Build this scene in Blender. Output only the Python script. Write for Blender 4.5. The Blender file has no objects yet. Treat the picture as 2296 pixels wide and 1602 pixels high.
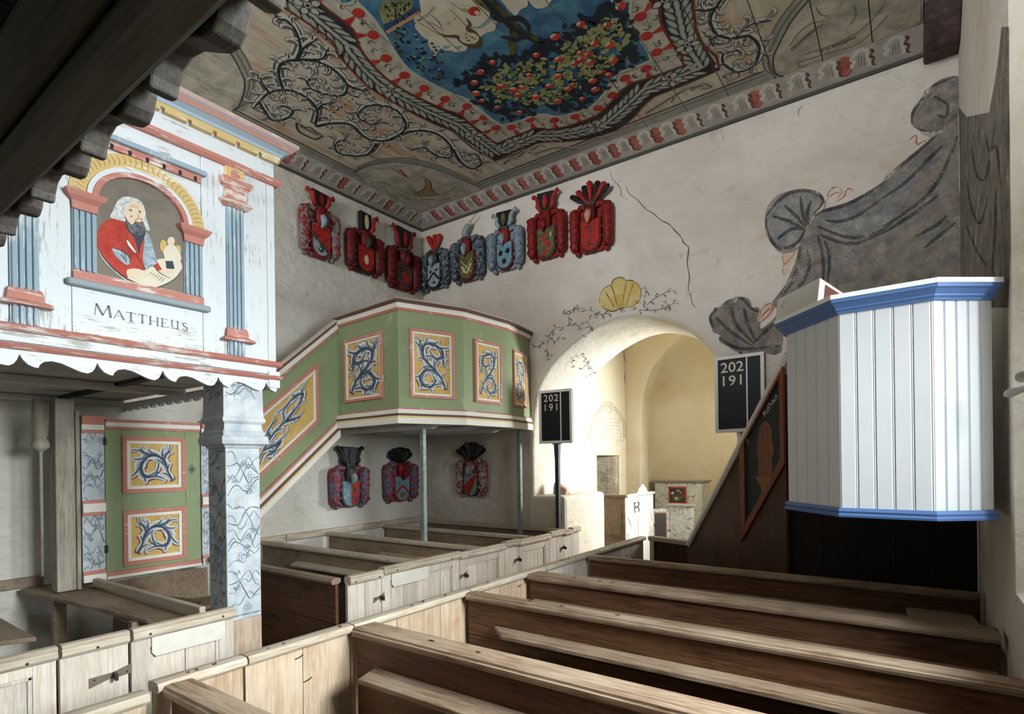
import bpy, bmesh, math, random
from mathutils import Vector
random.seed(7)
# ------------------------------------------------------------------ camera
FPX, CX, CY = 1250.0, 1148.0, 1035.0            # pinhole of the photograph in its 2296x1602 frame
YAW, ROLL = math.radians(-35.63), math.radians(-0.75)
EYE = Vector((0, 0, 1.85))
_r = Vector((math.cos(YAW), -math.sin(YAW), 0)); FWD = Vector((math.sin(YAW), math.cos(YAW), 0)); _u = Vector((0, 0, 1))
RGT = _r * math.cos(ROLL) + _u * math.sin(ROLL); UPV = _u * math.cos(ROLL) - _r * math.sin(ROLL)
scene = bpy.context.scene
col = scene.collection
cam = bpy.data.cameras.new('camera'); cam_o = bpy.data.objects.new('camera', cam); col.objects.link(cam_o)
cam.sensor_width = 36; cam.sensor_fit = 'HORIZONTAL'; cam.lens = FPX / 2296 * 36
cam.shift_y = (CY - 801) / 2296; cam.clip_start = 0.02
from mathutils import Matrix
mw = Matrix.Identity(4)
for i in range(3):
    mw[i][0] = RGT[i]; mw[i][1] = UPV[i]; mw[i][2] = -FWD[i]; mw[i][3] = EYE[i]
cam_o.matrix_world = mw
scene.camera = cam_o
# ------------------------------------------------------------------ light
XL, XR, YE, ZC = -6.0, 0.36, 6.1, 5.48          # north wall, south wall, east wall, ceiling
vs = scene.view_settings
vs.view_transform = 'Standard'; vs.look = 'None'; vs.gamma = 1; vs.use_curve_mapping = False
vs.exposure = 0.80
world = bpy.data.worlds.new('overcast_sky'); scene.world = world; world.use_nodes = True
bgn = world.node_tree.nodes['Background']; bgn.inputs[0].default_value = (0.72, 0.82, 1.0, 1); bgn.inputs[1].default_value = 1.0
scene.cycles.max_bounces = 8; scene.cycles.diffuse_bounces = 6
def area_light(name, loc, target, sx, sy, power, colr):
    L = bpy.data.lights.new(name, 'AREA'); L.shape = 'RECTANGLE'; L.size = sx; L.size_y = sy; L.energy = power; L.color = colr
    o = bpy.data.objects.new(name, L); col.objects.link(o); o.location = loc
    o.rotation_euler = (Vector(target) - Vector(loc)).to_track_quat('-Z', 'Z').to_euler()
    return o
# daylight of the nave and chancel south windows, plus two added western fill lamps
def day(o, spread): o.data.spread = math.radians(spread); return o
day(area_light('daylight_nave_window', (1.62, 1.95, 2.75), (-3.0, 1.30, 1.0), 1.15, 2.0, 138, (0.95, 0.975, 1.0)), 100)
day(area_light('added_fill_southwest', (1.62, -2.2, 2.75), (-3.0, -1.2, 2.3), 1.15, 2.0, 80, (0.92, 0.96, 1.0)), 150)  # added fill lamp out of view, in the added south-west niche
day(area_light('daylight_chancel_window', (-0.92, 8.35, 2.55), (-5.9, 4.9, 1.5), 0.9, 1.7, 105, (1.0, 0.985, 0.96)), 112)
day(area_light('added_fill_west', (-2.7, -4.12, 4.0), (-3.2, 6.0, 3.9), 2.2, 1.5, 150, (0.93, 0.96, 1.0)), 130)  # added fill lamp behind the camera for the east wall and ceiling
# ------------------------------------------------------------------ pixel -> place helpers
def ray(x, y): return FWD + RGT * ((x - CX) / FPX) - UPV * ((y - CY) / FPX)
def on_axis(x, y, a, v):
    d = ray(x, y); return EYE + d * ((v - EYE[a]) / d[a])
def onX(x, y, v): return on_axis(x, y, 0, v)
def onY(x, y, v): return on_axis(x, y, 1, v)
def onZ(x, y, v): return on_axis(x, y, 2, v)
def onV(x, y, A, B):
    n = Vector((-(B[1] - A[1]), B[0] - A[0], 0)); d = ray(x, y)
    return EYE + d * ((Vector((A[0], A[1], 0)) - EYE).dot(n) / d.dot(n))
# ------------------------------------------------------------------ materials
def lin(h):
    h = h.lstrip('#'); o = []
    for i in (0, 2, 4):
        s = int(h[i:i + 2], 16) / 255; o.append(s / 12.92 if s <= 0.04045 else ((s + 0.055) / 1.055) ** 2.4)
    return (*o, 1)
MATS = {}
class NT:
    def __init__(s, name, rough=0.75, spec=0.3):
        s.m = bpy.data.materials.new(name); s.m.use_nodes = True; s.t = s.m.node_tree; s.b = s.t.nodes['Principled BSDF']
        s.b.inputs['Roughness'].default_value = rough; s.b.inputs['Specular IOR Level'].default_value = spec
    def n(s, typ, **kw):
        n = s.t.nodes.new(typ)
        for k, v in kw.items():
            if k in ('operation', 'blend_type', 'data_type', 'feature', 'wave_type', 'bands_direction', 'interpolation_type', 'noise_dimensions'): setattr(n, k, v)
            else: n.inputs[k.replace('_', ' ')].default_value = v
        return n
    def l(s, a, b): s.t.links.new(a, b)
    def coord(s, scale=(1, 1, 1)):
        tc = s.n('ShaderNodeTexCoord'); mp = s.n('ShaderNodeMapping'); mp.inputs['Scale'].default_value = scale
        s.l(tc.outputs['Object'], mp.inputs['Vector']); return mp.outputs['Vector']
    def noise(s, vec, scale, detail=5, rough=0.55, dist=0.0):
        n = s.n('ShaderNodeTexNoise', Scale=scale, Detail=detail, Roughness=rough, Distortion=dist); s.l(vec, n.inputs['Vector']); return n.outputs['Fac']
    def ramp(s, fac, stops):
        r = s.n('ShaderNodeValToRGB'); e = r.color_ramp.elements
        while len(e) < len(stops): e.new(0.5)
        for i, (p, c) in enumerate(stops): e[i].position = p; e[i].color = lin(c) if isinstance(c, str) else c
        s.l(fac, r.inputs['Fac']); return r.outputs['Color']
    def mix(s, fac, a, b, mode='MIX'):
        m = s.n('ShaderNodeMix', data_type='RGBA', blend_type=mode)
        for sock, v in ((m.inputs[0], fac), (m.inputs[6], a), (m.inputs[7], b)):
            if isinstance(v, (int, float)): sock.default_value = v
            elif isinstance(v, str): sock.default_value = lin(v)
            else: s.l(v, sock)
        return m.outputs[2]
    def bump(s, h, strength=0.3, dist=0.01):
        b = s.n('ShaderNodeBump', Strength=strength, Distance=dist); s.l(h, b.inputs['Height']); s.l(b.outputs['Normal'], s.b.inputs['Normal'])
    def out(s, c): s.l(c, s.b.inputs['Base Color']); return s.m
def cached(fn):
    def w(name, *a, **k):
        if name not in MATS: MATS[name] = fn(name, *a, **k)
        return MATS[name]
    return w
@cached
def plaster(name, c1, c2, c3=None, scale=1.1, bump=0.5):
    t = NT(name, 0.92, 0.1); v = t.coord()
    big = t.noise(v, scale, 6, 0.6, 0.4); c = t.ramp(big, [(0.35, c2), (0.62, c1)])
    if c3: c = t.mix(t.ramp(t.noise(v, 2.6, 8, 0.7, 0.8), [(0.60, (0, 0, 0, 1)), (0.76, (1, 1, 1, 1))]), c, c3)
    h = t.mix(0.14, t.noise(t.coord((1, 1, 1.8)), 6, 8, 0.58, 0.25), t.noise(v, 38, 4, 0.6)); t.bump(h, bump, 0.06)
    return t.out(c)
@cached
def wood(name, c1, c2, c3=None, axis='Y', scale=9.0, bump=0.25, rough=0.62, knots='#3a2a20'):
    t = NT(name, rough, 0.35); st = {'X': (0.07, 1, 1), 'Y': (1, 0.07, 1), 'Z': (1, 1, 0.07)}[axis]
    oi = t.n('ShaderNodeObjectInfo')
    tc = t.n('ShaderNodeTexCoord'); ad = t.n('ShaderNodeVectorMath', operation='ADD'); cb = t.n('ShaderNodeCombineXYZ')
    ml = t.n('ShaderNodeMath', operation='MULTIPLY'); ml.inputs[1].default_value = 17.0
    t.l(oi.outputs['Random'], ml.inputs[0]); [t.l(ml.outputs[0], cb.inputs[i]) for i in range(3)]
    t.l(tc.outputs['Object'], ad.inputs[0]); t.l(cb.outputs[0], ad.inputs[1])
    mp = t.n('ShaderNodeMapping'); mp.inputs['Scale'].default_value = st; t.l(ad.outputs[0], mp.inputs['Vector']); v = mp.outputs['Vector']
    g = t.noise(v, scale * 3.2, 7, 0.62, 1.1); c = t.ramp(g, [(0.40, c2), (0.60, c1)])
    fine = t.noise(v, scale * 17, 3, 0.5); c = t.mix(0.42, c, t.ramp(fine, [(0.42, c2), (0.56, c1)]))
    if c3:
        b = t.noise(ad.outputs[0], 2.3, 5, 0.62); c = t.mix(t.ramp(b, [(0.42, (0, 0, 0, 1)), (0.70, (0.6, 0.6, 0.6, 1))]), c, c3)
    if knots:
        vo = t.n('ShaderNodeTexVoronoi', Scale=2.4, Randomness=1.0); mp2 = t.n('ShaderNodeMapping'); mp2.inputs['Scale'].default_value = tuple(0.55 if s < 1 else 1 for s in st)
        t.l(ad.outputs[0], mp2.inputs['Vector']); t.l(mp2.outputs[0], vo.inputs['Vector'])
        c = t.mix(t.ramp(vo.outputs['Distance'], [(0.018, (0.8, 0.8, 0.8, 1)), (0.05, (0, 0, 0, 1))]), c, knots)
    br = t.n('ShaderNodeMapRange'); br.inputs[3].default_value = 0.86; br.inputs[4].default_value = 1.1; t.l(oi.outputs['Random'], br.inputs[0])
    hs = t.n('ShaderNodeHueSaturation'); t.l(br.outputs[0], hs.inputs['Value']); t.l(c, hs.inputs['Color'])
    t.bump(t.mix(0.5, g, fine), bump, 0.006); return t.out(hs.outputs[0])
@cached
def worn(name, c1, under, amt=0.42, axis='Y', rough=0.6, c2=None):
    t = NT(name, rough, 0.3); st = {'X': (0.12, 1, 1), 'Y': (1, 0.12, 1), 'Z': (1, 1, 0.12)}[axis]; v = t.coord(st)
    base = t.mix(t.noise(t.coord(), 3.0, 4), c1, c2 or c1)
    fl = t.ramp(t.mix(0.4, t.noise(v, 52, 8, 0.74), t.noise(t.coord(), 4.0, 5)), [(amt - 0.03, (1, 1, 1, 1)), (amt + 0.02, (0, 0, 0, 1))])
    t.bump(t.noise(v, 40, 5), 0.18, 0.004); return t.out(t.mix(fl, base, under))
@cached
def flat(name, c, rough=0.7, var=0.12, metal=0.0):
    t = NT(name, rough, 0.3); t.b.inputs['Metallic'].default_value = metal
    n = t.noise(t.coord(), 14, 5, 0.65); d = t.mix(var, c, t.ramp(n, [(0.3, '#000000'), (0.7, c)])); return t.out(d)
@cached
def paint2(name, c1, c2, lo=0.42, hi=0.6, scale=9.0, rough=0.7):
    t = NT(name, rough, 0.25); return t.out(t.ramp(t.noise(t.coord(), scale, 7, 0.68, 0.6), [(lo, c1), (hi, c2)]))
@cached
def chalk(name, c1, c2, thr=0.5, scale=40.0, soft=0.09):
    """faded paint that lets the plaster through in specks"""
    t = NT(name, 0.95, 0.05); v = t.coord(); t.out(t.ramp(t.noise(v, 9, 6, 0.65), [(0.38, c1), (0.62, c2)]))
    f = t.ramp(t.mix(0.45, t.noise(v, scale, 5, 0.7), t.noise(v, 6.0, 4)), [(thr - soft, (0, 0, 0, 1)), (thr + soft, (1, 1, 1, 1))])
    tr = t.n('ShaderNodeBsdfTransparent'); mx = t.n('ShaderNodeMixShader'); t.l(f, mx.inputs[0]); t.l(t.b.outputs[0], mx.inputs[1]); t.l(tr.outputs[0], mx.inputs[2])
    t.l(mx.outputs[0], t.t.nodes['Material Output'].inputs[0]); return t.m
@cached
def marble(name, c1, c2, vein, scale=5.0):
    t = NT(name, 0.5, 0.4); v = t.coord(); base = t.ramp(t.noise(v, 6, 5, 0.6, 1.0), [(0.3, c2), (0.65, c1)])
    n = t.n('ShaderNodeTexNoise', Scale=3.2, Detail=3.0); t.l(v, n.inputs['Vector'])
    ad = t.n('ShaderNodeVectorMath', operation='SCALE'); ad.inputs['Scale'].default_value = 0.42; t.l(n.outputs['Color'], ad.inputs[0])
    a2 = t.n('ShaderNodeVectorMath', operation='ADD'); t.l(v, a2.inputs[0]); t.l(ad.outputs[0], a2.inputs[1])
    vo = t.n('ShaderNodeTexVoronoi', feature='DISTANCE_TO_EDGE', Scale=scale); t.l(a2.outputs[0], vo.inputs['Vector'])
    f = t.ramp(vo.outputs['Distance'], [(0.015, (0.85, 0.85, 0.85, 1)), (0.05, (0, 0, 0, 1))])
    f2 = t.mix(1.0, f, t.ramp(t.noise(v, 4.0, 3), [(0.42, (0, 0, 0, 1)), (0.55, (1, 1, 1, 1))]), 'MULTIPLY')
    return t.out(t.mix(f2, base, vein))
# ------------------------------------------------------------------ mesh building
WL = {}                                              # world location of each parent
def V3(p): return Vector((p[0], p[1], p[2]))
class MB:
    def __init__(s): s.v = []; s.f = []
    def add(s, vs, fs):
        n = len(s.v); s.v += [V3(p) for p in vs]; s.f += [tuple(i + n for i in q) for q in fs]; return s
    def obox(s, o, ex, ey, ez):
        o, ex, ey, ez = V3(o), V3(ex), V3(ey), V3(ez)
        p = [o, o + ex, o + ex + ey, o + ey]; p += [q + ez for q in p]
        return s.add(p, [(0, 3, 2, 1), (4, 5, 6, 7), (0, 1, 5, 4), (1, 2, 6, 5), (2, 3, 7, 6), (3, 0, 4, 7)])
    def box(s, a, b): return s.obox(a, (b[0] - a[0], 0, 0), (0, b[1] - a[1], 0), (0, 0, b[2] - a[2]))
    def prism(s, poly, vec):
        n = len(poly); vec = V3(vec); p = [V3(q) for q in poly]; p += [q + vec for q in p]
        return s.add(p, [tuple(range(n))[::-1], tuple(range(n, 2 * n))] + [(i, (i + 1) % n, (i + 1) % n + n, i + n) for i in range(n)])
    def sweep(s, path, prof, side=1, ends=True):
        """moulding: plan path of (x, y), profile of (out, z), mitred"""
        P = [Vector((p[0], p[1])) for p in path]; m = len(prof); rows = []
        for i, p in enumerate(P):
            d0 = (P[i] - P[i - 1]).normalized() if i else None; d1 = (P[i + 1] - P[i]).normalized() if i < len(P) - 1 else None
            a, b = d0 or d1, d1 or d0
            n0, n1 = Vector((a.y, -a.x)) * side, Vector((b.y, -b.x)) * side; mt = n0 + n1; mt = mt / max(mt.dot(n0), 1e-4)
            rows += [Vector((p.x + mt.x * o, p.y + mt.y * o, z)) for o, z in prof]
        f = [(i * m + j, i * m + (j + 1) % m, (i + 1) * m + (j + 1) % m, (i + 1) * m + j) for i in range(len(P) - 1) for j in range(m)]
        if ends: f += [tuple(range(m)), tuple(range((len(P) - 1) * m, len(P) * m))[::-1]]
        return s.add(rows, f)
    def bar(s, p, q, prof, out):
        """straight bar p->q with profile of (o, h): o along out, h along the perpendicular of both"""
        p, q, out = V3(p), V3(q), V3(out).normalized(); d = (q - p).normalized(); h = out.cross(d).normalized()
        if h.z < 0: h = -h
        m = len(prof); r = [p + out * a + h * b for a, b in prof] + [q + out * a + h * b for a, b in prof]
        return s.add(r, [(j, (j + 1) % m, (j + 1) % m + m, j + m) for j in range(m)] + [tuple(range(m))[::-1], tuple(range(m, 2 * m))])
    def tube(s, pts, r, n=8, flatten=1.0):
        pts = [V3(p) for p in pts]; rr = r if isinstance(r, (list, tuple)) else [r] * len(pts); rows = []; up = None
        for i, p in enumerate(pts):
            d = (pts[min(i + 1, len(pts) - 1)] - pts[max(i - 1, 0)]).normalized()
            if up is None: up = d.orthogonal().normalized()
            up = (up - d * up.dot(d)).normalized(); w = d.cross(up)
            rows += [p + (up * math.cos(k * 2 * math.pi / n) + w * math.sin(k * 2 * math.pi / n) * flatten) * rr[i] for k in range(n)]
        L = len(pts)
        f = [(i * n + k, i * n + (k + 1) % n, (i + 1) * n + (k + 1) % n, (i + 1) * n + k) for i in range(L - 1) for k in range(n)]
        return s.add(rows, f + [tuple(range(n))[::-1], tuple(range((L - 1) * n, L * n))])
    def ell(s, c, a, b, d, n=10, m=6):
        """ellipsoid with half-axis vectors a, b, d"""
        c, a, b, d = V3(c), V3(a), V3(b), V3(d); p = [c - d]
        for j in range(1, m):
            t = -math.pi / 2 + math.pi * j / m
            p += [c + (a * math.cos(k * 2 * math.pi / n) + b * math.sin(k * 2 * math.pi / n)) * math.cos(t) + d * math.sin(t) for k in range(n)]
        p.append(c + d); e = len(p) - 1
        f = [(0, 1 + (k + 1) % n, 1 + k) for k in range(n)] + [(e, e - n + k, e - n + (k + 1) % n) for k in range(n)]
        f += [(1 + j * n + k, 1 + j * n + (k + 1) % n, 1 + (j + 1) * n + (k + 1) % n, 1 + (j + 1) * n + k) for j in range(m - 2) for k in range(n)]
        return s.add(p, f)
    def sqlathe(s, c, prof, ax=(1, 0, 0), ay=(0, 1, 0), n=4):
        """square (n = 4) or round turned post: profile of (half width, z)"""
        c, ax, ay = V3(c), V3(ax), V3(ay); k = [((1, 1), (-1, 1), (-1, -1), (1, -1))[i] for i in range(4)] if n == 4 else [(math.cos(i * 2 * math.pi / n), math.sin(i * 2 * math.pi / n)) for i in range(n)]
        p = [c + ax * (a * w) + ay * (b * w) + Vector((0, 0, z)) for w, z in prof for a, b in k]; L = len(prof)
        f = [(i * n + j, i * n + (j + 1) % n, (i + 1) * n + (j + 1) % n, (i + 1) * n + j) for i in range(L - 1) for j in range(n)]
        return s.add(p, f + [tuple(range(n))[::-1], tuple(range((L - 1) * n, L * n))])
    def poly(s, pts): return s.add(pts, [tuple(range(len(pts)))])
    def build(s, name, mat, parent=None, smooth=False, bevel=0, origin=None, normals=True):
        loc = WL[parent.name] if parent else (V3(origin) if origin else Vector((0, 0, 0)))
        me = bpy.data.meshes.new(name); me.from_pydata([p - loc for p in s.v], [], s.f)
        if normals:
            bm = bmesh.new(); bm.from_mesh(me); bmesh.ops.recalc_face_normals(bm, faces=bm.faces); bm.to_mesh(me); bm.free()
        me.materials.append(mat)
        if smooth: me.polygons.foreach_set('use_smooth', [True] * len(me.polygons))
        o = bpy.data.objects.new(name, me); col.objects.link(o)
        if parent: o.parent = parent
        else: o.location = loc
        WL[o.name] = loc
        if bevel:
            b = o.modifiers.new('bevel', 'BEVEL'); b.width = bevel; b.segments = 2; b.limit_method = 'ANGLE'; b.angle_limit = 0.6
        return o
def thing(name, loc, label, cat, group=None):
    o = bpy.data.objects.new(name, None); col.objects.link(o); o.location = loc; o.empty_display_size = 0.1
    WL[o.name] = V3(loc); return tag(o, label, cat, group)
def tag(o, label, cat, group=None):
    o['label'] = label; o['category'] = cat; o['kind'] = 'thing'
    if group: o['group'] = group
    return o
def struct(o): o['kind'] = 'structure'; return o
def stuff(o): o['kind'] = 'stuff'; return o
def catmull(P, n=8, closed=False):
    out = []; L = len(P); P = [tuple(p) for p in P]
    for i in range(L if closed else L - 1):
        a, b, c, d = (P[(i - 1) % L], P[i], P[(i + 1) % L], P[(i + 2) % L]) if closed else (P[max(i - 1, 0)], P[i], P[i + 1], P[min(i + 2, L - 1)])
        for k in range(n):
            t = k / n
            out.append(tuple(0.5 * (2 * b[j] + (c[j] - a[j]) * t + (2 * a[j] - 5 * b[j] + 4 * c[j] - d[j]) * t * t + (3 * b[j] - a[j] - 3 * c[j] + d[j]) * t ** 3) for j in range(len(b))))
    if not closed: out.append(P[-1])
    return out
def text_mesh(body, size, mat, name, parent, place, bold=0.0, align='CENTER'):
    """flat lettering: place(u, v) maps text metres to a point"""
    cu = bpy.data.curves.new('txt', 'FONT'); cu.body = body; cu.size = size; cu.align_x = align; cu.align_y = 'CENTER'; cu.resolution_u = 3; cu.offset = bold * size
    to = bpy.data.objects.new('txt', cu); col.objects.link(to)
    me = to.to_mesh(); b = MB(); b.add([place(v.co.x, v.co.y) for v in me.vertices], [tuple(p.vertices) for p in me.polygons])
    to.to_mesh_clear(); bpy.data.objects.remove(to); bpy.data.curves.remove(cu)
    return b.build(name, mat, parent, normals=False)
# ================================================================== SETTING
PLA = plaster('lime_plaster', '#dedbd3', '#cbc5b9', '#b4a893', 1.0, 0.85)
PLA_E = plaster('lime_plaster_east', '#dcd5ca', '#c8bdae', '#ae9d87', 0.9, 0.9)
PLA_Y = plaster('ochre_plaster', '#e8dfc9', '#ddcfb0', '#ece6d8', 0.8, 0.5)
PLA_W = plaster('white_plaster', '#e0dbd1', '#d0c6b6', '#c2b49d', 1.3, 0.5)
def wall_mesh(name, mat, mb): return struct(mb.build(name, mat))
b = MB(); b.box((XL - 0.6, -4.2, -0.2), (2.2, 11.6, 0)); struct(b.build('floor', wood('floor_boards', '#6b5a48', '#4c3f33', axis='Y')))
b = MB(); b.box((XL - 0.8, -4.2, 0), (XL, YE + 0.1, 6.0)); wall_mesh('wall_left', PLA, b)
b = MB()
for a, c in (((XL, -4.2, 0), (2.2, -4.0, 3.2)), ((XL, -4.2, 4.8), (2.2, -4.0, 6.0)), ((XL, -4.2, 3.2), (-3.9, -4.0, 4.8)), ((-1.5, -4.2, 3.2), (2.2, -4.0, 4.8))): b.box(a, c)  # the gap in this wall is an added opening for the fill lamp
wall_mesh('wall_back', PLA, b)
# --- south wall with a splayed window niche and a western one added for fill light
def niche_wall(name, segs):
    b = MB()
    for y0, y1 in segs['solid']: b.box((XR, y0, 0), (1.9, y1, 6.0))
    for (ya, wa, wb, yb) in segs['niche']:           # room edge, window edge, window edge, room edge
        zs, zt, zw0, zw1 = 1.25, 4.35, 1.7, 3.8
        b.box((XR, ya, 0), (1.9, yb, zs))            # parapet below
        b.prism([(XR, ya, zs), (1.5, wa, zs), (1.9, wa, zs), (1.9, ya, zs)], (0, 0, zt - zs))
        b.prism([(XR, yb, zs), (1.5, wb, zs), (1.9, wb, zs), (1.9, yb, zs)], (0, 0, zt - zs))
        b.prism([(XR, ya, zs), (1.5, ya, zw0), (1.5, ya, zs)], (0, yb - ya, 0))
        b.prism([(XR, ya, zt), (1.5, ya, zw1), (1.9, ya, zw1), (1.9, ya, 6.0), (XR, ya, 6.0)], (0, yb - ya, 0))
    return wall_mesh(name, PLA_W, b)
niche_wall('wall_right', dict(solid=[(-4.0, -3.3), (-1.05, 0.75), (3.22, YE + 0.1)], niche=[(-3.3, -2.8, -1.6, -1.05), (0.75, 1.35, 2.55, 3.22)]))
pane = NT('window_pane', 0.1); _tr = pane.n('ShaderNodeBsdfTransparent'); _tr.inputs[0].default_value = (0.93, 0.97, 0.96, 1); pane.l(_tr.outputs[0], pane.t.nodes['Material Output'].inputs[0])
WFR = flat('window_frame_paint', '#8d8a82')
def window(name, wx, y0, y1, z0, z1, nx, nz, sgn=1):
    b = MB(); t = 0.03
    for i in range(nx + 1): y = y0 + (y1 - y0) * i / nx; b.box((wx, y - t / 2, z0), (wx + t, y + t / 2, z1))
    for i in range(nz + 1): z = z0 + (z1 - z0) * i / nz; b.box((wx, y0, z - t / 2), (wx + t, y1, z + t / 2))
    o = struct(b.build(name, WFR)); MATP = pane.m
    for i in range(nx):
        for k in range(nz):
            p = MB(); p.box((wx + 0.012, y0 + (y1 - y0) * i / nx + 0.016, z0 + (z1 - z0) * k / nz + 0.016), (wx + 0.016, y0 + (y1 - y0) * (i + 1) / nx - 0.016, z0 + (z1 - z0) * (k + 1) / nz - 0.016))
            p.build('window_pane', MATP, o)
window('window_1', 1.5, 1.35, 2.55, 1.7, 3.8, 3, 5)
window('window_added_fill', 1.5, -2.8, -1.6, 1.7, 3.8, 3, 5)  # unseen window added around the south-west fill lamp
# --- walls pierced by an arch
def arch_wall(name, mat, x0, x1, ztop, pts, y0, y1, mat_in=None, rnd=0.06):
    P = catmull(pts, 5); n = len(P)
    def off(d):
        o = []
        for i, p in enumerate(P):
            a, c = P[max(i - 1, 0)], P[min(i + 1, n - 1)]; tx, tz = c[0] - a[0], c[1] - a[1]; L = math.hypot(tx, tz) or 1
            o.append((p[0] - tz / L * d, max(p[1] + tx / L * d, 0)))
        return o
    b = MB(); F = off(rnd)
    for q, yy in ((F, y0), (P, y1)):                 # front and back face
        b.poly([(x0, yy, 0), (q[0][0], yy, 0), (q[0][0], yy, ztop), (x0, yy, ztop)])
        b.poly([(q[-1][0], yy, 0), (x1, yy, 0), (x1, yy, ztop), (q[-1][0], yy, ztop)])
        for i in range(n - 1):
            if abs(q[i + 1][0] - q[i][0]) < 1e-5: continue
            b.poly([(q[i][0], yy, q[i][1]), (q[i + 1][0], yy, q[i + 1][1]), (q[i + 1][0], yy, ztop), (q[i][0], yy, ztop)])
    o = struct(b.build(name, mat))
    r = MB(); rings = [(off(rnd), y0), (off(rnd * 0.3), y0 + rnd * 0.3), (P, y0 + rnd), (P, y1)]
    vs = [(p[0], yy, p[1]) for q, yy in rings for p in q]
    r.add(vs, [(k * n + i, k * n + i + 1, (k + 1) * n + i + 1, (k + 1) * n + i) for k in range(3) for i in range(n - 1)])
    r.build('arch_reveal', mat_in or mat, o, smooth=True)
    return o
ARCH = [(-4.03, 0), (-4.03, 1.4), (-4.02, 2.2), (-3.94, 2.72), (-3.74, 3.05), (-3.38, 3.32), (-3.05, 3.47), (-2.77, 3.53), (-2.48, 3.50), (-2.05, 3.31), (-1.76, 3.02), (-1.58, 2.7), (-1.5, 2.2), (-1.49, 1.4), (-1.49, 0)]
wall_e = arch_wall('wall_east', PLA_E, XL - 0.1, 1.0, 6.0, ARCH, YE, 7.25, PLA_W, 0.05)
b = MB(); b.box((-4.2, YE + 0.02, 0), (-3.57, 7.26, 1.4)); o = struct(b.build('wall_ledge', PLA_W, bevel=0.05))
# --- chancel and apse behind the arch
b = MB()
for y0, y1, z0, z1 in ((7.2, 8.25, 0, 4.8), (9.1, 9.5, 0, 4.8), (8.25, 9.1, 1.93, 4.8)): b.box((-4.7, y0, z0), (-4.2, y1, z1))
b.box((-5.5, 8.15, 0), (-5.4, 9.2, 2.2)); b.box((-5.5, 8.15, 0), (-4.7, 8.25, 2.2)); b.box((-5.5, 9.1, 0), (-4.7, 9.2, 2.2)); b.box((-5.5, 8.15, 1.93), (-4.7, 9.2, 2.2)); wall_mesh('wall_chancel_left', PLA_Y, b)
b = MB()
b.prism([(-5.3, 9.1, 0.1), (-4.22, 9.1, 0.1), (-4.24, 9.02, 0.1), (-4.34, 8.93, 0.1), (-4.5, 8.86, 0.1), (-4.7, 8.84, 0.1), (-5.3, 8.84, 0.1)], (0, 0, 1.82))
struct(b.build('wall_niche_jamb', plaster('rough_plaster', '#cfc6b4', '#9b907e', '#e3dccd', 2.5, 1.0)))
b = MB(); zc = [(7.2, 7.75), (8.95, 9.5)]
for y0, y1 in zc: b.box((-1.4, y0, 0), (-0.8, y1, 4.8))
b.box((-1.4, 7.75, 0), (-0.8, 8.95, 1.5)); b.box((-1.4, 7.75, 3.6), (-0.8, 8.95, 4.8)); wall_mesh('wall_chancel_right', PLA_Y, b)
window('window_3', -1.05, 7.75, 8.95, 1.5, 3.6, 3, 5)
b = MB(); b.box((-4.7, 7.2, 4.6), (-0.8, 11.3, 4.8)); wall_mesh('ceiling_chancel', PLA_Y, b)
b = MB(); b.box((-4.3, 7.1, 0), (-1.3, 11.2, 0.14)); struct(b.build('floor_chancel', plaster('stone_floor', '#8d8478', '#6f675c')))
AP = [(-3.92, 0), (-3.91, 1.4), (-3.88, 2.8), (-3.71, 3.40), (-3.38, 3.77), (-3.1, 3.96), (-2.85, 4.02), (-2.6, 3.96), (-2.3, 3.77), (-1.99, 3.40), (-1.82, 2.8), (-1.79, 1.4), (-1.78, 0)]
arch_wall('wall_chancel_east', PLA_Y, -4.3, -1.3, 4.7, AP, 9.4, 9.72, PLA_Y, 0.04)
b = MB(); cxa, cya, ra, n = -2.85, 9.7, 1.12, 20; rows = [(1, 0), (1, 2.9)] + [(math.cos(a * math.pi / 16), 2.9 + ra * math.sin(a * math.pi / 16)) for a in range(1, 9)]
pts = [(cxa + ra * k * math.cos(math.pi * i / n), cya + ra * k * math.sin(math.pi * i / n), z) for k, z in rows for i in range(n + 1)]
b.add(pts, [(j * (n + 1) + i, j * (n + 1) + i + 1, (j + 1) * (n + 1) + i + 1, (j + 1) * (n + 1) + i) for j in range(len(rows) - 1) for i in range(n)])
o = b.build('wall_apse', PLA_Y, smooth=True); struct(o)
# --- painted ceiling of long boards, and the sloped cornice board
_t = NT('ceiling_paint_ground', 0.7, 0.25); _v = _t.coord((1, 0.16, 1))
_c = _t.ramp(_t.noise(_v, 9, 6, 0.6, 0.3), [(0.35, '#b5ac95'), (0.6, '#cbc3af')]); _f = _t.ramp(_t.mix(0.5, _t.noise(_v, 14, 7, 0.66, 0.5), _t.noise(_t.coord((1, 0.5, 1)), 2.2, 3)), [(0.49, (0, 0, 0, 1)), (0.60, (0.75, 0.75, 0.75, 1))])
_t.bump(_t.noise(_v, 20, 4), 0.1, 0.004); CEIL = _t.out(_t.mix(_f, _c, '#ad7a56'))
SEAMS = [XL - 0.05, -5.42, -4.98, -4.55, -4.05, -3.62, -3.2, -2.76, -2.3, -1.86, -1.45, -1.02, -0.62, -0.24, 0.12, 0.5]
ceil_root = MB().box((XL - 0.1, -4.1, ZC + 0.03), (1.0, YE + 0.1, ZC + 0.12)).build('ceiling', wood('ceiling_back', '#3a3128', '#2a231d')); struct(ceil_root)
for i in range(len(SEAMS) - 1):
    MB().box((SEAMS[i] + 0.004, -4.05, ZC), (SEAMS[i + 1] - 0.004, YE, ZC + 0.028)).build('ceiling_board', CEIL, ceil_root)
COR = paint2('cornice_grey_paint', '#8e8b82', '#a7a196', 0.35, 0.6, 4)
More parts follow.
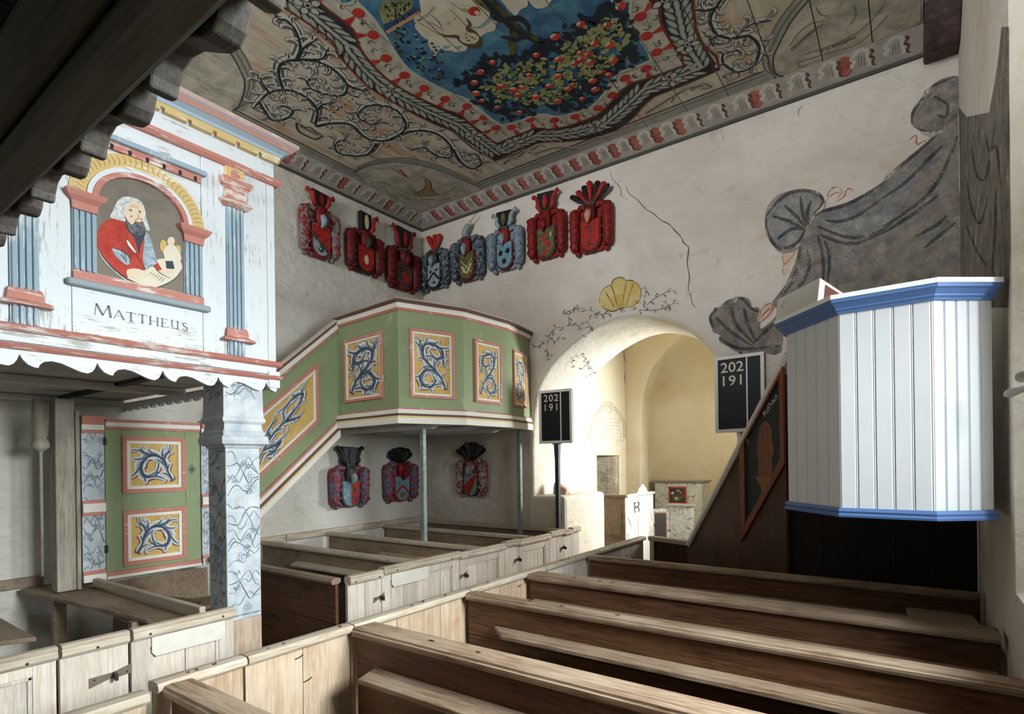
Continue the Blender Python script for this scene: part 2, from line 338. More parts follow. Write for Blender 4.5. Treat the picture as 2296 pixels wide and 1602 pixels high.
COR_D = flat('cornice_dark_edge', '#4b4a45')
def cornice(name, a, b_, n):
    """sloped board from the wall up to the ceiling; n is the direction into the room"""
    a, b_, n = Vector(a), Vector(b_), Vector(n)
    m = MB(); lo, hi = Vector((0, 0, 5.365)), Vector((0, 0, ZC)); w = 0.265
    m.add([a + lo, b_ + lo - n * 0 , b_ + n * w + hi, a + n * w + hi, a + hi, b_ + hi], [(0, 1, 2, 3), (0, 3, 4), (1, 5, 2)])
    o = struct(m.build(name, COR))
    d = (b_ - a).normalized(); m = MB(); m.tube([a + lo + n * 0.012 + Vector((0, 0, -0.004)), b_ + lo + n * 0.012 + Vector((0, 0, -0.004))], 0.018, 8); m.build('cornice_bead', COR_D, o)
    return o
trim_l = cornice('trim_1', (XL, -4, 0), (XL, YE, 0), (1, 0, 0))
trim_e = cornice('trim_2', (XL, YE, 0), (0.20, YE, 0), (0, -1, 0))
b = MB(); b.prism([(0.12, 5.55, ZC), (0.12, YE, ZC), (0.12, YE, 5.27), (0.12, 5.82, 5.22), (0.12, 5.62, 5.36)], (0.24, 0, 0))
tag(b.build('cornice_end_block', paint2('dark_purple_paint', '#3b2b2c', '#5a4a4a', 0.4, 0.65, 8), bevel=0.02, origin=(0.24, 6.0, 5.2)), 'dark purple painted block closing the cornice in the ceiling corner', 'cornice block')
# ================================================================== PEWS
W_PALE = wood('whitewashed_pine', '#d8d1c8', '#b9aa9a', '#c6b3a3', 'Z', 9, 0.25, 0.7)
W_CAP = wood('pale_rail_pine', '#c4b6a3', '#9c8b77', '#d2c8ba', 'Y', 9, 0.3, 0.6)
W_TAN = wood('bare_pine_panel', '#c4ac90', '#a0846a', '#d0c1ad', 'Z', 8, 0.25, 0.65)
W_BRN = wood('brown_pine', '#6c4a33', '#38230f', '#6f4c36', 'X', 8, 0.3, 0.5)
W_BCAP = wood('worn_brown_rail', '#ac9681', '#70543d', '#b6a48f', 'X', 8, 0.3, 0.55)
W_OLD = wood('grey_brown_pine', '#8f7a66', '#65523f', '#a08d79', 'X', 8, 0.3, 0.6)
IRON = flat('dark_iron', '#4a4038', 0.6, 0.3, 0.4)
NAIL = flat('nail_iron', '#3c342e', 0.6, 0.2, 0.3)
XD = -3.42                                            # aisle face of the left pew block
XA = -2.40                                            # aisle partition of the right pew block
def yAt(px, py, X): return onX(px, py, X).y
def latch(parent, y, z, x):
    k = 1.75 if y < 2 else 1.0; e = 0.055 * k; h = 0.022 * (1.2 if k > 1 else 1)
    m = MB(); m.prism([(x, y - e, z - h - 0.012), (x, y - 0.01, z - h * 0.6), (x, y + e, z - h + 0.012), (x, y + e, z + h + 0.012), (x, y + 0.01, z + h * 0.6), (x, y - e, z + h - 0.012)], (0.004, 0, 0)); o = m.build('latch_plate', flat('rusty_iron', '#7a6a5f', 0.7, 0.3), parent, bevel=0.0015)
    m = MB(); m.prism([(x, y + 0.008, z - 0.012), (x + 0.05, y + 0.004, z - 0.02), (x + 0.052, y + 0.004, z + 0.012), (x, y + 0.008, z + 0.016)], (0, 0.014, 0)); m.build('latch_hook', IRON, o)
    for s in (-0.042 * k, 0.042 * k): MB().ell((x + 0.005, y + s, z), (0, 0.005, 0), (0, 0, 0.005), (0.004, 0, 0), 6, 4).build('rivet', NAIL, o)
def nails(parent, x, ys, z, n=(1, 0, 0)):
    for y in ys: MB().ell((x, y, z + random.uniform(-0.006, 0.006)), (0.004, 0, 0), (0, 0.008, 0), (0, 0, 0.007), 6, 4).build('nail', NAIL, parent)
def pew_door(y0, y1, zt, label, group, panel=True, plate=False, latch_y=None, name='pew_gate', cap_up=0.0):
    """aisle-side door or stile of a left-hand pew: planks, framed panel, half-round cap moulding"""
    g = 0.004; t = thing(name, (XD, (y0 + y1) / 2, 0), label, 'pew door' if panel else 'pew panel', group)
    w = y1 - y0; k = max(1, round(w / 0.2)) if not panel else 1; zb = 0.08; z1 = zt - 0.055
    if panel and w > 0.3:
        s = 0.095 if w > 0.45 else 0.07
        for a, c in ((y0 + g, y0 + s), (y1 - s, y1 - g)): MB().box((XD - 0.03, a, zb), (XD, c, z1)).build('stile', W_PALE, t, bevel=0.003)
        for a, c in ((z1 - 0.07, z1), (zb, zb + 0.1)): MB().box((XD - 0.029, y0 + s, a), (XD - 0.001, y1 - s, c)).build('rail', W_PALE, t, bevel=0.003)
        n = max(1, round((y1 - y0 - 2 * s) / 0.16)); pw = (y1 - y0 - 2 * s) / n
        for i in range(n): MB().box((XD - 0.024, y0 + s + i * pw + 0.002, zb + 0.1), (XD - 0.014, y0 + s + (i + 1) * pw - 0.002, z1 - 0.07)).build('panel_board', W_PALE, t)
        m = MB(); q = 0.018
        for a, c, d, e in ((y0 + s, y1 - s, z1 - 0.07 - q, z1 - 0.07), (y0 + s, y0 + s + q, zb + 0.1, z1 - 0.07), (y1 - s - q, y1 - s, zb + 0.1, z1 - 0.07)): m.box((XD - 0.016, a, d), (XD - 0.004, c, e))
        m.build('panel_moulding', W_PALE, t, bevel=0.004)
    else:
        for i in range(k): MB().box((XD - 0.03, y0 + i * w / k + 0.002, zb), (XD, y0 + (i + 1) * w / k - 0.002, z1)).build('plank', W_PALE, t, bevel=0.003)
    if plate:
        m = MB(); a, c = y0 + 0.1, y1 - 0.06 if w < 0.6 else y0 + 0.1 + 0.42
        m.prism([(XD, a, z1 - 0.015), (XD, c, z1 - 0.015), (XD, c, z1 - 0.10), (XD, c - 0.02, z1 - 0.125), (XD, a + 0.02, z1 - 0.125), (XD, a, z1 - 0.10)], (0.012, 0, 0)); m.build('name_plate', flat('plate_white', '#d8d2c8'), t, bevel=0.004)
    prof = [(-0.045, zt - 0.028), (-0.038, zt - 0.008), (-0.015, zt), (0.02, zt - 0.002), (0.034, zt - 0.012), (0.030, zt - 0.022), (0.026, zt - 0.024), (0.034, zt - 0.034), (0.034, zt - 0.052), (0.022, zt - 0.066), (0.0, zt - 0.07), (-0.04, zt - 0.06)]
    c = MB().sweep([(XD, y0 + g), (XD, y1 - g)], [(o, z + cap_up) for o, z in prof], 1).build('cap_rail', W_CAP, t, bevel=0.0)
    nails(t, XD + 0.034, [y0 + w * f for f in ((0.15, 0.85) if w > 0.3 else (0.5,))], zt - 0.044 + cap_up)
    if latch_y: latch(t, latch_y, zt - 0.22, XD + 0.001)
    return t
ZL = 1.01
GL = 'aisle fronts of the left pew block'
js = [yAt(x, y, XD) for x, y in ((779, 1297), (855, 1275), (1030, 1237), (1131, 1214), (1162, 1207), (1232, 1192), (1263, 1186))] + [6.0, 6.2]
L_LAB = ['pale pew panel with iron latch at the start of the row beside the marbled pillar', 'pale pew door with a blank white name plate under its rail',
         'pale pew door with framed panel and iron latch next to the name plate door', 'narrow pale pew stile with a small iron latch between two panelled doors',
         'pale pew door with framed panel across from the brown pulpit stair', 'narrow pale pew stile with latch plate near the chancel arch',
         'last panelled pew door of the row before the white chancel ledge', 'pew end post closing the pale row against the chancel arch']
spec = [(False, False, js[1] - 0.03), (True, True, None), (True, False, js[2] + 0.05), (False, False, js[4] - 0.03), (True, False, None), (False, False, js[6] - 0.03), (True, False, None), (False, False, None)]
for i in range(len(js) - 1):
    p, pl, la = spec[i]; pew_door(js[i], js[i + 1], ZL + (0.015 if i % 2 else 0.0), L_LAB[i], GL, p, pl, la, 'pew_gate' if p else 'pew_stile')
# near group beside the pillar
jn = [0.10, yAt(130, 1455, XD), yAt(290, 1418, XD), 1.80]
for i, (la, lb, p, pl) in enumerate(((None, 'pale pew door with framed panel cut by the end of its row', True, False), (jn[1] + 0.22, 'pale planked pew front with a large rusty iron hasp', False, False), (None, 'pale pew door with white name plate touching the marbled pillar', True, True))):
    t = pew_door(jn[i] + 0.004, jn[i + 1] - 0.004, 0.975, lb, GL, p, pl, la, 'pew_gate' if p else 'pew_stile')
# benches of the left block
def bench(name, y, xa, xb, zt, label, group, m_back, m_cap, ledge=None, wide=0.10, seat=True, taper=0.1, zb=0.05, lz=None, boards=3):
    """pew back seen from the west: boards, cap rail, book ledge, seat on the far side"""
    t = thing(name, ((xa + xb) / 2, y, 0), label, 'pew', group); h = (zt - 0.045 - zb) / boards
    for i in range(boards): MB().box((xa, y - 0.002 * (i % 2), zb + i * h + 0.002), (xb, y + 0.026, zb + (i + 1) * h - 0.002)).build('back_board', m_back, t, bevel=0.003)
    pr = [(-0.028, -0.045), (-0.034, -0.03), (-0.034, -0.018), (-0.026, -0.014), (-0.024, -0.004), (0.0, 0.0), (wide - 0.034, -0.004), (wide - 0.03, -0.03), (wide - 0.05, -0.045)]
    m = MB(); n = len(pr); m.add([(x, y + o, zt + z) for x in (xa, xb) for o, z in pr], [(j, (j + 1) % n, (j + 1) % n + n, j + n) for j in range(n)] + [tuple(range(n))[::-1], tuple(range(n, 2 * n))]); m.build('cap_rail', m_cap, t)
    if ledge:
        lx0, lx1, d = ledge; z = lz or zt - 0.19
        m = MB(); m.prism([(lx0, y, z), (lx0 + taper, y - d, z), (lx1 - 0.04, y - d, z), (lx1, y, z)], (0, 0, 0.026)); m.build('book_ledge', m_cap, t, bevel=0.005)
    if seat: MB().box((xa + 0.02, y + 0.03, 0.43), (xb - 0.02, y + 0.36, 0.46)).build('seat', m_back, t, bevel=0.004)
    return t
GLB = 'benches of the left pew block'
rows = [(2.585, 1.0), (3.44, 1.0), (4.32, 1.0), (5.25, 1.0), (5.98, 1.0)]
BL = ['brown boarded pew end next to the marbled pillar', 'pew back with a pale book ledge behind the boarded pew end', 'pew back with pale ledge below the coat of arms with lion shield', 'pew back crossed by the two slim marbled posts', 'rearmost pew back against the wall below the green pulpit']
for i, (y, zt) in enumerate(rows):
    bench('pew_bench', y, XL + (0.075 if i else 0.68), XD - 0.055, zt, BL[i], GLB, W_OLD if i else W_BRN, W_CAP if i else W_OLD, None if i in (0, 4) else (-5.55 + 0.3 * i, XD - 0.06, 0.15), 0.08, i in (0, 1, 3))
# rail along the north wall
t = thing('wall_rail', (XL + 0.05, 4.2, 0), 'grey wooden rail along the plaster wall above the left pews', 'rail')
for i in range(3):
    y0, y1 = 2.62 + i * 1.13, 2.62 + (i + 1) * 1.13
    MB().obox((XL + 0.01, y0 + 0.005, 0.94 + 0.012 * i), (0.05, 0, 0), (0, y1 - y0 - 0.01, 0.012), (0, 0, 0.075)).build('rail_board', W_CAP, t, bevel=0.004)
# right block: aisle partition seen from inside
GR = 'partition panels of the right pew block'
yr = [0.1, yAt(343, 1515, XA), yAt(547, 1462, XA), yAt(785, 1397, XA), yAt(1047, 1325, XA), yAt(1216, 1272, XA), yAt(1338, 1237, XA), 5.80]
R_LAB = ['tan pew panel with rounded rail standing before the rusty hasp door', 'tan pew panel with an iron staple beside the gap in the partition', 'broad tan pew panel with the dark diagonal shadow of the bench', 'tan pew panel with two nail heads behind the nearest full bench',
         'tan pew panel between the second and third full benches', 'tan pew panel with a red-brown knot near the pulpit stair', 'last pale pew panel meeting the brown pulpit stair']
zr = lambda y: 1.01
for i in range(len(yr) - 1):
    y0, y1 = yr[i], yr[i + 1]; zt = 0.985 if i == 0 else 1.01
    if i == 0: y1 -= 0.02
    t = thing('pew_partition_panel', (XA, (y0 + y1) / 2, 0), R_LAB[i], 'pew panel', GR); w = y1 - y0; k = max(2, round(w / 0.3)); cuts = [y0 + 0.003] + sorted(y0 + w * (j + random.uniform(-0.25, 0.25)) / k for j in range(1, k)) + [y1 - 0.003]
    for a, c in zip(cuts, cuts[1:]): MB().box((XA - 0.028, a + 0.0015, 0.05), (XA + random.uniform(-0.002, 0.002), c - 0.0015, zt - 0.03)).build('plank', W_TAN if i < 5 else W_PALE, t, bevel=0.002)
    pr = [(0.028, -0.040), (0.036, -0.030), (0.036, -0.014), (0.026, -0.002), (-0.01, 0.0), (-0.052, -0.006), (-0.058, -0.022), (-0.05, -0.045)]
    MB().sweep([(XA, y0 + 0.004), (XA, y1 - 0.004)], [(o, zt + z) for o, z in pr], 1).build('cap_rail', W_CAP, t)
    nails(t, XA + 0.005, [y0 + w * random.uniform(0.1, 0.9) for _ in range(3)], zt)
    for _ in range(2):
        m = MB(); y, z = y0 + w * random.uniform(0.25, 0.7), zt - random.uniform(0.08, 0.25); m.tube([(XA + 0.004, y - 0.022, z - 0.004), (XA + 0.008, y, z), (XA + 0.004, y + 0.022, z + 0.006)], 0.003, 5); m.build('bent_nail', NAIL, t)
GRB = 'long benches of the right pew block'
RB = [(0.99, 'bench back ending at the gap in the pew partition', 0.11), (1.885, 'long brown bench back with broad moulded rail, next after the gap bench', 0.15), (2.785, 'long brown bench back with a notch cut in its rail', 0.10), (3.50, 'long brown bench back with a very broad worn rail and a peg hole', 0.17), (4.47, 'last long brown bench back before the dark pulpit stair', 0.08)]
for i, (y, lb, wd) in enumerate(RB):
    lx = [None, (-2.22, 0.3, 0.15), (-2.15, 0.33, 0.14), (-2.33, 0.33, 0.14), (-2.36, 0.30, 0.14)][i]
    xr = 0.335
    t = bench('pew_bench', y, XA + 0.04, xr, 1.0, lb, GRB, W_BRN, W_BCAP, lx, wd, i < 4, 0.16 if i > 1 else 0.05, 0.05, 0.79 if i else None, 4)
    for _ in range(3):
        x = random.uniform(-2.0, 0.0); MB().ell((x, y + wd * 0.3, 0.999), (0.016, 0, 0), (0, 0.008, 0), (0, 0, 0.003), 8, 4).build('peg_hole', NAIL, t)
o = MB().obox((0.02, 3.56, 0.86), (0.33, 0, 0), (-0.06, 0.78, 0), (0, 0, 0.03)).build('wall_seat_board', W_BCAP, bevel=0.006, origin=(0.2, 3.9, 0.86)); tag(o, 'short worn board along the south wall between the last two benches', 'board')
# shelf and bench under the gallery on the left
t = thing('wall_bench', (-5.3, 1.4, 0), 'broad grey bench board below the green stair door', 'bench')
A = [onZ(x, y, 0.86) for x, y in ((45, 1322), (100, 1293), (180, 1313), (450, 1345), (420, 1392), (330, 1390))]
MB().prism([(max(p.x, XL + 0.01), p.y, 0.83) for p in A], (0, 0, 0.03)).build('seat_board', W_OLD, t, bevel=0.006)
MB().box((-5.42, 1.42, 0.0), (-5.36, 1.5, 0.83)).build('leg', W_OLD, t)
MB().box((-4.2, 1.5, 0.0), (-4.14, 1.58, 0.83)).build('leg', W_OLD, t)
t = thing('stair_step', (-4.95, 2.2, 0), 'wooden step with raised back below the green stair door', 'step')
MB().box((-5.34, 1.80, 0.60), (-4.98, 2.57, 0.635)).build('tread', W_OLD, t, bevel=0.006)
MB().box((-5.34, 1.80, 0.0), (-5.05, 2.56, 0.598)).build('riser', W_BRN, t)
MB().box((-5.36, 1.80, 0.64), (-5.335, 2.56, 0.90)).build('back_board', W_OLD, t, bevel=0.004)
p, q = onZ(215, 1305, 0.92), onZ(455, 1372, 0.92)
o = MB().bar(p, q, [(-0.03, -0.02), (0.03, -0.02), (0.03, 0.02), (-0.03, 0.02)], (0, 0, 1)).build('hand_rail_board', W_CAP, bevel=0.008, origin=((p.x + q.x) / 2, (p.y + q.y) / 2, 0.9)); tag(o, 'slanting moulded rail running from the stair door towards the pillar', 'rail')
o = MB().prism([onZ(x, y, 0.8) for x, y in ((-60, 1360), (40, 1418), (82, 1440), (0, 1450), (-60, 1455))], (0, 0, 0.03)).build('low_seat_board', W_OLD, bevel=0.005, origin=(-4.6, 0.7, 0.8)); tag(o, 'low grey seat board behind the near pew door under the gallery', 'seat')
o = MB().box((XL + 0.005, 0.2, 0.86), (XL + 0.05, 1.50, 0.94)).build('wall_shelf', W_OLD, bevel=0.004, origin=(XL + 0.02, 0.8, 0.86)); tag(o, 'narrow shelf board on the plaster wall under the gallery', 'shelf')
# ================================================================== GALLERIES, PULPITS, BOARDS
WHT = worn('white_gallery_paint', '#d8dcdf', '#a5a39e', 0.44, 'Y', 0.55, '#ced4d9')
WHTZ = worn('white_gallery_paint_upright', '#d6dade', '#a5a39e', 0.44, 'Z', 0.55, '#ccd3d8')
RED = worn('salmon_red_paint', '#bb8175', '#d3cac3', 0.45, 'Y', 0.6, '#b07065')
BLU = worn('grey_blue_paint', '#98aab5', '#c4ccd0', 0.44, 'Z', 0.6, '#899fae')
YEL = worn('ochre_yellow_paint', '#cdb480', '#dcd3be', 0.44, 'Y', 0.6, '#c4aa70')
GRN = worn('leaf_green_paint', '#8f9c79', '#aab498', 0.40, 'Z', 0.55, '#83916c')
OCH = paint2('panel_ochre', '#c6a35c', '#d3b574', 0.35, 0.65, 5)
DKB = flat('dark_gap_brown', '#2c2420')
SOF = paint2('soffit_greywash', '#aeaba4', '#cfcac0', 0.38, 0.62, 2.2)
MAR = paint2('blue_grey_marbling', '#a3abb3', '#c6cbd0', 0.36, 0.64, 7.0, 0.5)
MARG = marble('green_grey_marbling', '#8b9794', '#69787a', '#33434a', 16.0)
SAL = worn('salmon_line', '#c27f70', '#d9cdc2', 0.42, 'Y'); WH = flat('white_line', '#e7e3da', 0.6, 0.06); BRN = flat('brown_line', '#6f4f4a'); YLN = flat('yellow_line', '#d9c88e', 0.7, 0.06)
SLT = flat('paint_slate', '#5d6b7c', 0.7, 0.05); SLD = flat('paint_slate_dark', '#333d4a', 0.7, 0.05); SLL = flat('paint_slate_light', '#a9b4bf', 0.7, 0.05); SHD = flat('paint_plum', '#7d5149', 0.7, 0.05); PWH = flat('paint_white', '#e3e2dc', 0.7, 0.04)
# ---- flat painted strokes ------------------------------------------------------------
def strip2(P, wfun, n=8, taper=True):
    """left/right outlines of a brush stroke through 2-d points"""
    C = catmull(P, n); L = len(C); a, b = [], []
    for i, p in enumerate(C):
        q0, q1 = C[max(i - 1, 0)], C[min(i + 1, L - 1)]; tx, ty = q1[0] - q0[0], q1[1] - q0[1]; d = math.hypot(tx, ty) or 1
        w = wfun(i / (L - 1)) / 2; a.append((p[0] - ty / d * w, p[1] + tx / d * w)); b.append((p[0] + ty / d * w, p[1] - tx / d * w))
    return a, b
class Paint:
    """collects painted shapes per colour on one surface; place(u, v, lift) -> point"""
    def __init__(s, place, lift=0.0012): s.place = place; s.lift = lift; s.g = {}; s.k = 0
    def z(s, lay): s.k += 1; return s.lift * lay + (s.k % 90) * min(6e-6, s.lift / 110)     # no two shapes share a plane
    def mb(s, mat): return s.g.setdefault(mat.name, (mat, MB()))[1]
    def stroke(s, mat, P, w, lay=1, n=8, taper=0.15):
        wf = w if callable(w) else (lambda t: w * (taper + (1 - taper) * math.sin(math.pi * min(max(t, 0.0), 1.0)) ** 0.7))
        a, b = strip2(P, wf, n); m = s.mb(mat); L = len(a); z = s.z(lay)
        m.add([s.place(*q, z) for q in a] + [s.place(*q, z) for q in b], [(i, i + 1, L + i + 1, L + i) for i in range(L - 1)])
    def fill(s, mat, P, lay=1, smooth=0):
        if smooth: P = catmull(P, smooth, True)
        z = s.z(lay); s.mb(mat).poly([s.place(*q, z) for q in P])
    def dot(s, mat, c, rx, ry, lay=1, ang=0, n=12):
        ca, sa = math.cos(ang), math.sin(ang)
        s.fill(mat, [(c[0] + rx * math.cos(k * 2 * math.pi / n) * ca - ry * math.sin(k * 2 * math.pi / n) * sa, c[1] + rx * math.cos(k * 2 * math.pi / n) * sa + ry * math.sin(k * 2 * math.pi / n) * ca) for k in range(n)], lay)
    def build(s, name, parent, seams=None):
        out = []
        for mat, m in s.g.values():
            o = stuff(m.build(name, mat, parent, normals=False)); out.append(o)
            if seams:
                bm = bmesh.new(); bm.from_mesh(o.data)
                for x in seams:
                    for e in (-0.004, 0.004): bmesh.ops.bisect_plane(bm, geom=bm.verts[:] + bm.edges[:] + bm.faces[:], plane_co=(x + e, 0, 0), plane_no=(1, 0, 0))
                kill = [f for f in bm.faces if any(abs(f.calc_center_median().x - x) < 0.0038 for x in seams)]
                bmesh.ops.delete(bm, geom=kill, context='FACES'); bm.normal_update(); [f.normal_flip() for f in bm.faces if f.normal.z > 0]; bmesh.ops.triangulate(bm, faces=bm.faces[:]); bm.to_mesh(o.data); bm.free()
        return out
def frame_place(A, U, V, N):
    A, U, V, N = V3(A), V3(U), V3(V), V3(N)
    return lambda u, v, z: A + U * u + V * v + N * z
def acanthus(pt, C, w, side=1, lay=1, leaves=True):
    """one tapered acanthus branch: plum shadow, white rim, slate body, dark vein, side leaves"""
    wf = lambda k: (lambda t: w * k * (0.25 + 0.75 * math.sin(math.pi * (0.12 + 0.80 * t)) ** 0.8) * (1 + 0.22 * math.sin(t * 34)))
    sh = [(x + w * 0.22 * side, y - w * 0.20) for x, y in C]
    pt.stroke(SHD, sh, wf(1.3), lay); pt.stroke(PWH, C, wf(1.25), lay + 1); pt.stroke(SLL, C, wf(0.85), lay + 2)
    pt.stroke(SLT, [(x + w * 0.10 * side, y - w * 0.06) for x, y in C], wf(0.42), lay + 3); pt.stroke(SLD, [(x + w * 0.2 * side, y - w * 0.1) for x, y in C], wf(0.16), lay + 4)
    if leaves:
        S = catmull(C, 6); L = len(S)
        for i in range(3, L - 2, 3):
            p, q = S[i], S[i + 1]; tx, ty = q[0] - p[0], q[1] - p[1]; d = math.hypot(tx, ty) or 1; tx, ty = tx / d, ty / d; sg = 1 if (i // 3) % 2 else -1
            l = w * (1.5 + 0.4 * math.sin(i * 1.7)); nx, ny = -ty * sg, tx * sg
            Q = [p, (p[0] + tx * l * 0.45 + nx * l * 0.22, p[1] + ty * l * 0.45 + ny * l * 0.22), (p[0] + tx * l * 0.8 + nx * l * 0.55, p[1] + ty * l * 0.8 + ny * l * 0.55), (p[0] + tx * l * 0.72 + nx * l * 0.85, p[1] + ty * l * 0.72 + ny * l * 0.85)]; lw = lambda k: (lambda t: w * k * (0.25 + 0.75 * math.sin(math.pi * (0.2 + 0.72 * t))))
            pt.stroke(SHD, [(x + w * 0.12, y - w * 0.12) for x, y in Q], lw(0.74), lay, 4)
            pt.stroke(PWH, Q, lw(0.66), lay + 1, 4); pt.stroke(SLL, Q, lw(0.42), lay + 2, 4); pt.stroke(SLT, Q[:3], lw(0.2), lay + 3, 4); pt.stroke(SLD, Q[:3], lw(0.07), lay + 4, 4)
def scroll_panel(parent, place, W, H, flip=False, kind=0):
    pt = Paint(lambda u, v, z: place((W - u) if flip else u, v, z), 0.0006); s = min(W, H)
    def c(*P): return [((0.5 + (x - 0.5) * 0.78) * W, (0.5 + (y - 0.5) * 0.86) * H) for x, y in P]
    if kind == 0:
        acanthus(pt, c((0.96, 0.02), (0.86, 0.18), (0.64, 0.36), (0.36, 0.50), (0.14, 0.66), (0.12, 0.84), (0.34, 0.93), (0.62, 0.90), (0.84, 0.82), (0.86, 0.68), (0.66, 0.62), (0.50, 0.68)), s * 0.16)
        acanthus(pt, c((0.66, 0.36), (0.36, 0.40), (0.12, 0.30), (0.08, 0.14), (0.28, 0.05), (0.52, 0.07), (0.62, 0.20)), s * 0.15, -1)
        acanthus(pt, c((0.86, 0.70), (0.90, 0.58), (0.94, 0.48)), s * 0.10); acanthus(pt, c((0.14, 0.8), (0.06, 0.90), (0.04, 0.98)), s * 0.10)
    elif kind == 1:
        acanthus(pt, c((0.97, 0.04), (0.85, 0.28), (0.74, 0.60), (0.50, 0.80), (0.24, 0.72), (0.08, 0.44), (0.16, 0.20), (0.40, 0.16), (0.60, 0.30)), s * 0.17)
        acanthus(pt, c((0.74, 0.60), (0.80, 0.80), (0.93, 0.92)), s * 0.13); acanthus(pt, c((0.45, 0.80), (0.22, 0.84), (0.06, 0.95)), s * 0.13)
    else:
        acanthus(pt, c((0.02, 0.05), (0.14, 0.28), (0.34, 0.48), (0.56, 0.52), (0.80, 0.62), (0.92, 0.80), (0.80, 0.93), (0.60, 0.90), (0.52, 0.76)), s * 0.13)
        acanthus(pt, c((0.18, 0.30), (0.34, 0.20), (0.50, 0.12), (0.36, 0.04), (0.24, 0.10)), s * 0.14, -1); acanthus(pt, c((0.55, 0.52), (0.72, 0.40), (0.86, 0.30)), s * 0.10); acanthus(pt, c((0.30, 0.46), (0.24, 0.66), (0.40, 0.78)), s * 0.10)
    pt.build('painted_scroll', parent)
def picture_panel(parent, A, U, V, N, W, H, fr=0.06, flip=False, kind=0, name='panel'):
    """ochre two-board panel in a mitred salmon and white moulding; A lower left of the outer frame"""
    A, U, V, N = V3(A), V3(U), V3(V), V3(N)
    def ring(o0, o1, d, nm, mat):
        m = MB(); P = lambda u, v: A + U * u + V * v + N * 0.001
        a = [P(o0, o0), P(W - o0, o0), P(W - o0, H - o0), P(o0, H - o0)]; b_ = [P(o1, o1), P(W - o1, o1), P(W - o1, H - o1), P(o1, H - o1)]
        for i in range(4):
            j = (i + 1) % 4; m.prism([a[i], a[j], b_[j], b_[i]], N * d)
        return m.build(nm, mat, parent, bevel=0.003)
    ring(0, fr * 0.55, 0.022, 'frame_moulding', SAL); ring(fr * 0.55, fr, 0.014, 'inner_moulding', WH)
    w = (W - 2 * fr) / 2
    for i in range(2):
        o = A + U * (fr + i * w + 0.001) + V * fr + N * 0.001; MB().obox(o, U * (w - 0.002), V * (H - 2 * fr), N * 0.004).build('panel_board', OCH, parent)
    q = fr + 0.006; scroll_panel(parent, frame_place(A + U * q + V * q + N * 0.006, U, V, N), W - 2 * q, H - 2 * q, flip, kind)
# ---- left gallery --------------------------------------------------------------------
XG = -3.45
def G(zx, zy, x=XG): return onX(zx / 2.584, 280 + zy / 2.584, x)
zl = lambda py: onX(620, py, XG).z
YG1, YG0 = 2.12, -3.95
gal = thing('side_gallery', (-4.7, 0.5, 2.4), 'white painted side gallery with framed saint portrait and scalloped lower edge', 'gallery')
ztop, zfr, zlo = zl(373), zl(414), zl(819)
Yp = [G(1310, 900).y, G(1410, 900).y]; Yq = [G(50, 800).y, G(203, 800).y]
def gbox(y0, y1, z0, z1, d, nm, mat, par=gal, bev=0.003, back=0.0): return MB().box((XG - back, y0, z0), (XG + d, y1, z1)).build(nm, mat, par, bevel=bev)
MB().box((XG - 0.06, YG0, 2.43), (XG - 0.02, YG1 - 0.01, ztop + 0.08)).build('backing', WHT, gal)
gbox(YG0, YG1, zfr, ztop + 0.06, 0, 'frieze_board', WHT, back=0.02); gbox(YG0, YG1, 2.45, zlo + 0.01, 0, 'plinth_board', WHT, back=0.02)
zm0, zm1 = G(700, 985).z, G(1000, 130).z
cuts = [YG0, -2.4, -1.0, 0.3, Yq[0], G(205, 700).y, G(412, 700).y, G(1172, 800).y, G(1312, 800).y, G(1412, 800).y, G(1548, 800).y, YG1]
for i in range(len(cuts) - 1):
    z0, z1 = zlo + 0.01, zfr
    if i == 6:                                        # under and over the portrait frame
        gbox(cuts[i] + 0.001, cuts[i + 1] - 0.001, z0, G(1000, 960).z, 0, 'inscription_board', WHT, back=0.02); gbox(cuts[i] + 0.001, cuts[i + 1] - 0.001, G(1000, 960).z, z1, -0.006, 'portrait_ground', WHT, back=0.02); continue
    gbox(cuts[i] + 0.001, cuts[i + 1] - 0.001, z0, z1, 0, 'upright_board', WHTZ, back=0.02)
P2 = [(XG, YG0), (XG, YG1), (-5.95, YG1)]
def mould(prof, nm, mat): return MB().sweep(P2, prof, 1).build(nm, mat, gal)
zA, zB = zl(357), zl(346)
mould([(0, ztop + 0.025), (0.03, ztop + 0.025), (0.03, zA), (0, zA)], 'dentil_band', YEL)
y = YG1 + 0.03; m = 0
while y > -1.2:
    MB().box((XG + 0.004, y - 0.132, ztop), (XG + 0.036, y - 0.012, ztop + 0.032)).build('dentil', YEL, gal); y -= 0.145
mould([(0, zA), (0.036, zA), (0.045, zA + 0.015), (0.07, zB - 0.005), (0.085, zB), (0.0, zB)], 'cornice_cove', worn('pale_blue_paint', '#a9bccb', '#dfe3e6', 0.36, 'Y', 0.6, '#9bb0c0'))
mould([(0, zB), (0.088, zB), (0.09, zB + 0.014), (0, zB + 0.014)], 'cornice_line', SAL)
mould([(0, zB + 0.014), (0.092, zB + 0.014), (0.115, zB + 0.03), (0.118, zB + 0.055), (0.09, zB + 0.06), (0, zB + 0.06)], 'cornice_cap', worn('grey_red_paint', '#b5a09a', '#d5d2cd', 0.4, 'Y'))
zr0, zr1 = zl(422), zl(410)
mould([(0, zr0), (0.018, zr0), (0.034, (zr0 + zr1) / 2), (0.04, zr1), (0, zr1)], 'frieze_moulding', RED)
for a, b_ in ((814, 825), (845, 854)):
    z0, z1 = zl(b_), zl(a); mould([(0, z0), (0.016, z0), (0.03, z0 + 0.01), (0.024, (z0 + z1) / 2), (0.036, z1), (0, z1)], 'plinth_moulding', RED)
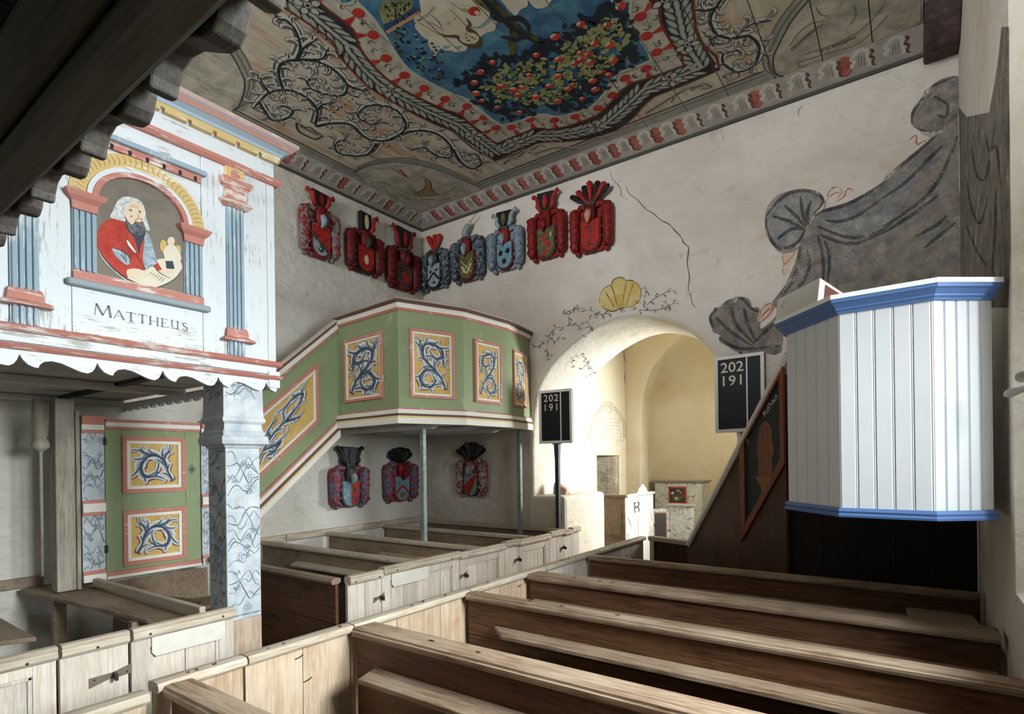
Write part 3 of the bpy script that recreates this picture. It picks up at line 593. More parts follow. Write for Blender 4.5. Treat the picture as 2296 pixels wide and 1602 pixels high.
SC = [(0, 0), (0.04, -0.42), (0.10, -0.78), (0.17, -0.96), (0.225, -1.0), (0.245, -0.72), (0.30, -0.42), (0.40, -0.30), (0.52, -0.40), (0.66, -0.72), (0.78, -0.98), (0.87, -1.04), (0.93, -0.85), (0.97, -0.5)]
def scallop(u0, u1, per, zhi, amp, phase):
    """lower outline of a bracket-cut valance between u0 and u1"""
    out = []; k = math.floor((u0 - phase) / per) - 1
    while phase + k * per < u1 + per:
        out += [(phase + (k + t) * per, zhi + d * amp) for t, d in SC]; k += 1
    return [(u, z) for u, z in out if u0 < u < u1]
zv = zl(850)
S = scallop(YG0, YG1, 0.312, 2.392, 0.058, 0.795)
MB().prism([(XG - 0.02, YG0, zv), (XG - 0.02, YG1, zv)] + [(XG - 0.02, u, z) for u, z in reversed(S)] , (0.024, 0, 0)).build('valance', WHT, gal)
S = scallop(-5.95, XG - 0.03, 0.156, 2.40, 0.045, 0.0)
MB().prism([(-5.95, YG1 - 0.02, zv), (XG - 0.03, YG1 - 0.02, zv)] + [(u, YG1 - 0.02, z) for u, z in reversed(S)], (0, 0.02, 0)).build('end_valance', WHT, gal)
MB().box((XG - 0.03, YG1 - 0.06, 2.36), (XG + 0.012, YG1 + 0.02, 2.47)).build('corner_block', WHTZ, gal, bevel=0.006)
for i in range(7):
    x0 = -5.99 + i * 0.362; MB().box((x0 + 0.002, YG0, 2.455), (x0 + 0.36, YG1 - 0.03, 2.475)).build('soffit_board', SOF, gal)
for x0 in (-5.95, -4.75): MB().box((x0, YG0, 2.40), (x0 + 0.09, YG1 - 0.03, 2.454)).build('soffit_joist', SOF, gal, bevel=0.01)
MB().box((-5.95, 0.80, 2.41), (XG - 0.03, 0.92, 2.453)).build('soffit_trim', SOF, gal, bevel=0.01)
MB().box((-5.95, 1.60, 2.43), (-3.9, 1.66, 2.453)).build('soffit_trim', DKB, gal)
# pilasters
def pilaster(y0, y1):
    w = y1 - y0; zc0, zc1 = G(1360, 492).z, G(1360, 338).z; zb0, zb1 = G(1360, 1262).z, G(1360, 1182).z; zz = zl(814)
    gbox(y0, y1, zz, zc0, 0.014, 'pilaster_shaft', BLU)
    for i in range(4): a = y0 + w * (0.06 + i * 0.235); gbox(a, a + w * 0.15, zz + 0.002, zc0 - 0.002, 0.028, 'pilaster_rib', BLU, bev=0.006)
    def flare(zs): return [(o, z) for o, z in zs]
    for zs, nm in (([(0.03, zc0), (0.055, zc0 + 0.015), (0.06, zc0 + 0.028), (0.03, zc0 + 0.05), (0.02, zc0 + 0.085), (0.025, zc1 - 0.06), (0.05, zc1 - 0.035), (0.055, zc1 - 0.01), (0.06, zc1)], 'capital'), ([(0.065, zb0), (0.06, zb0 + 0.015), (0.035, zb0 + 0.03), (0.03, zb1 - 0.012), (0.022, zb1)], 'pilaster_base')):
        m = MB(); n = len(zs); v = []
        for o, z in zs: v += [(XG, y0 - o + 0.02, z), (XG + o, y0 - o + 0.02, z), (XG + o, y1 + o - 0.02, z), (XG, y1 + o - 0.02, z)]
        m.add(v, [(i * 4 + k, i * 4 + (k + 1) % 4, (i + 1) * 4 + (k + 1) % 4, (i + 1) * 4 + k) for i in range(n - 1) for k in range(4)] + [(3, 2, 1, 0), tuple(range(4 * n - 4, 4 * n))]); m.build(nm, RED, gal)
    blk = gbox(y0 - 0.005, y1 + 0.005, zc1, zr0, 0.022, 'pilaster_block', YEL)
    m = MB(); cy_, cz_, r = (y0 + y1) / 2, (zc1 + zr0) / 2, min(w, zr0 - zc1) * 0.36
    m.prism([(XG + 0.022, cy_ + r * math.cos(k * math.pi / 9), cz_ + r * math.sin(k * math.pi / 9)) for k in range(18)], (0.004, 0, 0)); ro = m.build('rosette', RED, blk)
pilaster(*Yp); pilaster(Yp[0] - (Yp[0] - Yq[0]) if False else Yq[0], Yq[0] + (Yp[1] - Yp[0]))
# portrait frame
fr = gal
yL0, yL1, yR0, yR1 = G(415, 700).y, G(560, 700).y, G(1062, 800).y, G(1172, 800).y
zs0 = (G(560, 865).z + G(1062, 985).z) / 2; zcap0, zcap1 = (G(490, 500).z + G(1110, 695).z) / 2, (G(490, 420).z + G(1120, 598).z) / 2
for y0, y1 in ((yL0, yL1), (yR0, yR1)):
    w = y1 - y0; gbox(y0, y1, zs0, zcap0, 0.006, 'frame_pilaster', BLU)
    for i in range(4): a = y0 + w * (0.05 + i * 0.24); gbox(a, a + w * 0.15, zs0 + 0.002, zcap0 - 0.002, 0.02, 'pilaster_rib', BLU, bev=0.005)
    m = MB(); v = []
    zs = [(0.02, zcap0), (0.024, zcap0 + (zcap1 - zcap0) * 0.45), (0.045, zcap0 + (zcap1 - zcap0) * 0.7), (0.055, zcap1 - 0.006), (0.055, zcap1)]
    for o, z in zs: v += [(XG - 0.005, y0 - o + 0.02, z), (XG + o, y0 - o + 0.02, z), (XG + o, y1 + o - 0.02, z), (XG - 0.005, y1 + o - 0.02, z)]
    m.add(v, [(i * 4 + k, i * 4 + (k + 1) % 4, (i + 1) * 4 + (k + 1) % 4, (i + 1) * 4 + k) for i in range(4) for k in range(4)] + [(3, 2, 1, 0), (16, 17, 18, 19)]); m.build('frame_capital', RED, gal)
gbox(yL0, yR1, zs0 - 0.05, zs0, 0.02, 'frame_base', RED); gbox(yL0 - 0.03, yR1 + 0.03, zs0 - 0.085, zs0 - 0.05, 0.045, 'frame_sill', worn('grey_sill_paint', '#8f9ba3', '#b9c2c8', 0.4, 'Y'), bev=0.01)
ze0, ze1 = G(1160, 343).z, G(1165, 305).z
gbox(yL0, yR1 - 0.005, ze0, ze1, 0.018, 'frame_entablature', RED)
y = yR1 - 0.05
while y > yL0:
    MB().box((XG + 0.0185, y, ze0 - 0.001), (XG + 0.0195, y + 0.016, ze0 + 0.025)).build('entablature_notch', DKB, gal); y -= 0.085
gbox(yL0 - 0.02, yR1 + 0.02, ze1, ze1 + 0.03, 0.04, 'frame_cornice', BLU, bev=0.008)
yc, rr = (yL1 + yR0) / 2 + 0.0, (yR0 - yL1) / 2
def half_ring(r0, r1, d, nm, mat, x=XG - 0.006):
    m = MB(); n = 22
    for i in range(n):
        a, c = math.pi * i / n, math.pi * (i + 1) / n
        m.prism([(x, yc + r0 * math.cos(a), zcap1 + (r0 - eh) * math.sin(a)), (x, yc + r1 * math.cos(a), zcap1 + (r1 - eh) * math.sin(a)), (x, yc + r1 * math.cos(c), zcap1 + (r1 - eh) * math.sin(c)), (x, yc + r0 * math.cos(c), zcap1 + (r0 - eh) * math.sin(c))], (d, 0, 0))
    return m.build(nm, mat, gal)
r0 = rr - 0.004; eh = r0 - 0.172
half_ring(r0, r0 + 0.026, 0.034, 'arch_moulding', RED); half_ring(r0 + 0.026, r0 + 0.05, 0.026, 'arch_fillet', WHT); half_ring(r0 + 0.05, r0 + 0.125, 0.014, 'arch_wreath', YEL)
# portrait painted on its board
port = MB().prism([(XG - 0.005, yL1 - 0.01, zs0)] + [(XG - 0.005, yR0 + 0.01, zs0), (XG - 0.005, yR0 + 0.01, zcap1)] + [(XG - 0.005, yc + (r0 + 0.01) * math.cos(math.pi * k / 20), zcap1 + (r0 + 0.01 - eh) * math.sin(math.pi * k / 20)) for k in range(1, 20)] + [(XG - 0.005, yL1 - 0.01, zcap1)], (0.004, 0, 0)).build('portrait_board', paint2('portrait_brown', '#6f675d', '#7d766b', 0.35, 0.6, 6), gal)
pt = Paint(lambda u, v, z: G(u, v) + Vector((0.0005 + z, 0, 0)), 0.0004)
ROBE = paint2('robe_red', '#9c2f28', '#b8473a', 0.35, 0.6, 14); SKIN = flat('painted_skin', '#dcc8b0', 0.7, 0.05); HAIR = paint2('painted_grey_hair', '#9aa0a6', '#d5d6d3', 0.4, 0.58, 40); BEARD = paint2('painted_beard', '#3f4248', '#73767b', 0.4, 0.6, 40); NAVY = flat('painted_navy', '#39424f'); LAP = paint2('painted_lapel', '#7f94a6', '#b3c0c9', 0.4, 0.6, 30); PAGE = flat('painted_page', '#d9d2bf', 0.7, 0.08); LINE = flat('painted_line', '#3d3a38', 0.7, 0.03); PINK = flat('painted_pink', '#c98f80'); WINGY = flat('painted_wing', '#c7ab6c')
pt.fill(PAGE, [(735, 885), (840, 840), (880, 812), (940, 840), (905, 785), (985, 775), (1042, 790), (1052, 838), (1000, 900), (905, 942), (800, 925)], 1, 3)
pt.fill(ROBE, [(563, 690), (570, 610), (610, 560), (660, 545), (715, 545), (738, 612), (778, 652), (800, 740), (818, 835), (760, 842), (738, 886), (680, 850), (612, 782), (570, 722)], 2, 3)
pt.fill(LAP, [(832, 622), (866, 645), (888, 720), (912, 800), (880, 822), (842, 832), (826, 760), (832, 690)], 2, 3)
pt.fill(ROBE, [(820, 640), (838, 625), (834, 690), (828, 780), (838, 838), (815, 838), (806, 740)], 3, 3); pt.fill(ROBE, [(890, 812), (916, 800), (935, 842), (908, 848)], 3)
pt.fill(NAVY, [(722, 545), (760, 570), (838, 612), (832, 660), (814, 700), (806, 745), (778, 655), (738, 612)], 3, 3)
pt.fill(HAIR, [(672, 455), (700, 425), (740, 417), (790, 428), (828, 462), (842, 510), (852, 560), (866, 612), (846, 606), (800, 560), (720, 560), (660, 545), (636, 535), (652, 500)], 3, 3)
pt.fill(SKIN, [(724, 480), (748, 450), (786, 448), (820, 470), (834, 515), (830, 560), (806, 588), (770, 586), (738, 556), (724, 520)], 4, 3)
pt.fill(BEARD, [(722, 528), (742, 560), (766, 580), (782, 560), (806, 566), (826, 560), (840, 598), (826, 632), (796, 642), (756, 622), (734, 580)], 5, 3)
for a, c in (((740, 500), (770, 504)), ((796, 508), (822, 514))):
    pt.stroke(LINE, [a, ((a[0] + c[0]) / 2, a[1] - 8), c], 5, 6); pt.dot(PWH, ((a[0] + c[0]) / 2, a[1] + 2), 12, 6, 6); pt.dot(LINE, ((a[0] + c[0]) / 2 + 1, a[1] + 2), 5, 5, 7)
pt.stroke(LINE, [(798, 512), (800, 540), (786, 553), (776, 548)], 4, 6); pt.stroke(flat('painted_lip', '#a8483f'), [(780, 566), (796, 572), (812, 566)], 8, 7)
for q in ((760, 532), (816, 548)): pt.dot(PINK, q, 10, 7, 6)
for k in range(3): pt.stroke(PINK, [(744, 470 + k * 7), (772, 464 + k * 7), (806, 476 + k * 7)], 3, 6)
pt.stroke(LINE, [(734, 672), (760, 710), (800, 770), (842, 850)], 5, 6); pt.stroke(PWH, [(734, 670), (752, 700), (786, 744)], 13, 7)
pt.fill(LAP, [(650, 716), (690, 726), (742, 762), (754, 800), (732, 812), (690, 782), (660, 748)], 4, 3); pt.stroke(LINE, [(650, 718), (690, 726), (744, 762), (754, 804)], 5, 5); pt.stroke(LINE, [(680, 740), (722, 776), (734, 806)], 4, 5)
pt.fill(SKIN, [(735, 842), (790, 834), (840, 852), (866, 882), (820, 874), (790, 892), (742, 884)], 5, 3); pt.fill(SKIN, [(930, 842), (990, 840), (1022, 850), (960, 866), (934, 866)], 5, 3)
pt.stroke(LINE, [(848, 842), (880, 815), (930, 862), (990, 892)], 4, 5); pt.stroke(LINE, [(565, 705), (600, 772), (680, 852), (760, 905), (880, 944), (960, 924), (1020, 885), (1052, 840)], 6, 6); pt.stroke(HAIR, [(563, 712), (598, 780), (676, 860), (756, 912), (880, 950)], 7, 5)
pt.fill(WINGY, [(926, 690), (944, 666), (966, 690), (950, 738), (930, 726)], 3, 3); pt.fill(WINGY, [(1020, 700), (1044, 704), (1048, 740), (1028, 744)], 3, 3)
pt.fill(PAGE, [(946, 735), (968, 700), (1006, 696), (1040, 740), (1044, 790), (968, 800), (950, 760)], 4, 3); pt.dot(SKIN, (990, 676), 22, 26, 5)
pt.fill(NAVY, [(958, 790), (1000, 790), (1010, 836), (964, 834)], 6)
for k in range(6): pt.stroke(LINE, [(862 + k * 14, 868 + k * 9), (884 + k * 14, 852 + k * 7)], 2.5, 7)
for k in range(5): pt.stroke(LINE, [(700 + k * 6, 720 - k * 26), (712 + k * 8, 770 - k * 22), (740 + k * 6, 812 - k * 10)], 2.5, 5)
pt.build('painted_portrait', port)
wr = Paint(lambda u, v, z: Vector((XG + 0.0085 + z, yc + u, zcap1 + v * (rm - eh) / rm)), 0.0006); rm = r0 + 0.09; OCL = flat('wreath_line', '#a5813a'); OCW = flat('wreath_light', '#e6d3a0')
rm = r0 + 0.09
for k in range(34):
    a = math.pi * (k + 0.5) / 34; s = 1 if a < math.pi / 2 else -1
    wr.stroke(OCL, [(rm * math.cos(a) - 0.03 * math.cos(a), rm * math.sin(a) - 0.03 * math.sin(a)), (rm * math.cos(a + 0.05 * s), rm * math.sin(a + 0.05 * s)), ((rm + 0.03) * math.cos(a + 0.03 * s), (rm + 0.03) * math.sin(a + 0.03 * s))], 0.004, 1, 3)
wr.build('wreath_brushwork', gal)
# inscription in brushed capitals with serifs
GLYPH = {'M': ([(0, 0, 0.12, 1, 0.06), (0.12, 1, 0.5, 0.1, 0.15), (0.5, 0.1, 0.88, 1, 0.06), (0.88, 1, 1, 0, 0.16)], 1.0), 'A': ([(0, 0, 0.42, 1, 0.06), (0.42, 1, 0.85, 0, 0.16), (0.18, 0.36, 0.65, 0.36, 0.05)], 0.85),
         'T': ([(0.4, 0, 0.4, 1, 0.16), (0, 0.97, 0.8, 0.97, 0.06), (0.02, 0.97, 0.02, 0.8, 0.05), (0.78, 0.97, 0.78, 0.8, 0.05)], 0.8), 'H': ([(0.12, 0, 0.12, 1, 0.15), (0.78, 0, 0.78, 1, 0.15), (0.12, 0.5, 0.78, 0.5, 0.06)], 0.9),
         'E': ([(0.12, 0, 0.12, 1, 0.15), (0.12, 0.97, 0.65, 0.97, 0.06), (0.12, 0.52, 0.52, 0.52, 0.06), (0.12, 0.03, 0.7, 0.03, 0.06), (0.66, 0.03, 0.68, 0.2, 0.05), (0.62, 0.97, 0.62, 0.82, 0.05)], 0.72), 'U': ([(0.12, 1, 0.12, 0.3, 0.15), (0.12, 0.3, 0.32, 0.03, 0.1), (0.32, 0.03, 0.6, 0.12, 0.07), (0.68, 1, 0.68, 0, 0.14)], 0.85),
         'S': ([(0.6, 0.82, 0.4, 0.98, 0.07), (0.4, 0.98, 0.14, 0.84, 0.1), (0.14, 0.84, 0.2, 0.6, 0.14), (0.2, 0.6, 0.52, 0.42, 0.16), (0.52, 0.42, 0.6, 0.2, 0.14), (0.6, 0.2, 0.36, 0.02, 0.1), (0.36, 0.02, 0.08, 0.16, 0.07)], 0.7)}
def letters(word, place, h, mat, parent, gap=0.14, first=1.25, name='inscription', w_total=None):
    tot = sum(GLYPH[c][1] * (first if i == 0 else 1) + gap for i, c in enumerate(word)) * h; sx = (w_total / tot) if w_total else 1; x = 0; m = MB()
    for i, c in enumerate(word):
        k = h * (first if i == 0 else 1); segs, wd = GLYPH[c]
        for x0, y0, x1, y1, t in segs:
            dx, dy = x1 - x0, y1 - y0; L = math.hypot(dx, dy); nx, ny = -dy / L * t / 2, dx / L * t / 2
            m.poly([place(x + (a * k) * sx, b_ * k) for a, b_ in ((x0 + nx, y0 + ny), (x1 + nx, y1 + ny), (x1 - nx, y1 - ny), (x0 - nx, y0 - ny))])
            if abs(dx) < 0.05 and L > 0.6:
                for yy in (0, 0.97): m.poly([place(x + a * k * sx, b_ * k) for a, b_ in ((x0 - 0.16, yy), (x0 + 0.16, yy), (x0 + 0.16, yy + 0.05), (x0 - 0.16, yy + 0.05))])
        x += (wd + gap) * k * sx
    return m.build(name, mat, parent, normals=False)
p0, p1 = G(548, 1104), G(1100, 1200); hz = (G(600, 1045).z - G(600, 1118).z) * 0.74
letters('MATTHEUS', lambda u, v: Vector((XG + 0.0012, p0.y + u, p0.z + (p1.z - p0.z) * u / (p1.y - p0.y) + v)), hz, paint2('faded_lettering', '#5d6064', '#8d9195', 0.35, 0.65, 30), gal, 0.2, 1.3, 'inscription', p1.y - p0.y)
# ---- pillar under the gallery corner
pil = thing('gallery_pillar', (-3.603, 1.905, 0), 'square blue-grey marbled pillar carrying the corner of the white gallery', 'pillar')
zp = lambda py: onX(552, py, XG - 0.01).z
c0 = (-3.603, 1.905, 0)
MB().sqlathe(c0, [(0.112, 0.86), (0.112, zp(1005))]).build('shaft', MAR, pil, bevel=0.006)
MB().sqlathe(c0, [(0.113, 0), (0.113, 0.86)]).build('bare_foot', wood('bare_pillar_pine', '#b9a795', '#9c8570', None, 'Z'), pil, bevel=0.006)
MB().sqlathe(c0, [(0.118, zp(1005)), (0.125, zp(1000)), (0.15, zp(996)), (0.155, zp(988)), (0.15, zp(980)), (0.135, zp(976)), (0.142, zp(970)), (0.13, zp(966)), (0.122, zp(952)), (0.14, zp(946)), (0.142, zp(940)), (0.132, zp(934)), (0.128, 2.38)]).build('capital', MAR, pil, bevel=0.003)
VEIN = flat('vein_slate', '#74838f', 0.6, 0.1); VEID = flat('vein_slate_dark', '#52626f', 0.6, 0.1)
def veins(parent, place, W, H, seed):
    r = random.Random(seed); p = Paint(place, 0.0005); n = max(5, int(H / 0.062))
    for i in range(n):
        v = H * (i + r.uniform(0.1, 0.9)) / n; P = [(W * 0.04, v)]; a = r.choice((-1, 1))
        for k in range(1, 7): P.append((W * (0.04 + 0.92 * k / 6), min(max(v + a * (0.035 * math.sin(k * 1.3 * (1 + i % 3 * 0.4) + i) + 0.016 * k) + r.uniform(-0.02, 0.02), 0.01), H - 0.01)))
        p.stroke(VEIN if i % 3 else VEID, P, lambda t: 0.003 + 0.004 * abs(math.sin(t * 9 + i)), 1, 5)
        c = (W * r.uniform(0.2, 0.8), H * r.uniform(0.04, 0.96)); R = W * r.uniform(0.045, 0.075)
        if i % 2:
            for k in range(4): q = (c[0] + R * math.cos(k * 1.571), c[1] + R * 1.2 * math.sin(k * 1.571)); p.stroke(VEIN, [(q[0] + R * 0.7 * math.cos(t_ * 1.05), q[1] + R * 0.7 * math.sin(t_ * 1.05)) for t_ in range(7)], lambda t: 0.003, 2, 2)
        else: p.dot(VEIN, c, R * 0.5, R * 0.8, 2, r.uniform(0, 3)); p.stroke(VEIN, [(c[0] + R, c[1] - R), (c[0] + R * 1.6, c[1] + R), (c[0] + R * 2.2, c[1] - R * 0.3)], lambda t: 0.005, 2, 4)
    p.build('marbling_vein', parent)
_sh = [o for o in pil.children if o.name.startswith('shaft')][0]; _cp = [o for o in pil.children if o.name.startswith('capital')][0]
for _o, _hw, _z0, _z1, _sd in ((_sh, 0.112, 0.88, zp(1008), 1), (_cp, 0.1285, zp(930), 2.375, 4)):
    veins(_o, frame_place((c0[0] + _hw + 0.0008, c0[1] - _hw, _z0), (0, 1, 0), (0, 0, 1), (1, 0, 0)), 2 * _hw, _z1 - _z0, _sd)
    veins(_o, frame_place((c0[0] - _hw, c0[1] - _hw - 0.0008, _z0), (1, 0, 0), (0, 0, 1), (0, -1, 0)), 2 * _hw, _z1 - _z0, _sd + 1)
# ---- gallery overhead of the west end
wg = thing('west_gallery', (-2.8, -1.5, 2.4), 'dark unpainted gallery edge overhead with a scalloped board and heavy beam', 'gallery')
OLD = wood('old_grey_timber', '#5b554f', '#403a35', '#4a443f', 'X', 7, 0.5, 0.75); OLDS = wood('old_dark_boards', '#352f2b', '#241f1c', None, 'Y', 7, 0.4, 0.8)
yw = 0.345
S = scallop(-3.40, XR - 0.01, 0.27, 2.445, 0.058, -0.66)
MB().prism([(-3.40, yw, 2.58), (XR - 0.01, yw, 2.58)] + [(u, yw, z) for u, z in reversed(S)], (0, 0.04, 0)).build('valance', OLD, wg, bevel=0.004)
MB().box((-3.40, 0.272, 2.38), (XR - 0.01, 0.336, 2.62)).build('front_beam', OLD, wg, bevel=0.010)
MB().box((-3.40, 0.235, 2.405), (XR - 0.01, 0.270, 2.60)).build('inner_beam', OLD, wg, bevel=0.008)
for i in range(11): MB().box((-3.40 + i * 0.34, -3.95, 2.50), (-3.40 + i * 0.34 + 0.336, 0.233, 2.53)).build('soffit_board', OLDS, wg)
MB().box((-3.40, 0.29, 2.63), (XR - 0.01, 0.34, 3.5)).build('parapet', OLD, wg)
# ---- stair door with marbled jambs --------------------------------------------------
XS = -5.40
def D(zx, zy, x=XS): return onX(zx * 0.31204, 820 + zy * 0.31204, x)
sd = thing('stair_gate', (XS - 0.05, 2.15, 0.9), 'green panelled stair door with two ochre scroll panels between marbled jambs', 'door')
y0, y1 = D(757, 900).y, D(1440, 900).y; zt, zb = D(1100, 400).z, (D(780, 1540).z + D(1440, 1435).z) / 2
zg1, zg0 = (D(800, 455).z + D(1400, 480).z) / 2, (D(800, 1480).z + D(1400, 1405).z) / 2
leaf = MB().box((XS - 0.035, y0, zb), (XS - 0.012, y1, zt)).build('door_leaf', GRN, sd)
w = y1 - y0; s0, s1 = D(880, 900).y, D(1335, 900).y
for a, c in ((y0, s0), (s1, y1)): MB().box((XS - 0.012, a + 0.001, zg0), (XS, c - 0.001, zg1)).build('stile', GRN, leaf, bevel=0.002)
pz = [(D(1100, 515).z, D(1100, 912).z), (D(1100, 1030).z, D(1100, 1415).z)]
for a, c in ((pz[0][0], zg1), (pz[1][0], pz[0][1]), (zg0, pz[1][1])): MB().box((XS - 0.012, s0, a), (XS - 0.001, s1, c)).build('rail', GRN, leaf, bevel=0.002)
for i, (zh, zl_) in enumerate(pz): picture_panel(leaf, (XS - 0.013, s0, zl_), (0, 1, 0), (0, 0, 1), (1, 0, 0), s1 - s0, zh - zl_, 0.062, i == 1, 1)
for za, zz, mt, d in ((zg1, zg1 + 0.02, SAL, 0.012), (zg1 + 0.02, zg1 + 0.06, WH, 0.018), (zg1 + 0.06, zt, SAL, 0.026), (zg0 - 0.03, zg0, SAL, 0.012), (zb, zg0 - 0.03, WH, 0.022)):
    MB().box((XS - 0.012, y0 + 0.002, za), (XS + d, y1 - 0.002, zz)).build('door_moulding', mt, leaf, bevel=0.004)
esc = MB().prism([(XS, s1 + 0.055 + a * 0.035, (D(1388, 745)).z + b_ * 0.05) for a, b_ in ((1, 0), (0, 1), (-1, 0), (0, -1))], (0.004, 0, 0)).build('lock_plate', flat('grey_iron', '#77736a', 0.5, 0.2, 0.5), leaf)
MB().ell((XS + 0.005, s1 + 0.055, D(1388, 748).z), (0.002, 0, 0), (0, 0.007, 0), (0, 0, 0.012), 8, 4).build('keyhole', DKB, esc)
for yy, zz in ((y0 + 0.0, D(755, 545).z), (y0 + 0.0, D(760, 1320).z)): MB().tube([(XS + 0.01, yy, zz - 0.03), (XS + 0.012, yy, zz + 0.03)], 0.012, 8).build('hinge_pin', IRON, leaf)
for a, c in ((D(590, 900).y, y0 - 0.004), (y1 + 0.012, D(1545, 900).y + 0.05)):
    jb = MB().box((XS - 0.06, a, zb), (XS - 0.002, c, zt + 0.02)).build('jamb', MAR, sd)
    veins(jb, frame_place((XS - 0.0012, a, zb), (0, 1, 0), (0, 0, 1), (1, 0, 0)), c - a, zt - zb - 0.1, int(a * 100))
    for za, zz, mt, d in ((zt - 0.05, zt + 0.02, SAL, 0.02), (zt - 0.095, zt - 0.05, WH, 0.012), (zt - 0.12, zt - 0.095, SAL, 0.008), (D(680, 990).z, D(680, 968).z, SAL, 0.01), (D(680, 1055).z, D(680, 990).z, WH, 0.025), (D(680, 1078).z, D(680, 1055).z, SAL, 0.01), (zb + 0.06, zb + 0.09, SAL, 0.01), (zb, zb + 0.06, WH, 0.02)):
        MB().box((XS - 0.004, a - 0.001, za), (XS + d, c + 0.001, zz)).build('jamb_moulding', mt, jb, bevel=0.004)
# post at the gallery wall
W_POST = wood('grey_white_post', '#a9a090', '#7d7366', '#b6b0a4', 'Z', 8, 0.35, 0.75)
pst = thing('wall_post', (-5.55, 1.5, 0), 'weathered grey wooden post beside the marbled door jamb under the gallery', 'post')
ya, yb = yAt(122, 1100, XS - 0.02), D(590, 900).y - 0.006
MB().box((XS - 0.16, ya + 0.01, 0.87), (XS - 0.02, yb - 0.03, 2.39)).build('post_shaft', W_POST, pst, bevel=0.008)
MB().box((XS - 0.14, yb - 0.028, 0.87), (XS - 0.01, yb, 2.30)).build('cover_strip', W_POST, pst, bevel=0.005)
MB().sqlathe((XS - 0.12, ya - 0.055, 0), [(0.012, 1.0), (0.012, 1.96), (0.02, 1.98), (0.055, 2.0), (0.06, 2.03), (0.05, 2.06), (0.035, 2.08), (0.05, 2.11), (0.045, 2.14), (0.055, 2.2), (0.05, 2.38)], n=10).build('turned_half_column', W_POST, pst, smooth=True)
# ---- green pulpit with stair ---------------------------------------------------------
PG = [(-5.40, 4.09), (-4.28, 3.99), (-4.0, 4.69), (-3.945, 5.42), (-4.06, YE - 0.01)]
gp = thing('green_pulpit', (-4.9, 4.9, 2.2), 'green pulpit box with ochre scroll panels reached by a panelled stair', 'pulpit')
ZT, ZB = 3.55, 2.255
g0, g1 = ZB + 0.165, ZT - 0.125
cen = Vector((-4.9, 5.0, 0))
def face_frame(A, B):
    A, B = Vector((*A, 0)), Vector((*B, 0)); U = (B - A).normalized(); N = Vector((U.y, -U.x, 0)); N = N if (A - cen).dot(N) > 0 else -N
    return A, B, U, N
for i in range(4):
    A, B, U, N = face_frame(PG[i], PG[i + 1]); L = (B - A).length; k = 2 if L > 0.9 else 1
    bd = [0, L] if i else [0, L]
    MB().obox(A + Vector((0, 0, g0)), U * L, -N * 0.03, Vector((0, 0, g1 - g0))).build('pulpit_board', GRN, gp)
PXW = [((632, 378), (888, 298), (643, 790), (888, 745)), ((1060, 285), (1357, 322), (1062, 745), (1357, 763)), ((1493, 357), (1668, 400), (1495, 778), (1672, 797)), ((1749, 430), (1838, 462), (1752, 800), (1845, 823))]
z6 = lambda x, y: (560 + x * 0.33713, 640 + y * 0.33713)
for i in range(4):
    A, B, U, N = face_frame(PG[i], PG[i + 1]); q = [onV(*z6(*p), PG[i], PG[i + 1]) for p in PXW[i]]
    u0 = ((q[0] - A).dot(U) + (q[2] - A).dot(U)) / 2; u1 = ((q[1] - A).dot(U) + (q[3] - A).dot(U)) / 2; za = (q[2].z + q[3].z) / 2; zz = (q[0].z + q[1].z) / 2
    L = (B - A).length; u0, u1 = max(u0, 0.03), min(u1, L - 0.03)
    picture_panel(gp, A + U * u0 + Vector((0, 0, za)), U, (0, 0, 1), N, u1 - u0, zz - za, 0.052 if i < 3 else 0.045, i in (0, 2), 0)
def gm(prof, nm, mat): return MB().sweep(PG, prof, 1 if Vector((PG[1][1] - PG[0][1], -(PG[1][0] - PG[0][0]))).dot(Vector((0, -1))) > 0 else -1).build(nm, mat, gp)
sg = 1
def gm(prof, nm, mat): return MB().sweep(PG, prof, sg).build(nm, mat, gp)
gm([(-0.03, g1), (0.012, g1), (0.02, g1 + 0.012), (0.012, g1 + 0.025), (-0.03, g1 + 0.025)], 'upper_bead', SAL)
gm([(-0.03, g1 + 0.025), (0.022, g1 + 0.025), (0.03, g1 + 0.05), (0.026, g1 + 0.075), (-0.03, g1 + 0.075)], 'upper_moulding', WH)
gm([(-0.05, g1 + 0.075), (0.045, g1 + 0.075), (0.06, g1 + 0.09), (0.055, g1 + 0.105), (-0.05, g1 + 0.105)], 'hand_rail_moulding', BRN)
gm([(-0.06, g1 + 0.105), (0.05, g1 + 0.105), (0.055, g1 + 0.115), (0.02, ZT), (-0.06, ZT)], 'hand_rail', worn('pale_rail_paint', '#bdb3a6', '#8d7a6c', 0.42, 'Y'))
gm([(-0.03, g0 - 0.015), (0.012, g0 - 0.015), (0.016, g0 - 0.006), (0.01, g0), (-0.03, g0)], 'lower_bead', SAL)
gm([(-0.03, g0 - 0.06), (0.03, g0 - 0.06), (0.016, g0 - 0.015), (-0.03, g0 - 0.015)], 'lower_moulding', WH)
gm([(-0.03, g0 - 0.085), (0.032, g0 - 0.085), (0.034, g0 - 0.06), (-0.03, g0 - 0.06)], 'brown_fillet', BRN)
gm([(-0.03, g0 - 0.105), (0.038, g0 - 0.105), (0.034, g0 - 0.085), (-0.03, g0 - 0.085)], 'yellow_fillet', YLN)
gm([(-0.03, ZB), (0.04, ZB), (0.042, g0 - 0.105), (-0.03, g0 - 0.105)], 'base_board', WH)
MB().prism([(x, y, ZB + 0.03) for x, y in PG] + [(XL + 0.01, YE - 0.01, ZB + 0.03), (XL + 0.01, 4.09, ZB + 0.03)], (0, 0, 0.03)).build('pulpit_floor', SOF, gp)
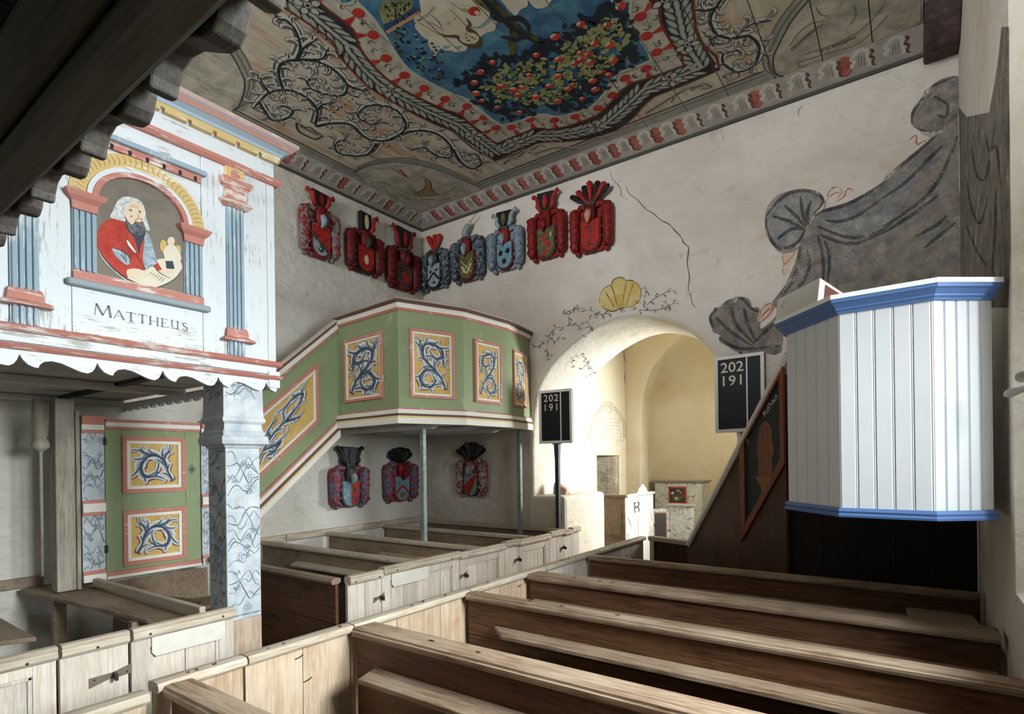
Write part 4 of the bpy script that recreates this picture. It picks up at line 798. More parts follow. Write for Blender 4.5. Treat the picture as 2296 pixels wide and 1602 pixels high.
for yy, xe in ((4.55, -4.05), (5.15, -4.0), (5.7, -4.05)):
    MB().prism([(XL + 0.02, yy, ZB - 0.03), (xe - 0.35, yy, ZB - 0.03), (xe - 0.28, yy, ZB), (xe - 0.02, yy, ZB), (xe, yy, ZB + 0.028), (XL + 0.02, yy, ZB + 0.028)], (0, 0.09, 0)).build('floor_joist', WHT, gp, bevel=0.006)
for x, y in ((-4.40, 4.45), (-4.04, 5.80)):
    MB().sqlathe((x, y, 0), [(0.026, 0), (0.026, ZB - (0.032 if y < 5 else 0.0))]).build('post', MARG, gp, bevel=0.005)
# stair of the green pulpit
st_ = gp
Yt, Yd = 4.09, 2.78
def stair_z(y, z_at_top, slope): return z_at_top - (Yt - y) * slope
sl = 0.86
def sbar(z_top, h, d, nm, mat, off=0.0):
    a, c = Vector((XS + off, Yd, stair_z(Yd, z_top, sl))), Vector((XS + off, Yt, z_top))
    m = MB(); m.add([a, c, c - Vector((0, 0, h)), a - Vector((0, 0, h))] + [p + Vector((d, 0, 0)) for p in (a, c, c - Vector((0, 0, h)), a - Vector((0, 0, h)))], [(0, 1, 2, 3), (7, 6, 5, 4), (0, 4, 5, 1), (1, 5, 6, 2), (2, 6, 7, 3), (3, 7, 4, 0)])
    return m.build(nm, mat, gp, bevel=0.003)
zS = ZT + 0.0
sbar(zS, 0.035, 0.06, 'stair_rail', worn('pale_rail_paint', '#bdb3a6', '#8d7a6c', 0.42, 'Y'), -0.02); sbar(zS - 0.035, 0.035, 0.045, 'stair_rail_moulding', BRN, -0.02); sbar(zS - 0.07, 0.06, 0.025, 'stair_white_moulding', WH); sbar(zS - 0.13, 0.03, 0.018, 'stair_bead', SAL)
HS = 1.13
sbar(zS - 0.16, HS - 0.11, 0.03, 'stair_side_board', GRN, -0.03)
sbar(zS - 0.05 - HS, 0.03, 0.016, 'stair_bead', SAL); sbar(zS - 0.08 - HS, 0.055, 0.024, 'stair_string_moulding', WH); sbar(zS - 0.135 - HS, 0.035, 0.03, 'stair_fillet', BRN); sbar(zS - 0.17 - HS, 0.02, 0.034, 'stair_fillet', YLN); sbar(zS - 0.19 - HS, 0.075, 0.036, 'stair_string', WH)
# slanted ochre panel on the stair side
q = [onX(*z6(*p), XS) for p in ((447, 515), (460, 910), (80, 1255), (100, 850))]
yR = (q[0].y + q[1].y) / 2; yLf = Yd + 0.12; zRt, zRb = q[0].z, q[1].z
spl = sl
def SP(u, v): return Vector((XS, yLf + u, zRb - (yR - yLf - u) * spl + v))
Wp, Hp = yR - yLf, zRt - zRb
def para(o0, o1, d, nm, mat):
    m = MB(); k = 1.3
    c0 = [(o0, o0 * k), (Wp - o0, o0 * k), (Wp - o0, Hp - o0 * k), (o0, Hp - o0 * k)]; c1 = [(o1, o1 * k), (Wp - o1, o1 * k), (Wp - o1, Hp - o1 * k), (o1, Hp - o1 * k)]
    for i in range(4): j = (i + 1) % 4; m.prism([SP(*c0[i]), SP(*c0[j]), SP(*c1[j]), SP(*c1[i])], (d, 0, 0))
    return m.build(nm, mat, gp, bevel=0.003)
para(0, 0.035, 0.022, 'stair_panel_frame', SAL); para(0.035, 0.062, 0.014, 'stair_panel_moulding', WH)
for i in range(3):
    a, c = 0.062 + (Wp - 0.124) * i / 3 + 0.001, 0.062 + (Wp - 0.124) * (i + 1) / 3 - 0.001
    MB().prism([SP(a, 0.08), SP(c, 0.08), SP(c, Hp - 0.08), SP(a, Hp - 0.08)], (0.004, 0, 0)).build('stair_panel_board', OCH, gp)
scroll_panel(gp, lambda u, v, z: SP(0.07 + u, 0.09 + v) + Vector((0.006 + z, 0, 0)), Wp - 0.14, Hp - 0.18, False, 2)
for k in range(5):
    z = ZB - 0.02 - k * 0.19; yk = Yt - (k + 1) * 0.19 / sl * 1.0
    MB().box((XL + 0.01, yk - 0.01, z - 0.07), (XS - 0.035, yk + 0.21, z - 0.045)).build('stair_tread', W_OLD, gp)
# ---- white pulpit on the south wall --------------------------------------------------
Q = [(XR - 0.055, 3.334), (0.085, 3.165), (-0.285, 3.18), (-0.575, 3.52), (-0.575, 4.05), (-0.25, 4.40), (XR - 0.05, 4.40)]
wp = thing('white_pulpit', (0.0, 3.8, 1.55), 'white boarded pulpit with blue mouldings on the south wall', 'pulpit')
WBD = worn('white_board_paint', '#d3d6db', '#b2b2b0', 0.31, 'Z', 0.45, '#cbd0d6'); BLM = worn('cornflower_blue_paint', '#5676ab', '#869bc0', 0.33, 'Y', 0.45, '#506fa2')
pz0, pz1 = 1.595, 2.565
for i, nb in enumerate((5, 5, 5, 5, 4, 4)):
    A, B = Vector((*Q[i], 0)), Vector((*Q[i + 1], 0)); U = (B - A).normalized(); N = Vector((-U.y, U.x, 0)); L = (B - A).length; w = L / nb
    for k in range(nb):
        a = k * w + 0.0012; c = (k + 1) * w - 0.0012; pr = [(a, -0.004), (a + 0.003, 0), (a + 0.007, -0.003), (a + 0.011, 0), (c - 0.003, 0), (c, -0.004), (c, -0.018), (a, -0.018)]
        poly = [A + U * u - N * -n + Vector((0, 0, pz0)) for u, n in pr]
        MB().prism(poly, (0, 0, pz1 - pz0)).build('pulpit_board', WBD, wp)
def wm(prof, nm, mat): return MB().sweep(Q, prof, -1).build(nm, mat, wp)
wm([(-0.02, 1.555), (0.018, 1.555), (0.022, 1.565), (0.014, 1.575), (0.020, 1.585), (0.012, 1.60), (-0.02, 1.60)], 'base_moulding', BLM)
wm([(-0.02, 2.553), (0.010, 2.553), (0.014, 2.563), (0.024, 2.570), (0.024, 2.578), (0.042, 2.596), (0.055, 2.602), (0.055, 2.618), (-0.02, 2.618)], 'cornice_moulding', BLM)
wm([(-0.06, 2.618), (0.06, 2.618), (0.06, 2.640), (-0.06, 2.640)], 'rim_board', flat('white_rim_paint', '#eef1f4', 0.45, 0.05))
MB().prism([(x, y, 1.56) for x, y in Q], (0, 0, 0.03)).build('pulpit_floor', W_BRN, wp)
A, B = Vector((*Q[3], 0)), Vector((*Q[2], 0)); U = (B - A).normalized(); N = Vector((-U.y, U.x, 0)); N = N if N.dot(Vector((-0.1, 3.8, 0)) - A) > 0 else -N
l0, l1 = -0.03, (B - A).length * 0.80
rz = 2.641; tri = lambda u, e=0.0: [A + U * u - N * 0.05 + Vector((0, 0, rz)), A + U * u - N * 0.035 + Vector((0, 0, rz + 0.125)), A + U * u + N * 0.17 + Vector((0, 0, rz))]
lec = MB().prism(tri(l0), U * (l1 - l0)).build('book_rest', worn('grey_white_paint', '#d3d2cc', '#6f6a63', 0.37, 'Y'), wp, bevel=0.004)
t3 = tri(l1 + 0.001); cc = (t3[0] + t3[1] + t3[2]) / 3
MB().prism([cc + (p - cc) * 0.55 for p in t3], U * 0.002).build('red_end_panel', flat('oxblood_paint', '#6d3a38'), lec)
# ---- brown stair of the white pulpit -------------------------------------------------
S0, S1 = (-1.88, 5.70), (-0.79, 4.75)
ps = thing('pulpit_stair', (-1.3, 5.0, 0), 'dark brown pulpit stair side with black painted panel and whitish hand rail', 'stair')
DBR = wood('dark_brown_boards', '#4a2b19', '#28160d', '#5c371f', 'Z', 6, 0.25, 0.45, None)
A, B = Vector((*S0, 0)), Vector((*S1, 0)); U = (B - A).normalized(); N = Vector((U.y, -U.x, 0)); N = N if N.dot(EYE - A) > 0 else -N
sv = lambda x, y: onV(x, y, S0, S1)
r0_, r1_ = sv(1540, 1215), sv(1766, 778)
uu = lambda p: (p - A).dot(U)
L = (B - A).length; ua, ub = uu(r0_), uu(r1_); k = (r1_.z - r0_.z) / (ub - ua); zr_ = lambda u: r0_.z + (u - ua) * k
nb = 5
for i in range(nb):
    a, c = ua + (L - ua) * i / nb + 0.0015, ua + (L - ua) * (i + 1) / nb - 0.0015
    MB().prism([A + U * a, A + U * c, A + U * c + Vector((0, 0, min(zr_(c) - 0.03, 2.5))), A + U * a + Vector((0, 0, min(zr_(a) - 0.03, 2.5)))], -N * 0.03).build('side_board', DBR, ps)
MB().bar(r0_, A + U * (L - 0.0) + Vector((0, 0, zr_(L))), [(-0.045, -0.075), (0.014, -0.075), (0.026, -0.05), (0.018, -0.018), (-0.01, 0.0), (-0.045, 0.0)], N).build('hand_rail', worn('whitish_rail_paint', '#c6c1bb', '#8b7d72', 0.38, 'Z'), ps)
z8 = lambda x, y: (1600 + x * 0.29954, 760 + y * 0.29963)
fo = [sv(*z8(*p)) for p in ((202, 770), (533, 160), (545, 935), (215, 1525))]; fi = [sv(*z8(*p)) for p in ((240, 778), (500, 296), (512, 905), (248, 1385))]
m = MB()
for i in range(4): j = (i + 1) % 4; m.prism([fo[i] + N * 0.001, fo[j] + N * 0.001, fi[j] + N * 0.001, fi[i] + N * 0.001], N * 0.018)
m.build('panel_frame', wood('orange_brown_frame', '#7d3f1c', '#5e2d13', None, 'Z', 8, 0.2, 0.45, None), ps, bevel=0.004)
pb = MB().prism([p + N * 0.001 for p in fi], N * 0.004).build('panel_board', flat('black_paint', '#17181b', 0.5, 0.1), ps)
pt = Paint(lambda u, v, z: sv(*z8(u, v)) + N * (0.0055 + z), 0.0004)
pt.fill(wood('figure_wood', '#7d4a2c', '#5b311c', None, 'Z', 10, 0.1, 0.5, None), [(385, 617), (424, 640), (444, 690), (440, 745), (456, 830), (440, 900), (445, 960), (430, 1028), (346, 1028), (341, 930), (331, 840), (336, 760), (348, 670)], 1, 4)
pt.fill(flat('pedestal_ochre', '#8a5f2c'), [(314, 1031), (450, 1031), (444, 1050), (425, 1064), (368, 1168), (354, 1100), (330, 1058)], 2)
pt.build('painted_figure', pb)
WLT = flat('chalk_white_lettering', '#d8d4cc', 0.6, 0.03)
SCR = {'M': [[(0, 0), (0.1, 0.9), (0.35, 0.2), (0.55, 0.95), (0.62, 0)]], 'a': [[(0.45, 0.45), (0.2, 0.5), (0.05, 0.2), (0.2, 0), (0.4, 0.15), (0.45, 0.5), (0.5, 0)]], 't': [[(0.2, 0.9), (0.2, 0.1), (0.35, 0)], [(0, 0.55), (0.4, 0.58)]], 'h': [[(0.05, 1), (0.05, 0)], [(0.05, 0.35), (0.28, 0.52), (0.4, 0.35), (0.4, 0)]], 'e': [[(0.05, 0.25), (0.4, 0.3), (0.25, 0.52), (0.05, 0.25), (0.2, 0), (0.42, 0.1)]], 'u': [[(0.05, 0.5), (0.08, 0.08), (0.25, 0), (0.42, 0.15), (0.42, 0.5), (0.46, 0)]], 's': [[(0.35, 0.48), (0.15, 0.5), (0.1, 0.35), (0.33, 0.2), (0.28, 0.02), (0.05, 0.05)]], 'S': [[(0.5, 0.85), (0.3, 1.0), (0.1, 0.8), (0.3, 0.55), (0.5, 0.3), (0.3, 0.02), (0.05, 0.12)]], 'i': [[(0.1, 0.5), (0.12, 0.05), (0.25, 0)], [(0.1, 0.7), (0.16, 0.76)]], '.': [[(0.05, 0), (0.1, 0.06)]]}
def script(word, place, size, mat, parent, pen=0.11, name='lettering', step=0.56):
    p = Paint(lambda u, v, z: place(u, v) , 0); x = 0
    for ch in word:
        if ch in SCR:
            for s_ in SCR[ch]: p.stroke(mat, [(x + a * size, b_ * size) for a, b_ in s_], lambda t: pen * size * (0.7 + 0.3 * math.sin(6 * t)), 1, 5)
        x += size * (0.74 if ch == 'M' else step if ch not in '.i' else 0.3)
    return p.build(name, parent)
def pxline(fn, a, b_, lift):
    """text baseline between two pixels: returns place(u, v) in metres"""
    P, R = fn(*a), fn(*b_); ud = (R - P).normalized(); vd = N.cross(ud).normalized(); vd = vd if vd.z > 0 else -vd
    return lambda u, v: P + ud * u + vd * v + N * lift, (R - P).length
plc, ln = pxline(sv, z8(392, 585), z8(492, 425), 0.0068); script('Matheus', plc, ln / 4.1, WLT, pb, 0.12, 'lettering', 0.56)
plc, ln = pxline(sv, z8(258, 795), z8(300, 770), 0.0068); script('S.', plc, 0.045, WLT, pb, 0.13)
# closing screen between the pew partition and the stair foot
F0, F1 = Vector((-2.36, 5.88, 0)), Vector((-1.89, 5.72, 0)); ud = (F1 - F0).normalized(); nd = Vector((ud.y, -ud.x, 0)); nd = nd if nd.dot(EYE - F0) > 0 else -nd
MB().obox(F0, ud * (F1 - F0).length, -nd * 0.03, Vector((0, 0, 0.955))).build('foot_board', DBR, ps)
MB().obox(F0 + ud * 0.0 + nd * 0.03 + Vector((0, 0, 0.957)), ud * ((F1 - F0).length + 0.03), -nd * 0.09, Vector((0, 0, 0.05))).build('foot_rail', W_CAP, ps, bevel=0.01)
MB().obox(F0 + ud * 0.02 + nd * 0.001, ud * 0.05, nd * 0.02, Vector((0, 0, 0.955))).build('foot_post', W_PALE, ps, bevel=0.004)
for i in range(7):
    a = ua + 0.12 + i * 0.25; z = zr_(a) - 0.85
    if z > 0.15: MB().obox(A + U * a - N * 0.035 + Vector((0, 0, z)), U * 0.27, -N * 0.6, Vector((0, 0, 0.03))).build('tread', W_BRN, ps)
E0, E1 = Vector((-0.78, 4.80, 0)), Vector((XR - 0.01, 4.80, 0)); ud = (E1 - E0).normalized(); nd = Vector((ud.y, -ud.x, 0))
sc = thing('pulpit_shade_screen', ((E0 + E1) / 2)[:], 'dark boarded screen in the shade below the white pulpit', 'screen')
MB().obox(E0 - nd * 0.032, ud * (E1 - E0).length, -nd * 0.02, Vector((0, 0, 1.5))).build('backing', flat('painted_shade_brown', '#1f1613'), sc)  # added sheet that keeps the lit wall from showing through the seams
for i in range(5): MB().obox(E0 + ud * (0.226 * i + 0.002), ud * 0.222, nd * -0.03, Vector((0, 0, 1.5))).build('board', flat('painted_shade_brown', '#1f1613'), sc)  # near-black colour paints in the darkness under the pulpit
# pegs on the window splay
WPEG = flat('turned_grey_wood', '#a39c92', 0.55, 0.15)
def peg(px, py, ln, r, lab):
    c = onX(px, py, XR - 0.03); d = Vector((0.42, -0.9, 0.10)).normalized(); p = [c + d * (ln * t) for t in (0, 0.06, 0.16, 0.3, 0.62, 0.85, 1.0)]
    o = MB().tube(p, [r * 0.75, r * 1.15, r * 1.2, r * 0.85, r * 0.7, r * 0.78, r * 0.7], 12).build('wooden_peg', WPEG, smooth=True, origin=p[-1]); tag(o, lab, 'peg')
peg(2256, 885, 0.26, 0.016, 'long turned grey wooden peg beside the white pulpit'); peg(2284, 848, 0.2, 0.018, 'short stout grey peg above the long one by the window splay')
# ---- hymn boards -----------------------------------------------------------------------
BLKB = flat('slate_black_paint', '#15171b', 0.55, 0.12); FRM = worn('grey_white_frame', '#e6e6e2', '#aeaaa4', 0.38, 'Z'); NUM = flat('cream_numerals', '#e2dccd', 0.5, 0.04)
def hymn_board(px, Yp_, label, post=None, bar_u=0.64, name='hymn_board'):
    A, B, Cc = (onY(*p, Yp_) for p in px)               # lower left, lower right, upper left
    U = (B - A); W = U.length; U = U.normalized(); Vv = Vector((0, 0, 1)); N = Vector((0, -1, 0)); H = (Cc - A).length
    t = thing(name, ((A + B) / 2)[:] if not post else ((A + B).x / 2, Yp_, 0), label, 'hymn board'); f = 0.035
    MB().obox(A + U * 0.004 + Vv * 0.004, U * (W - 0.008), -N * 0.018, Vv * (H - 0.008)).build('slate', BLKB, t)
    for o, a, c in ((A, U * W, Vv * f), (A + Vv * (H - f), U * W, Vv * f), (A + Vv * f, U * f, Vv * (H - 2 * f)), (A + U * (W - f) + Vv * f, U * f, Vv * (H - 2 * f))): MB().obox(o + N * 0.001, a, N * 0.022, c).build('frame_bar', FRM, t, bevel=0.004)
    MB().obox(A + U * (W * bar_u) + Vv * f + N * 0.001, U * 0.016, N * 0.012, Vv * (H - 2 * f)).build('divider', FRM, t, bevel=0.003)
    cx_, sz = W * (f / W + bar_u) / 2, H * 0.155
    for row, (txt, sp) in enumerate((('202', 0.92), ('191', 1.0))):
        for i, ch in enumerate(txt):
            o = A + U * (cx_ + (i - 1) * W * 0.175 * sp) + Vv * (H * (0.845 - row * 0.175)) + N * 0.003
            text_mesh(ch, sz * 1.2, NUM, 'numeral', t, lambda u, v, o=o: o + U * (u * 1.05) + Vv * v, 0.008)
    return t, A, B, U, W, H
t, A, B, U, W, H = hymn_board(((1211, 996), (1285, 994), (1207, 878)), 6.03, 'black hymn board on a slim dark post beside the green pulpit', True)
pc = (A + B) / 2; z_ = A.z
MB().sqlathe((pc.x, 6.055, 0), [(0.020, 0), (0.024, 0.8), (0.026, z_ - 0.2), (0.034, z_ - 0.02), (0.034, z_ + 0.05)]).build('post', marble('dark_blue_marbling', '#2d3a45', '#222c35', '#5b6873', 12), t, bevel=0.004)
MB().box((pc.x - 0.06, 6.03, z_ - 0.012), (pc.x + 0.06, 6.075, z_)).build('bracket', IRON, t)
t, A, B, U, W, H = hymn_board(((1605, 972), (1716, 966), (1605, 803)), 6.06, 'larger black hymn board hung from a hook beside the brown pulpit stair')
MB().tube([A + U * (W * 0.52) + Vector((0, 0.0, H - 0.01)), A + U * (W * 0.52) + Vector((0, 0.01, H + 0.03)), A + U * (W * 0.52) + Vector((0, 0.035, H + 0.035))], 0.006, 6).build('hook', IRON, t)
# ---- things in the chancel -----------------------------------------------------------
rk = MB(); c = Vector((-3.80, 6.42, 1.40)); random.seed(3)
P = [(-0.10, -0.05, 0), (0.10, -0.06, 0), (0.11, 0.06, 0), (-0.09, 0.06, 0), (-0.11, -0.02, 0.09), (0.0, -0.06, 0.12), (0.10, -0.03, 0.07), (0.05, 0.05, 0.10), (-0.08, 0.04, 0.17), (-0.09, -0.03, 0.16)]
bm = bmesh.new(); [bm.verts.new(c + Vector(p)) for p in P]; bmesh.ops.convex_hull(bm, input=bm.verts[:]); me = bpy.data.meshes.new('x'); bm.to_mesh(me); bm.free()
rk.add([v.co for v in me.vertices], [tuple(p.vertices) for p in me.polygons]); o = rk.build('stone', plaster('pink_sandstone', '#c4a890', '#a58a72', None, 8, 0.8), bevel=0.008, origin=c); tag(o, 'rough pinkish stone lying on the white ledge beside the hymn board', 'stone')
# priest's pew
pp = thing('choir_pew', (-3.85, 8.2, 0.14), 'panelled priest pew with white carved doors in the chancel', 'pew')
xw, yA, yB, zt = -3.46, 7.68, 8.80, 1.29
MB().box((-4.18, yA, 0.15), (xw, yA + 0.03, zt)).build('end_board', W_OLD, pp)
for za, zb_ in ((0.2, 0.62), (0.72, 1.16)): MB().box((-4.12, yA - 0.012, za), (xw - 0.06, yA, zb_)).build('end_panel', wood('pew_end_panel', '#a3917c', '#7d6a57', None, 'Z'), pp, bevel=0.01)
MB().box((-4.19, yA - 0.035, zt), (xw + 0.04, yA + 0.05, zt + 0.04)).build('end_cap', W_OLD, pp, bevel=0.012)
WCP = worn('white_pew_paint', '#e4e0d8', '#b5a896', 0.40, 'Z')
seg = [(yA + 0.03, yA + 0.40, 'door_panel'), (yA + 0.41, yA + 0.96, 'door'), (yA + 0.97, yB, 'door_panel')]
for a, c_, nm in seg:
    d = MB().box((xw - 0.03, a, 0.15), (xw, c_, zt)).build(nm, WCP, pp, bevel=0.004); MB().box((xw - 0.04, a, zt), (xw + 0.035, c_, zt + 0.035)).build('cap', WCP, d, bevel=0.01)
    w = c_ - a; ym = (a + c_) / 2
    if nm == 'door':
        m = MB(); n = 9; prf = [(a + 0.07, 0.62)] + [(a + 0.07, 1.0), (a + 0.11, 1.02)] + [(ym + (w / 2 - 0.12) * math.cos(math.pi * (1 - j / n)), 1.06 + 0.12 * math.sin(math.pi * j / n)) for j in range(n + 1)] + [(c_ - 0.11, 1.02), (c_ - 0.07, 1.0), (c_ - 0.07, 0.62)]
        m.prism([(xw, y_, z_) for y_, z_ in prf], (0.012, 0, 0)); m.build('raised_panel', WCP, d, bevel=0.006)
        cr = MB(); cr.prism([(xw - 0.02, ym + y_, zt + 0.035 + z_) for y_, z_ in ((-0.22, 0), (0.22, 0), (0.15, 0.03), (0.12, 0.08), (0.06, 0.09), (0.05, 0.13), (-0.05, 0.13), (-0.06, 0.09), (-0.12, 0.08), (-0.15, 0.03))], (0.03, 0, 0)); cr.build('door_crest', WCP, d, bevel=0.005)
    else:
        for zc_ in (0.98, 0.45): MB().prism([(xw, ym + w * 0.3 * y_, zc_ + 0.14 * z_) for y_, z_ in ((1, 0), (0, 1), (-1, 0), (0, -1))], (0.012, 0, 0)).build('lozenge', WCP, d, bevel=0.005)
        MB().box((xw, a + 0.05, 0.66), (xw + 0.014, c_ - 0.05, 0.76)).build('cross_panel', WCP, d, bevel=0.006)
hy = yA + 0.405
for s in (-1, 1):
    MB().tube([(xw + 0.016, hy + s * 0.01, 1.12), (xw + 0.016, hy + s * 0.05, 1.12), (xw + 0.016, hy + s * 0.09, 1.16), (xw + 0.016, hy + s * 0.07, 1.20), (xw + 0.016, hy + s * 0.05, 1.18)], 0.008, 6).build('hinge_scroll', IRON, pp)
    MB().tube([(xw + 0.016, hy + s * 0.05, 1.12), (xw + 0.016, hy + s * 0.09, 1.08), (xw + 0.016, hy + s * 0.07, 1.04)], 0.008, 6).build('hinge_scroll', IRON, pp)
# altar
MARW = marble('white_grey_marbling', '#dbdad5', '#c3c3be', '#5a5c60', 9.0)
yA = 9.78; a0, a1 = onY(1468, 1080, yA).x, onY(1574, 1080, yA).x; zt = onY(1520, 1078, yA).z
al = thing('altar', ((a0 + a1) / 2, yA + 0.25, 0.14), 'marbled white altar with a red framed flower picture in the apse', 'altar')
MB().box((a0, yA, 0.14), (a1, yA + 0.42, zt - 0.05)).build('altar_body', MARW, al, bevel=0.006)
MB().sweep([(a0, yA + 0.42), (a0, yA), (a1, yA), (a1, yA + 0.42)], [(-0.3, zt - 0.05), (0.01, zt - 0.05), (0.02, zt - 0.035), (0.05, zt - 0.01), (0.05, zt), (-0.3, zt)], 1).build('altar_cornice', worn('stone_grey_paint', '#a9a296', '#7f786d', 0.4, 'X'), al)
f0, f1 = onY(1500, 1130, yA), onY(1539, 1092, yA)
pic = MB().box((f0.x + 0.03, yA - 0.006, f0.z + 0.03), (f1.x - 0.03, yA - 0.001, f1.z - 0.03)).build('flower_picture', flat('picture_grey', '#4d4a47'), al)
m = MB()
for x0_, x1_, z0_, z1_ in ((f0.x, f1.x, f1.z - 0.03, f1.z), (f0.x, f1.x, f0.z, f0.z + 0.03), (f0.x, f0.x + 0.03, f0.z + 0.03, f1.z - 0.03), (f1.x - 0.03, f1.x, f0.z + 0.03, f1.z - 0.03)): m.box((x0_, yA - 0.02, z0_), (x1_, yA - 0.001, z1_))
m.build('picture_frame', flat('brick_red_frame', '#b0513c'), al)
pt = Paint(lambda u, v, z: Vector((f0.x + u * (f1.x - f0.x), yA - 0.0065 - z, f0.z + v * (f1.z - f0.z))), 0.0008)
for (u, v), mt, r in (((0.22, 0.62), PWH, 0.09), ((0.55, 0.76), PINK, 0.10), ((0.68, 0.66), PINK, 0.07), ((0.80, 0.48), ROBE, 0.07), ((0.22, 0.2), ROBE, 0.05), ((0.42, 0.32), PWH, 0.09)): pt.dot(mt, (u, v), r, r * 0.7, 2, 0.5)
for k in range(7): pt.stroke(flat('leaf_olive', '#8b8a63'), [(0.45, 0.15), (0.3 + 0.07 * k, 0.35), (0.2 + 0.1 * k, 0.5)], 0.03, 1)
pt.build('painted_flowers', pic)
yA = 9.30; a0, a1 = onY(1500, 1140, 9.0).x, onY(1551, 1140, 9.0).x; zt = onY(1520, 1131, 9.0).z
ar = thing('altar_rail_gate', ((a0 + a1) / 2, 9.1, 0.14), 'low marbled altar rail with small framed door panel before the altar', 'altar rail')
MB().box((a0, 9.0, 0.14), (a1, 9.12, zt - 0.04)).build('rail_front', MARW, ar, bevel=0.005)
MB().box((a0 - 0.04, 8.96, zt - 0.04), (a1 + 0.04, 9.16, zt)).build('rail_cap', worn('stone_grey_paint', '#a9a296', '#7f786d', 0.4, 'X'), ar, bevel=0.012)
dr = MB().obox((a0 - 0.005, 9.0, 0.2), (-0.22, -0.14, 0), (0.012, -0.02, 0), (0, 0, zt - 0.28)).build('gate_leaf', MARW, ar, bevel=0.004)
MB().obox((a0 - 0.03, 8.961, 0.42), (-0.16, -0.10, 0), (0.006, -0.01, 0), (0, 0, zt - 0.56)).build('gate_frame', flat('dull_red_frame', '#9a6450'), dr)
MB().obox((a0 - 0.042, 8.945, 0.44), (-0.138, -0.086, 0), (0.006, -0.01, 0), (0, 0, zt - 0.60)).build('gate_picture', flat('picture_grey', '#4d4a47'), dr)
# ================================================================== PAINTED CEILING
Wc = lambda x, y: (lambda p: (p.x, p.y))(onZ(x, y, ZC))
c2 = lambda x, y: (500 + x * 0.3495, y * 0.3495)
c3 = lambda x, y: (1200 + x * 0.4774, y * 0.4774)
cA = lambda x, y: (860 + x * 0.17475, y * 0.17475)
cB = lambda x, y: (1160 + x * 0.2184, y * 0.2184)
OUT = [(624, 7), (682, 45), (741, 87), (757, 119), (787, 154), (825, 192), (867, 220), (905, 241), (944, 262), (989, 283), (1015, 294), (1110, 360), (1202, 320), (1257, 317), (1315, 310), (1381, 291), (1424, 258), (1467, 215), (1613, 155), (1577, 100), (1560, 62), (1553, 0)]
MID = [(710, 0), (745, 28), (790, 63), (804, 101), (827, 136), (867, 175), (909, 203), (958, 227), (1007, 248), (1035, 259), (1113, 320), (1196, 287), (1230, 289), (1272, 282), (1338, 258), (1377, 220), (1415, 186), (1532, 146), (1506, 95), (1482, 48), (1477, 0)]
INN = [(797, 0), (835, 38), (867, 84), (888, 119), (916, 154), (965, 185), (1017, 210), (1049, 222), (1073, 241), (1126, 280), (1206, 255), (1240, 259), (1267, 258), (1324, 239), (1357, 205), (1386, 162), (1460, 134), (1434, 86), (1410, 52), (1415, 0)]
CC = Vector((Wc(*OUT[0]))) * 0.5 + Vector(Wc(*OUT[-1])) * 0.5                    # centre of the painted field
def closed(P): w = [Vector(Wc(*p)) for p in P]; return [tuple(p) for p in w] + [tuple(2 * CC - p) for p in w]
cp = Paint(lambda x, y, z: Vector((x, y, ZC - 0.0005 - z)), 0.0007)
BLKP = paint2('ceiling_black', '#1f2224', '#33363a', 0.4, 0.6, 6); GRP = paint2('ceiling_leaf_grey', '#767b74', '#9c9f95', 0.35, 0.6, 10); GRL = flat('ceiling_leaf_light', '#b3b4a8', 0.7, 0.05); CRM = paint2('ceiling_cream', '#9d9a8c', '#c6c0ae', 0.4, 0.6, 5); RDB = paint2('ceiling_ball_red', '#9c2a22', '#b83a2c', 0.4, 0.6, 12); RLN = flat('ceiling_rust_line', '#6d2f22'); BLUE = paint2('ceiling_blue', '#34597f', '#568a98', 0.4, 0.62, 3.4); NVY = flat('ceiling_navy_leaf', '#1b2530'); OLV = paint2('ceiling_olive_leaf', '#787c4c', '#a0a36a', 0.4, 0.6, 14); OLL = flat('ceiling_leaf_rim', '#a9ab84', 0.7, 0.05); BARK = paint2('ceiling_bark', '#2f3226', '#6a6a3c', 0.42, 0.62, 9); CLD = paint2('ceiling_cloud', '#c3bda9', '#d2ccba', 0.4, 0.6, 6); TEAL = flat('ceiling_teal', '#7fa3a3'); INK = flat('ceiling_ink', '#23282c', 0.7, 0.03); STM = flat('ceiling_stem', '#4f565b', 0.7, 0.06); HAL = flat('ceiling_halo', '#c9c6b8', 0.7, 0.06); RUS = paint2('ceiling_rust_wash', '#b28a6b', '#a76a49', 0.45, 0.62, 4); BOR = paint2('ceiling_border_grey', '#8b8d86', '#9d9e96', 0.4, 0.6, 4); OLW = flat('ceiling_olive_line', '#6b6a4c', 0.7, 0.05); FLS = flat('ceiling_flesh', '#c9bfa5', 0.7, 0.05); BRH = flat('ceiling_brown_hair', '#5d4a38')
def line(mat, P, w, lay, cl=False, n=5): cp.stroke(mat, P + ([P[0]] if cl else []), lambda t: w, lay, n)
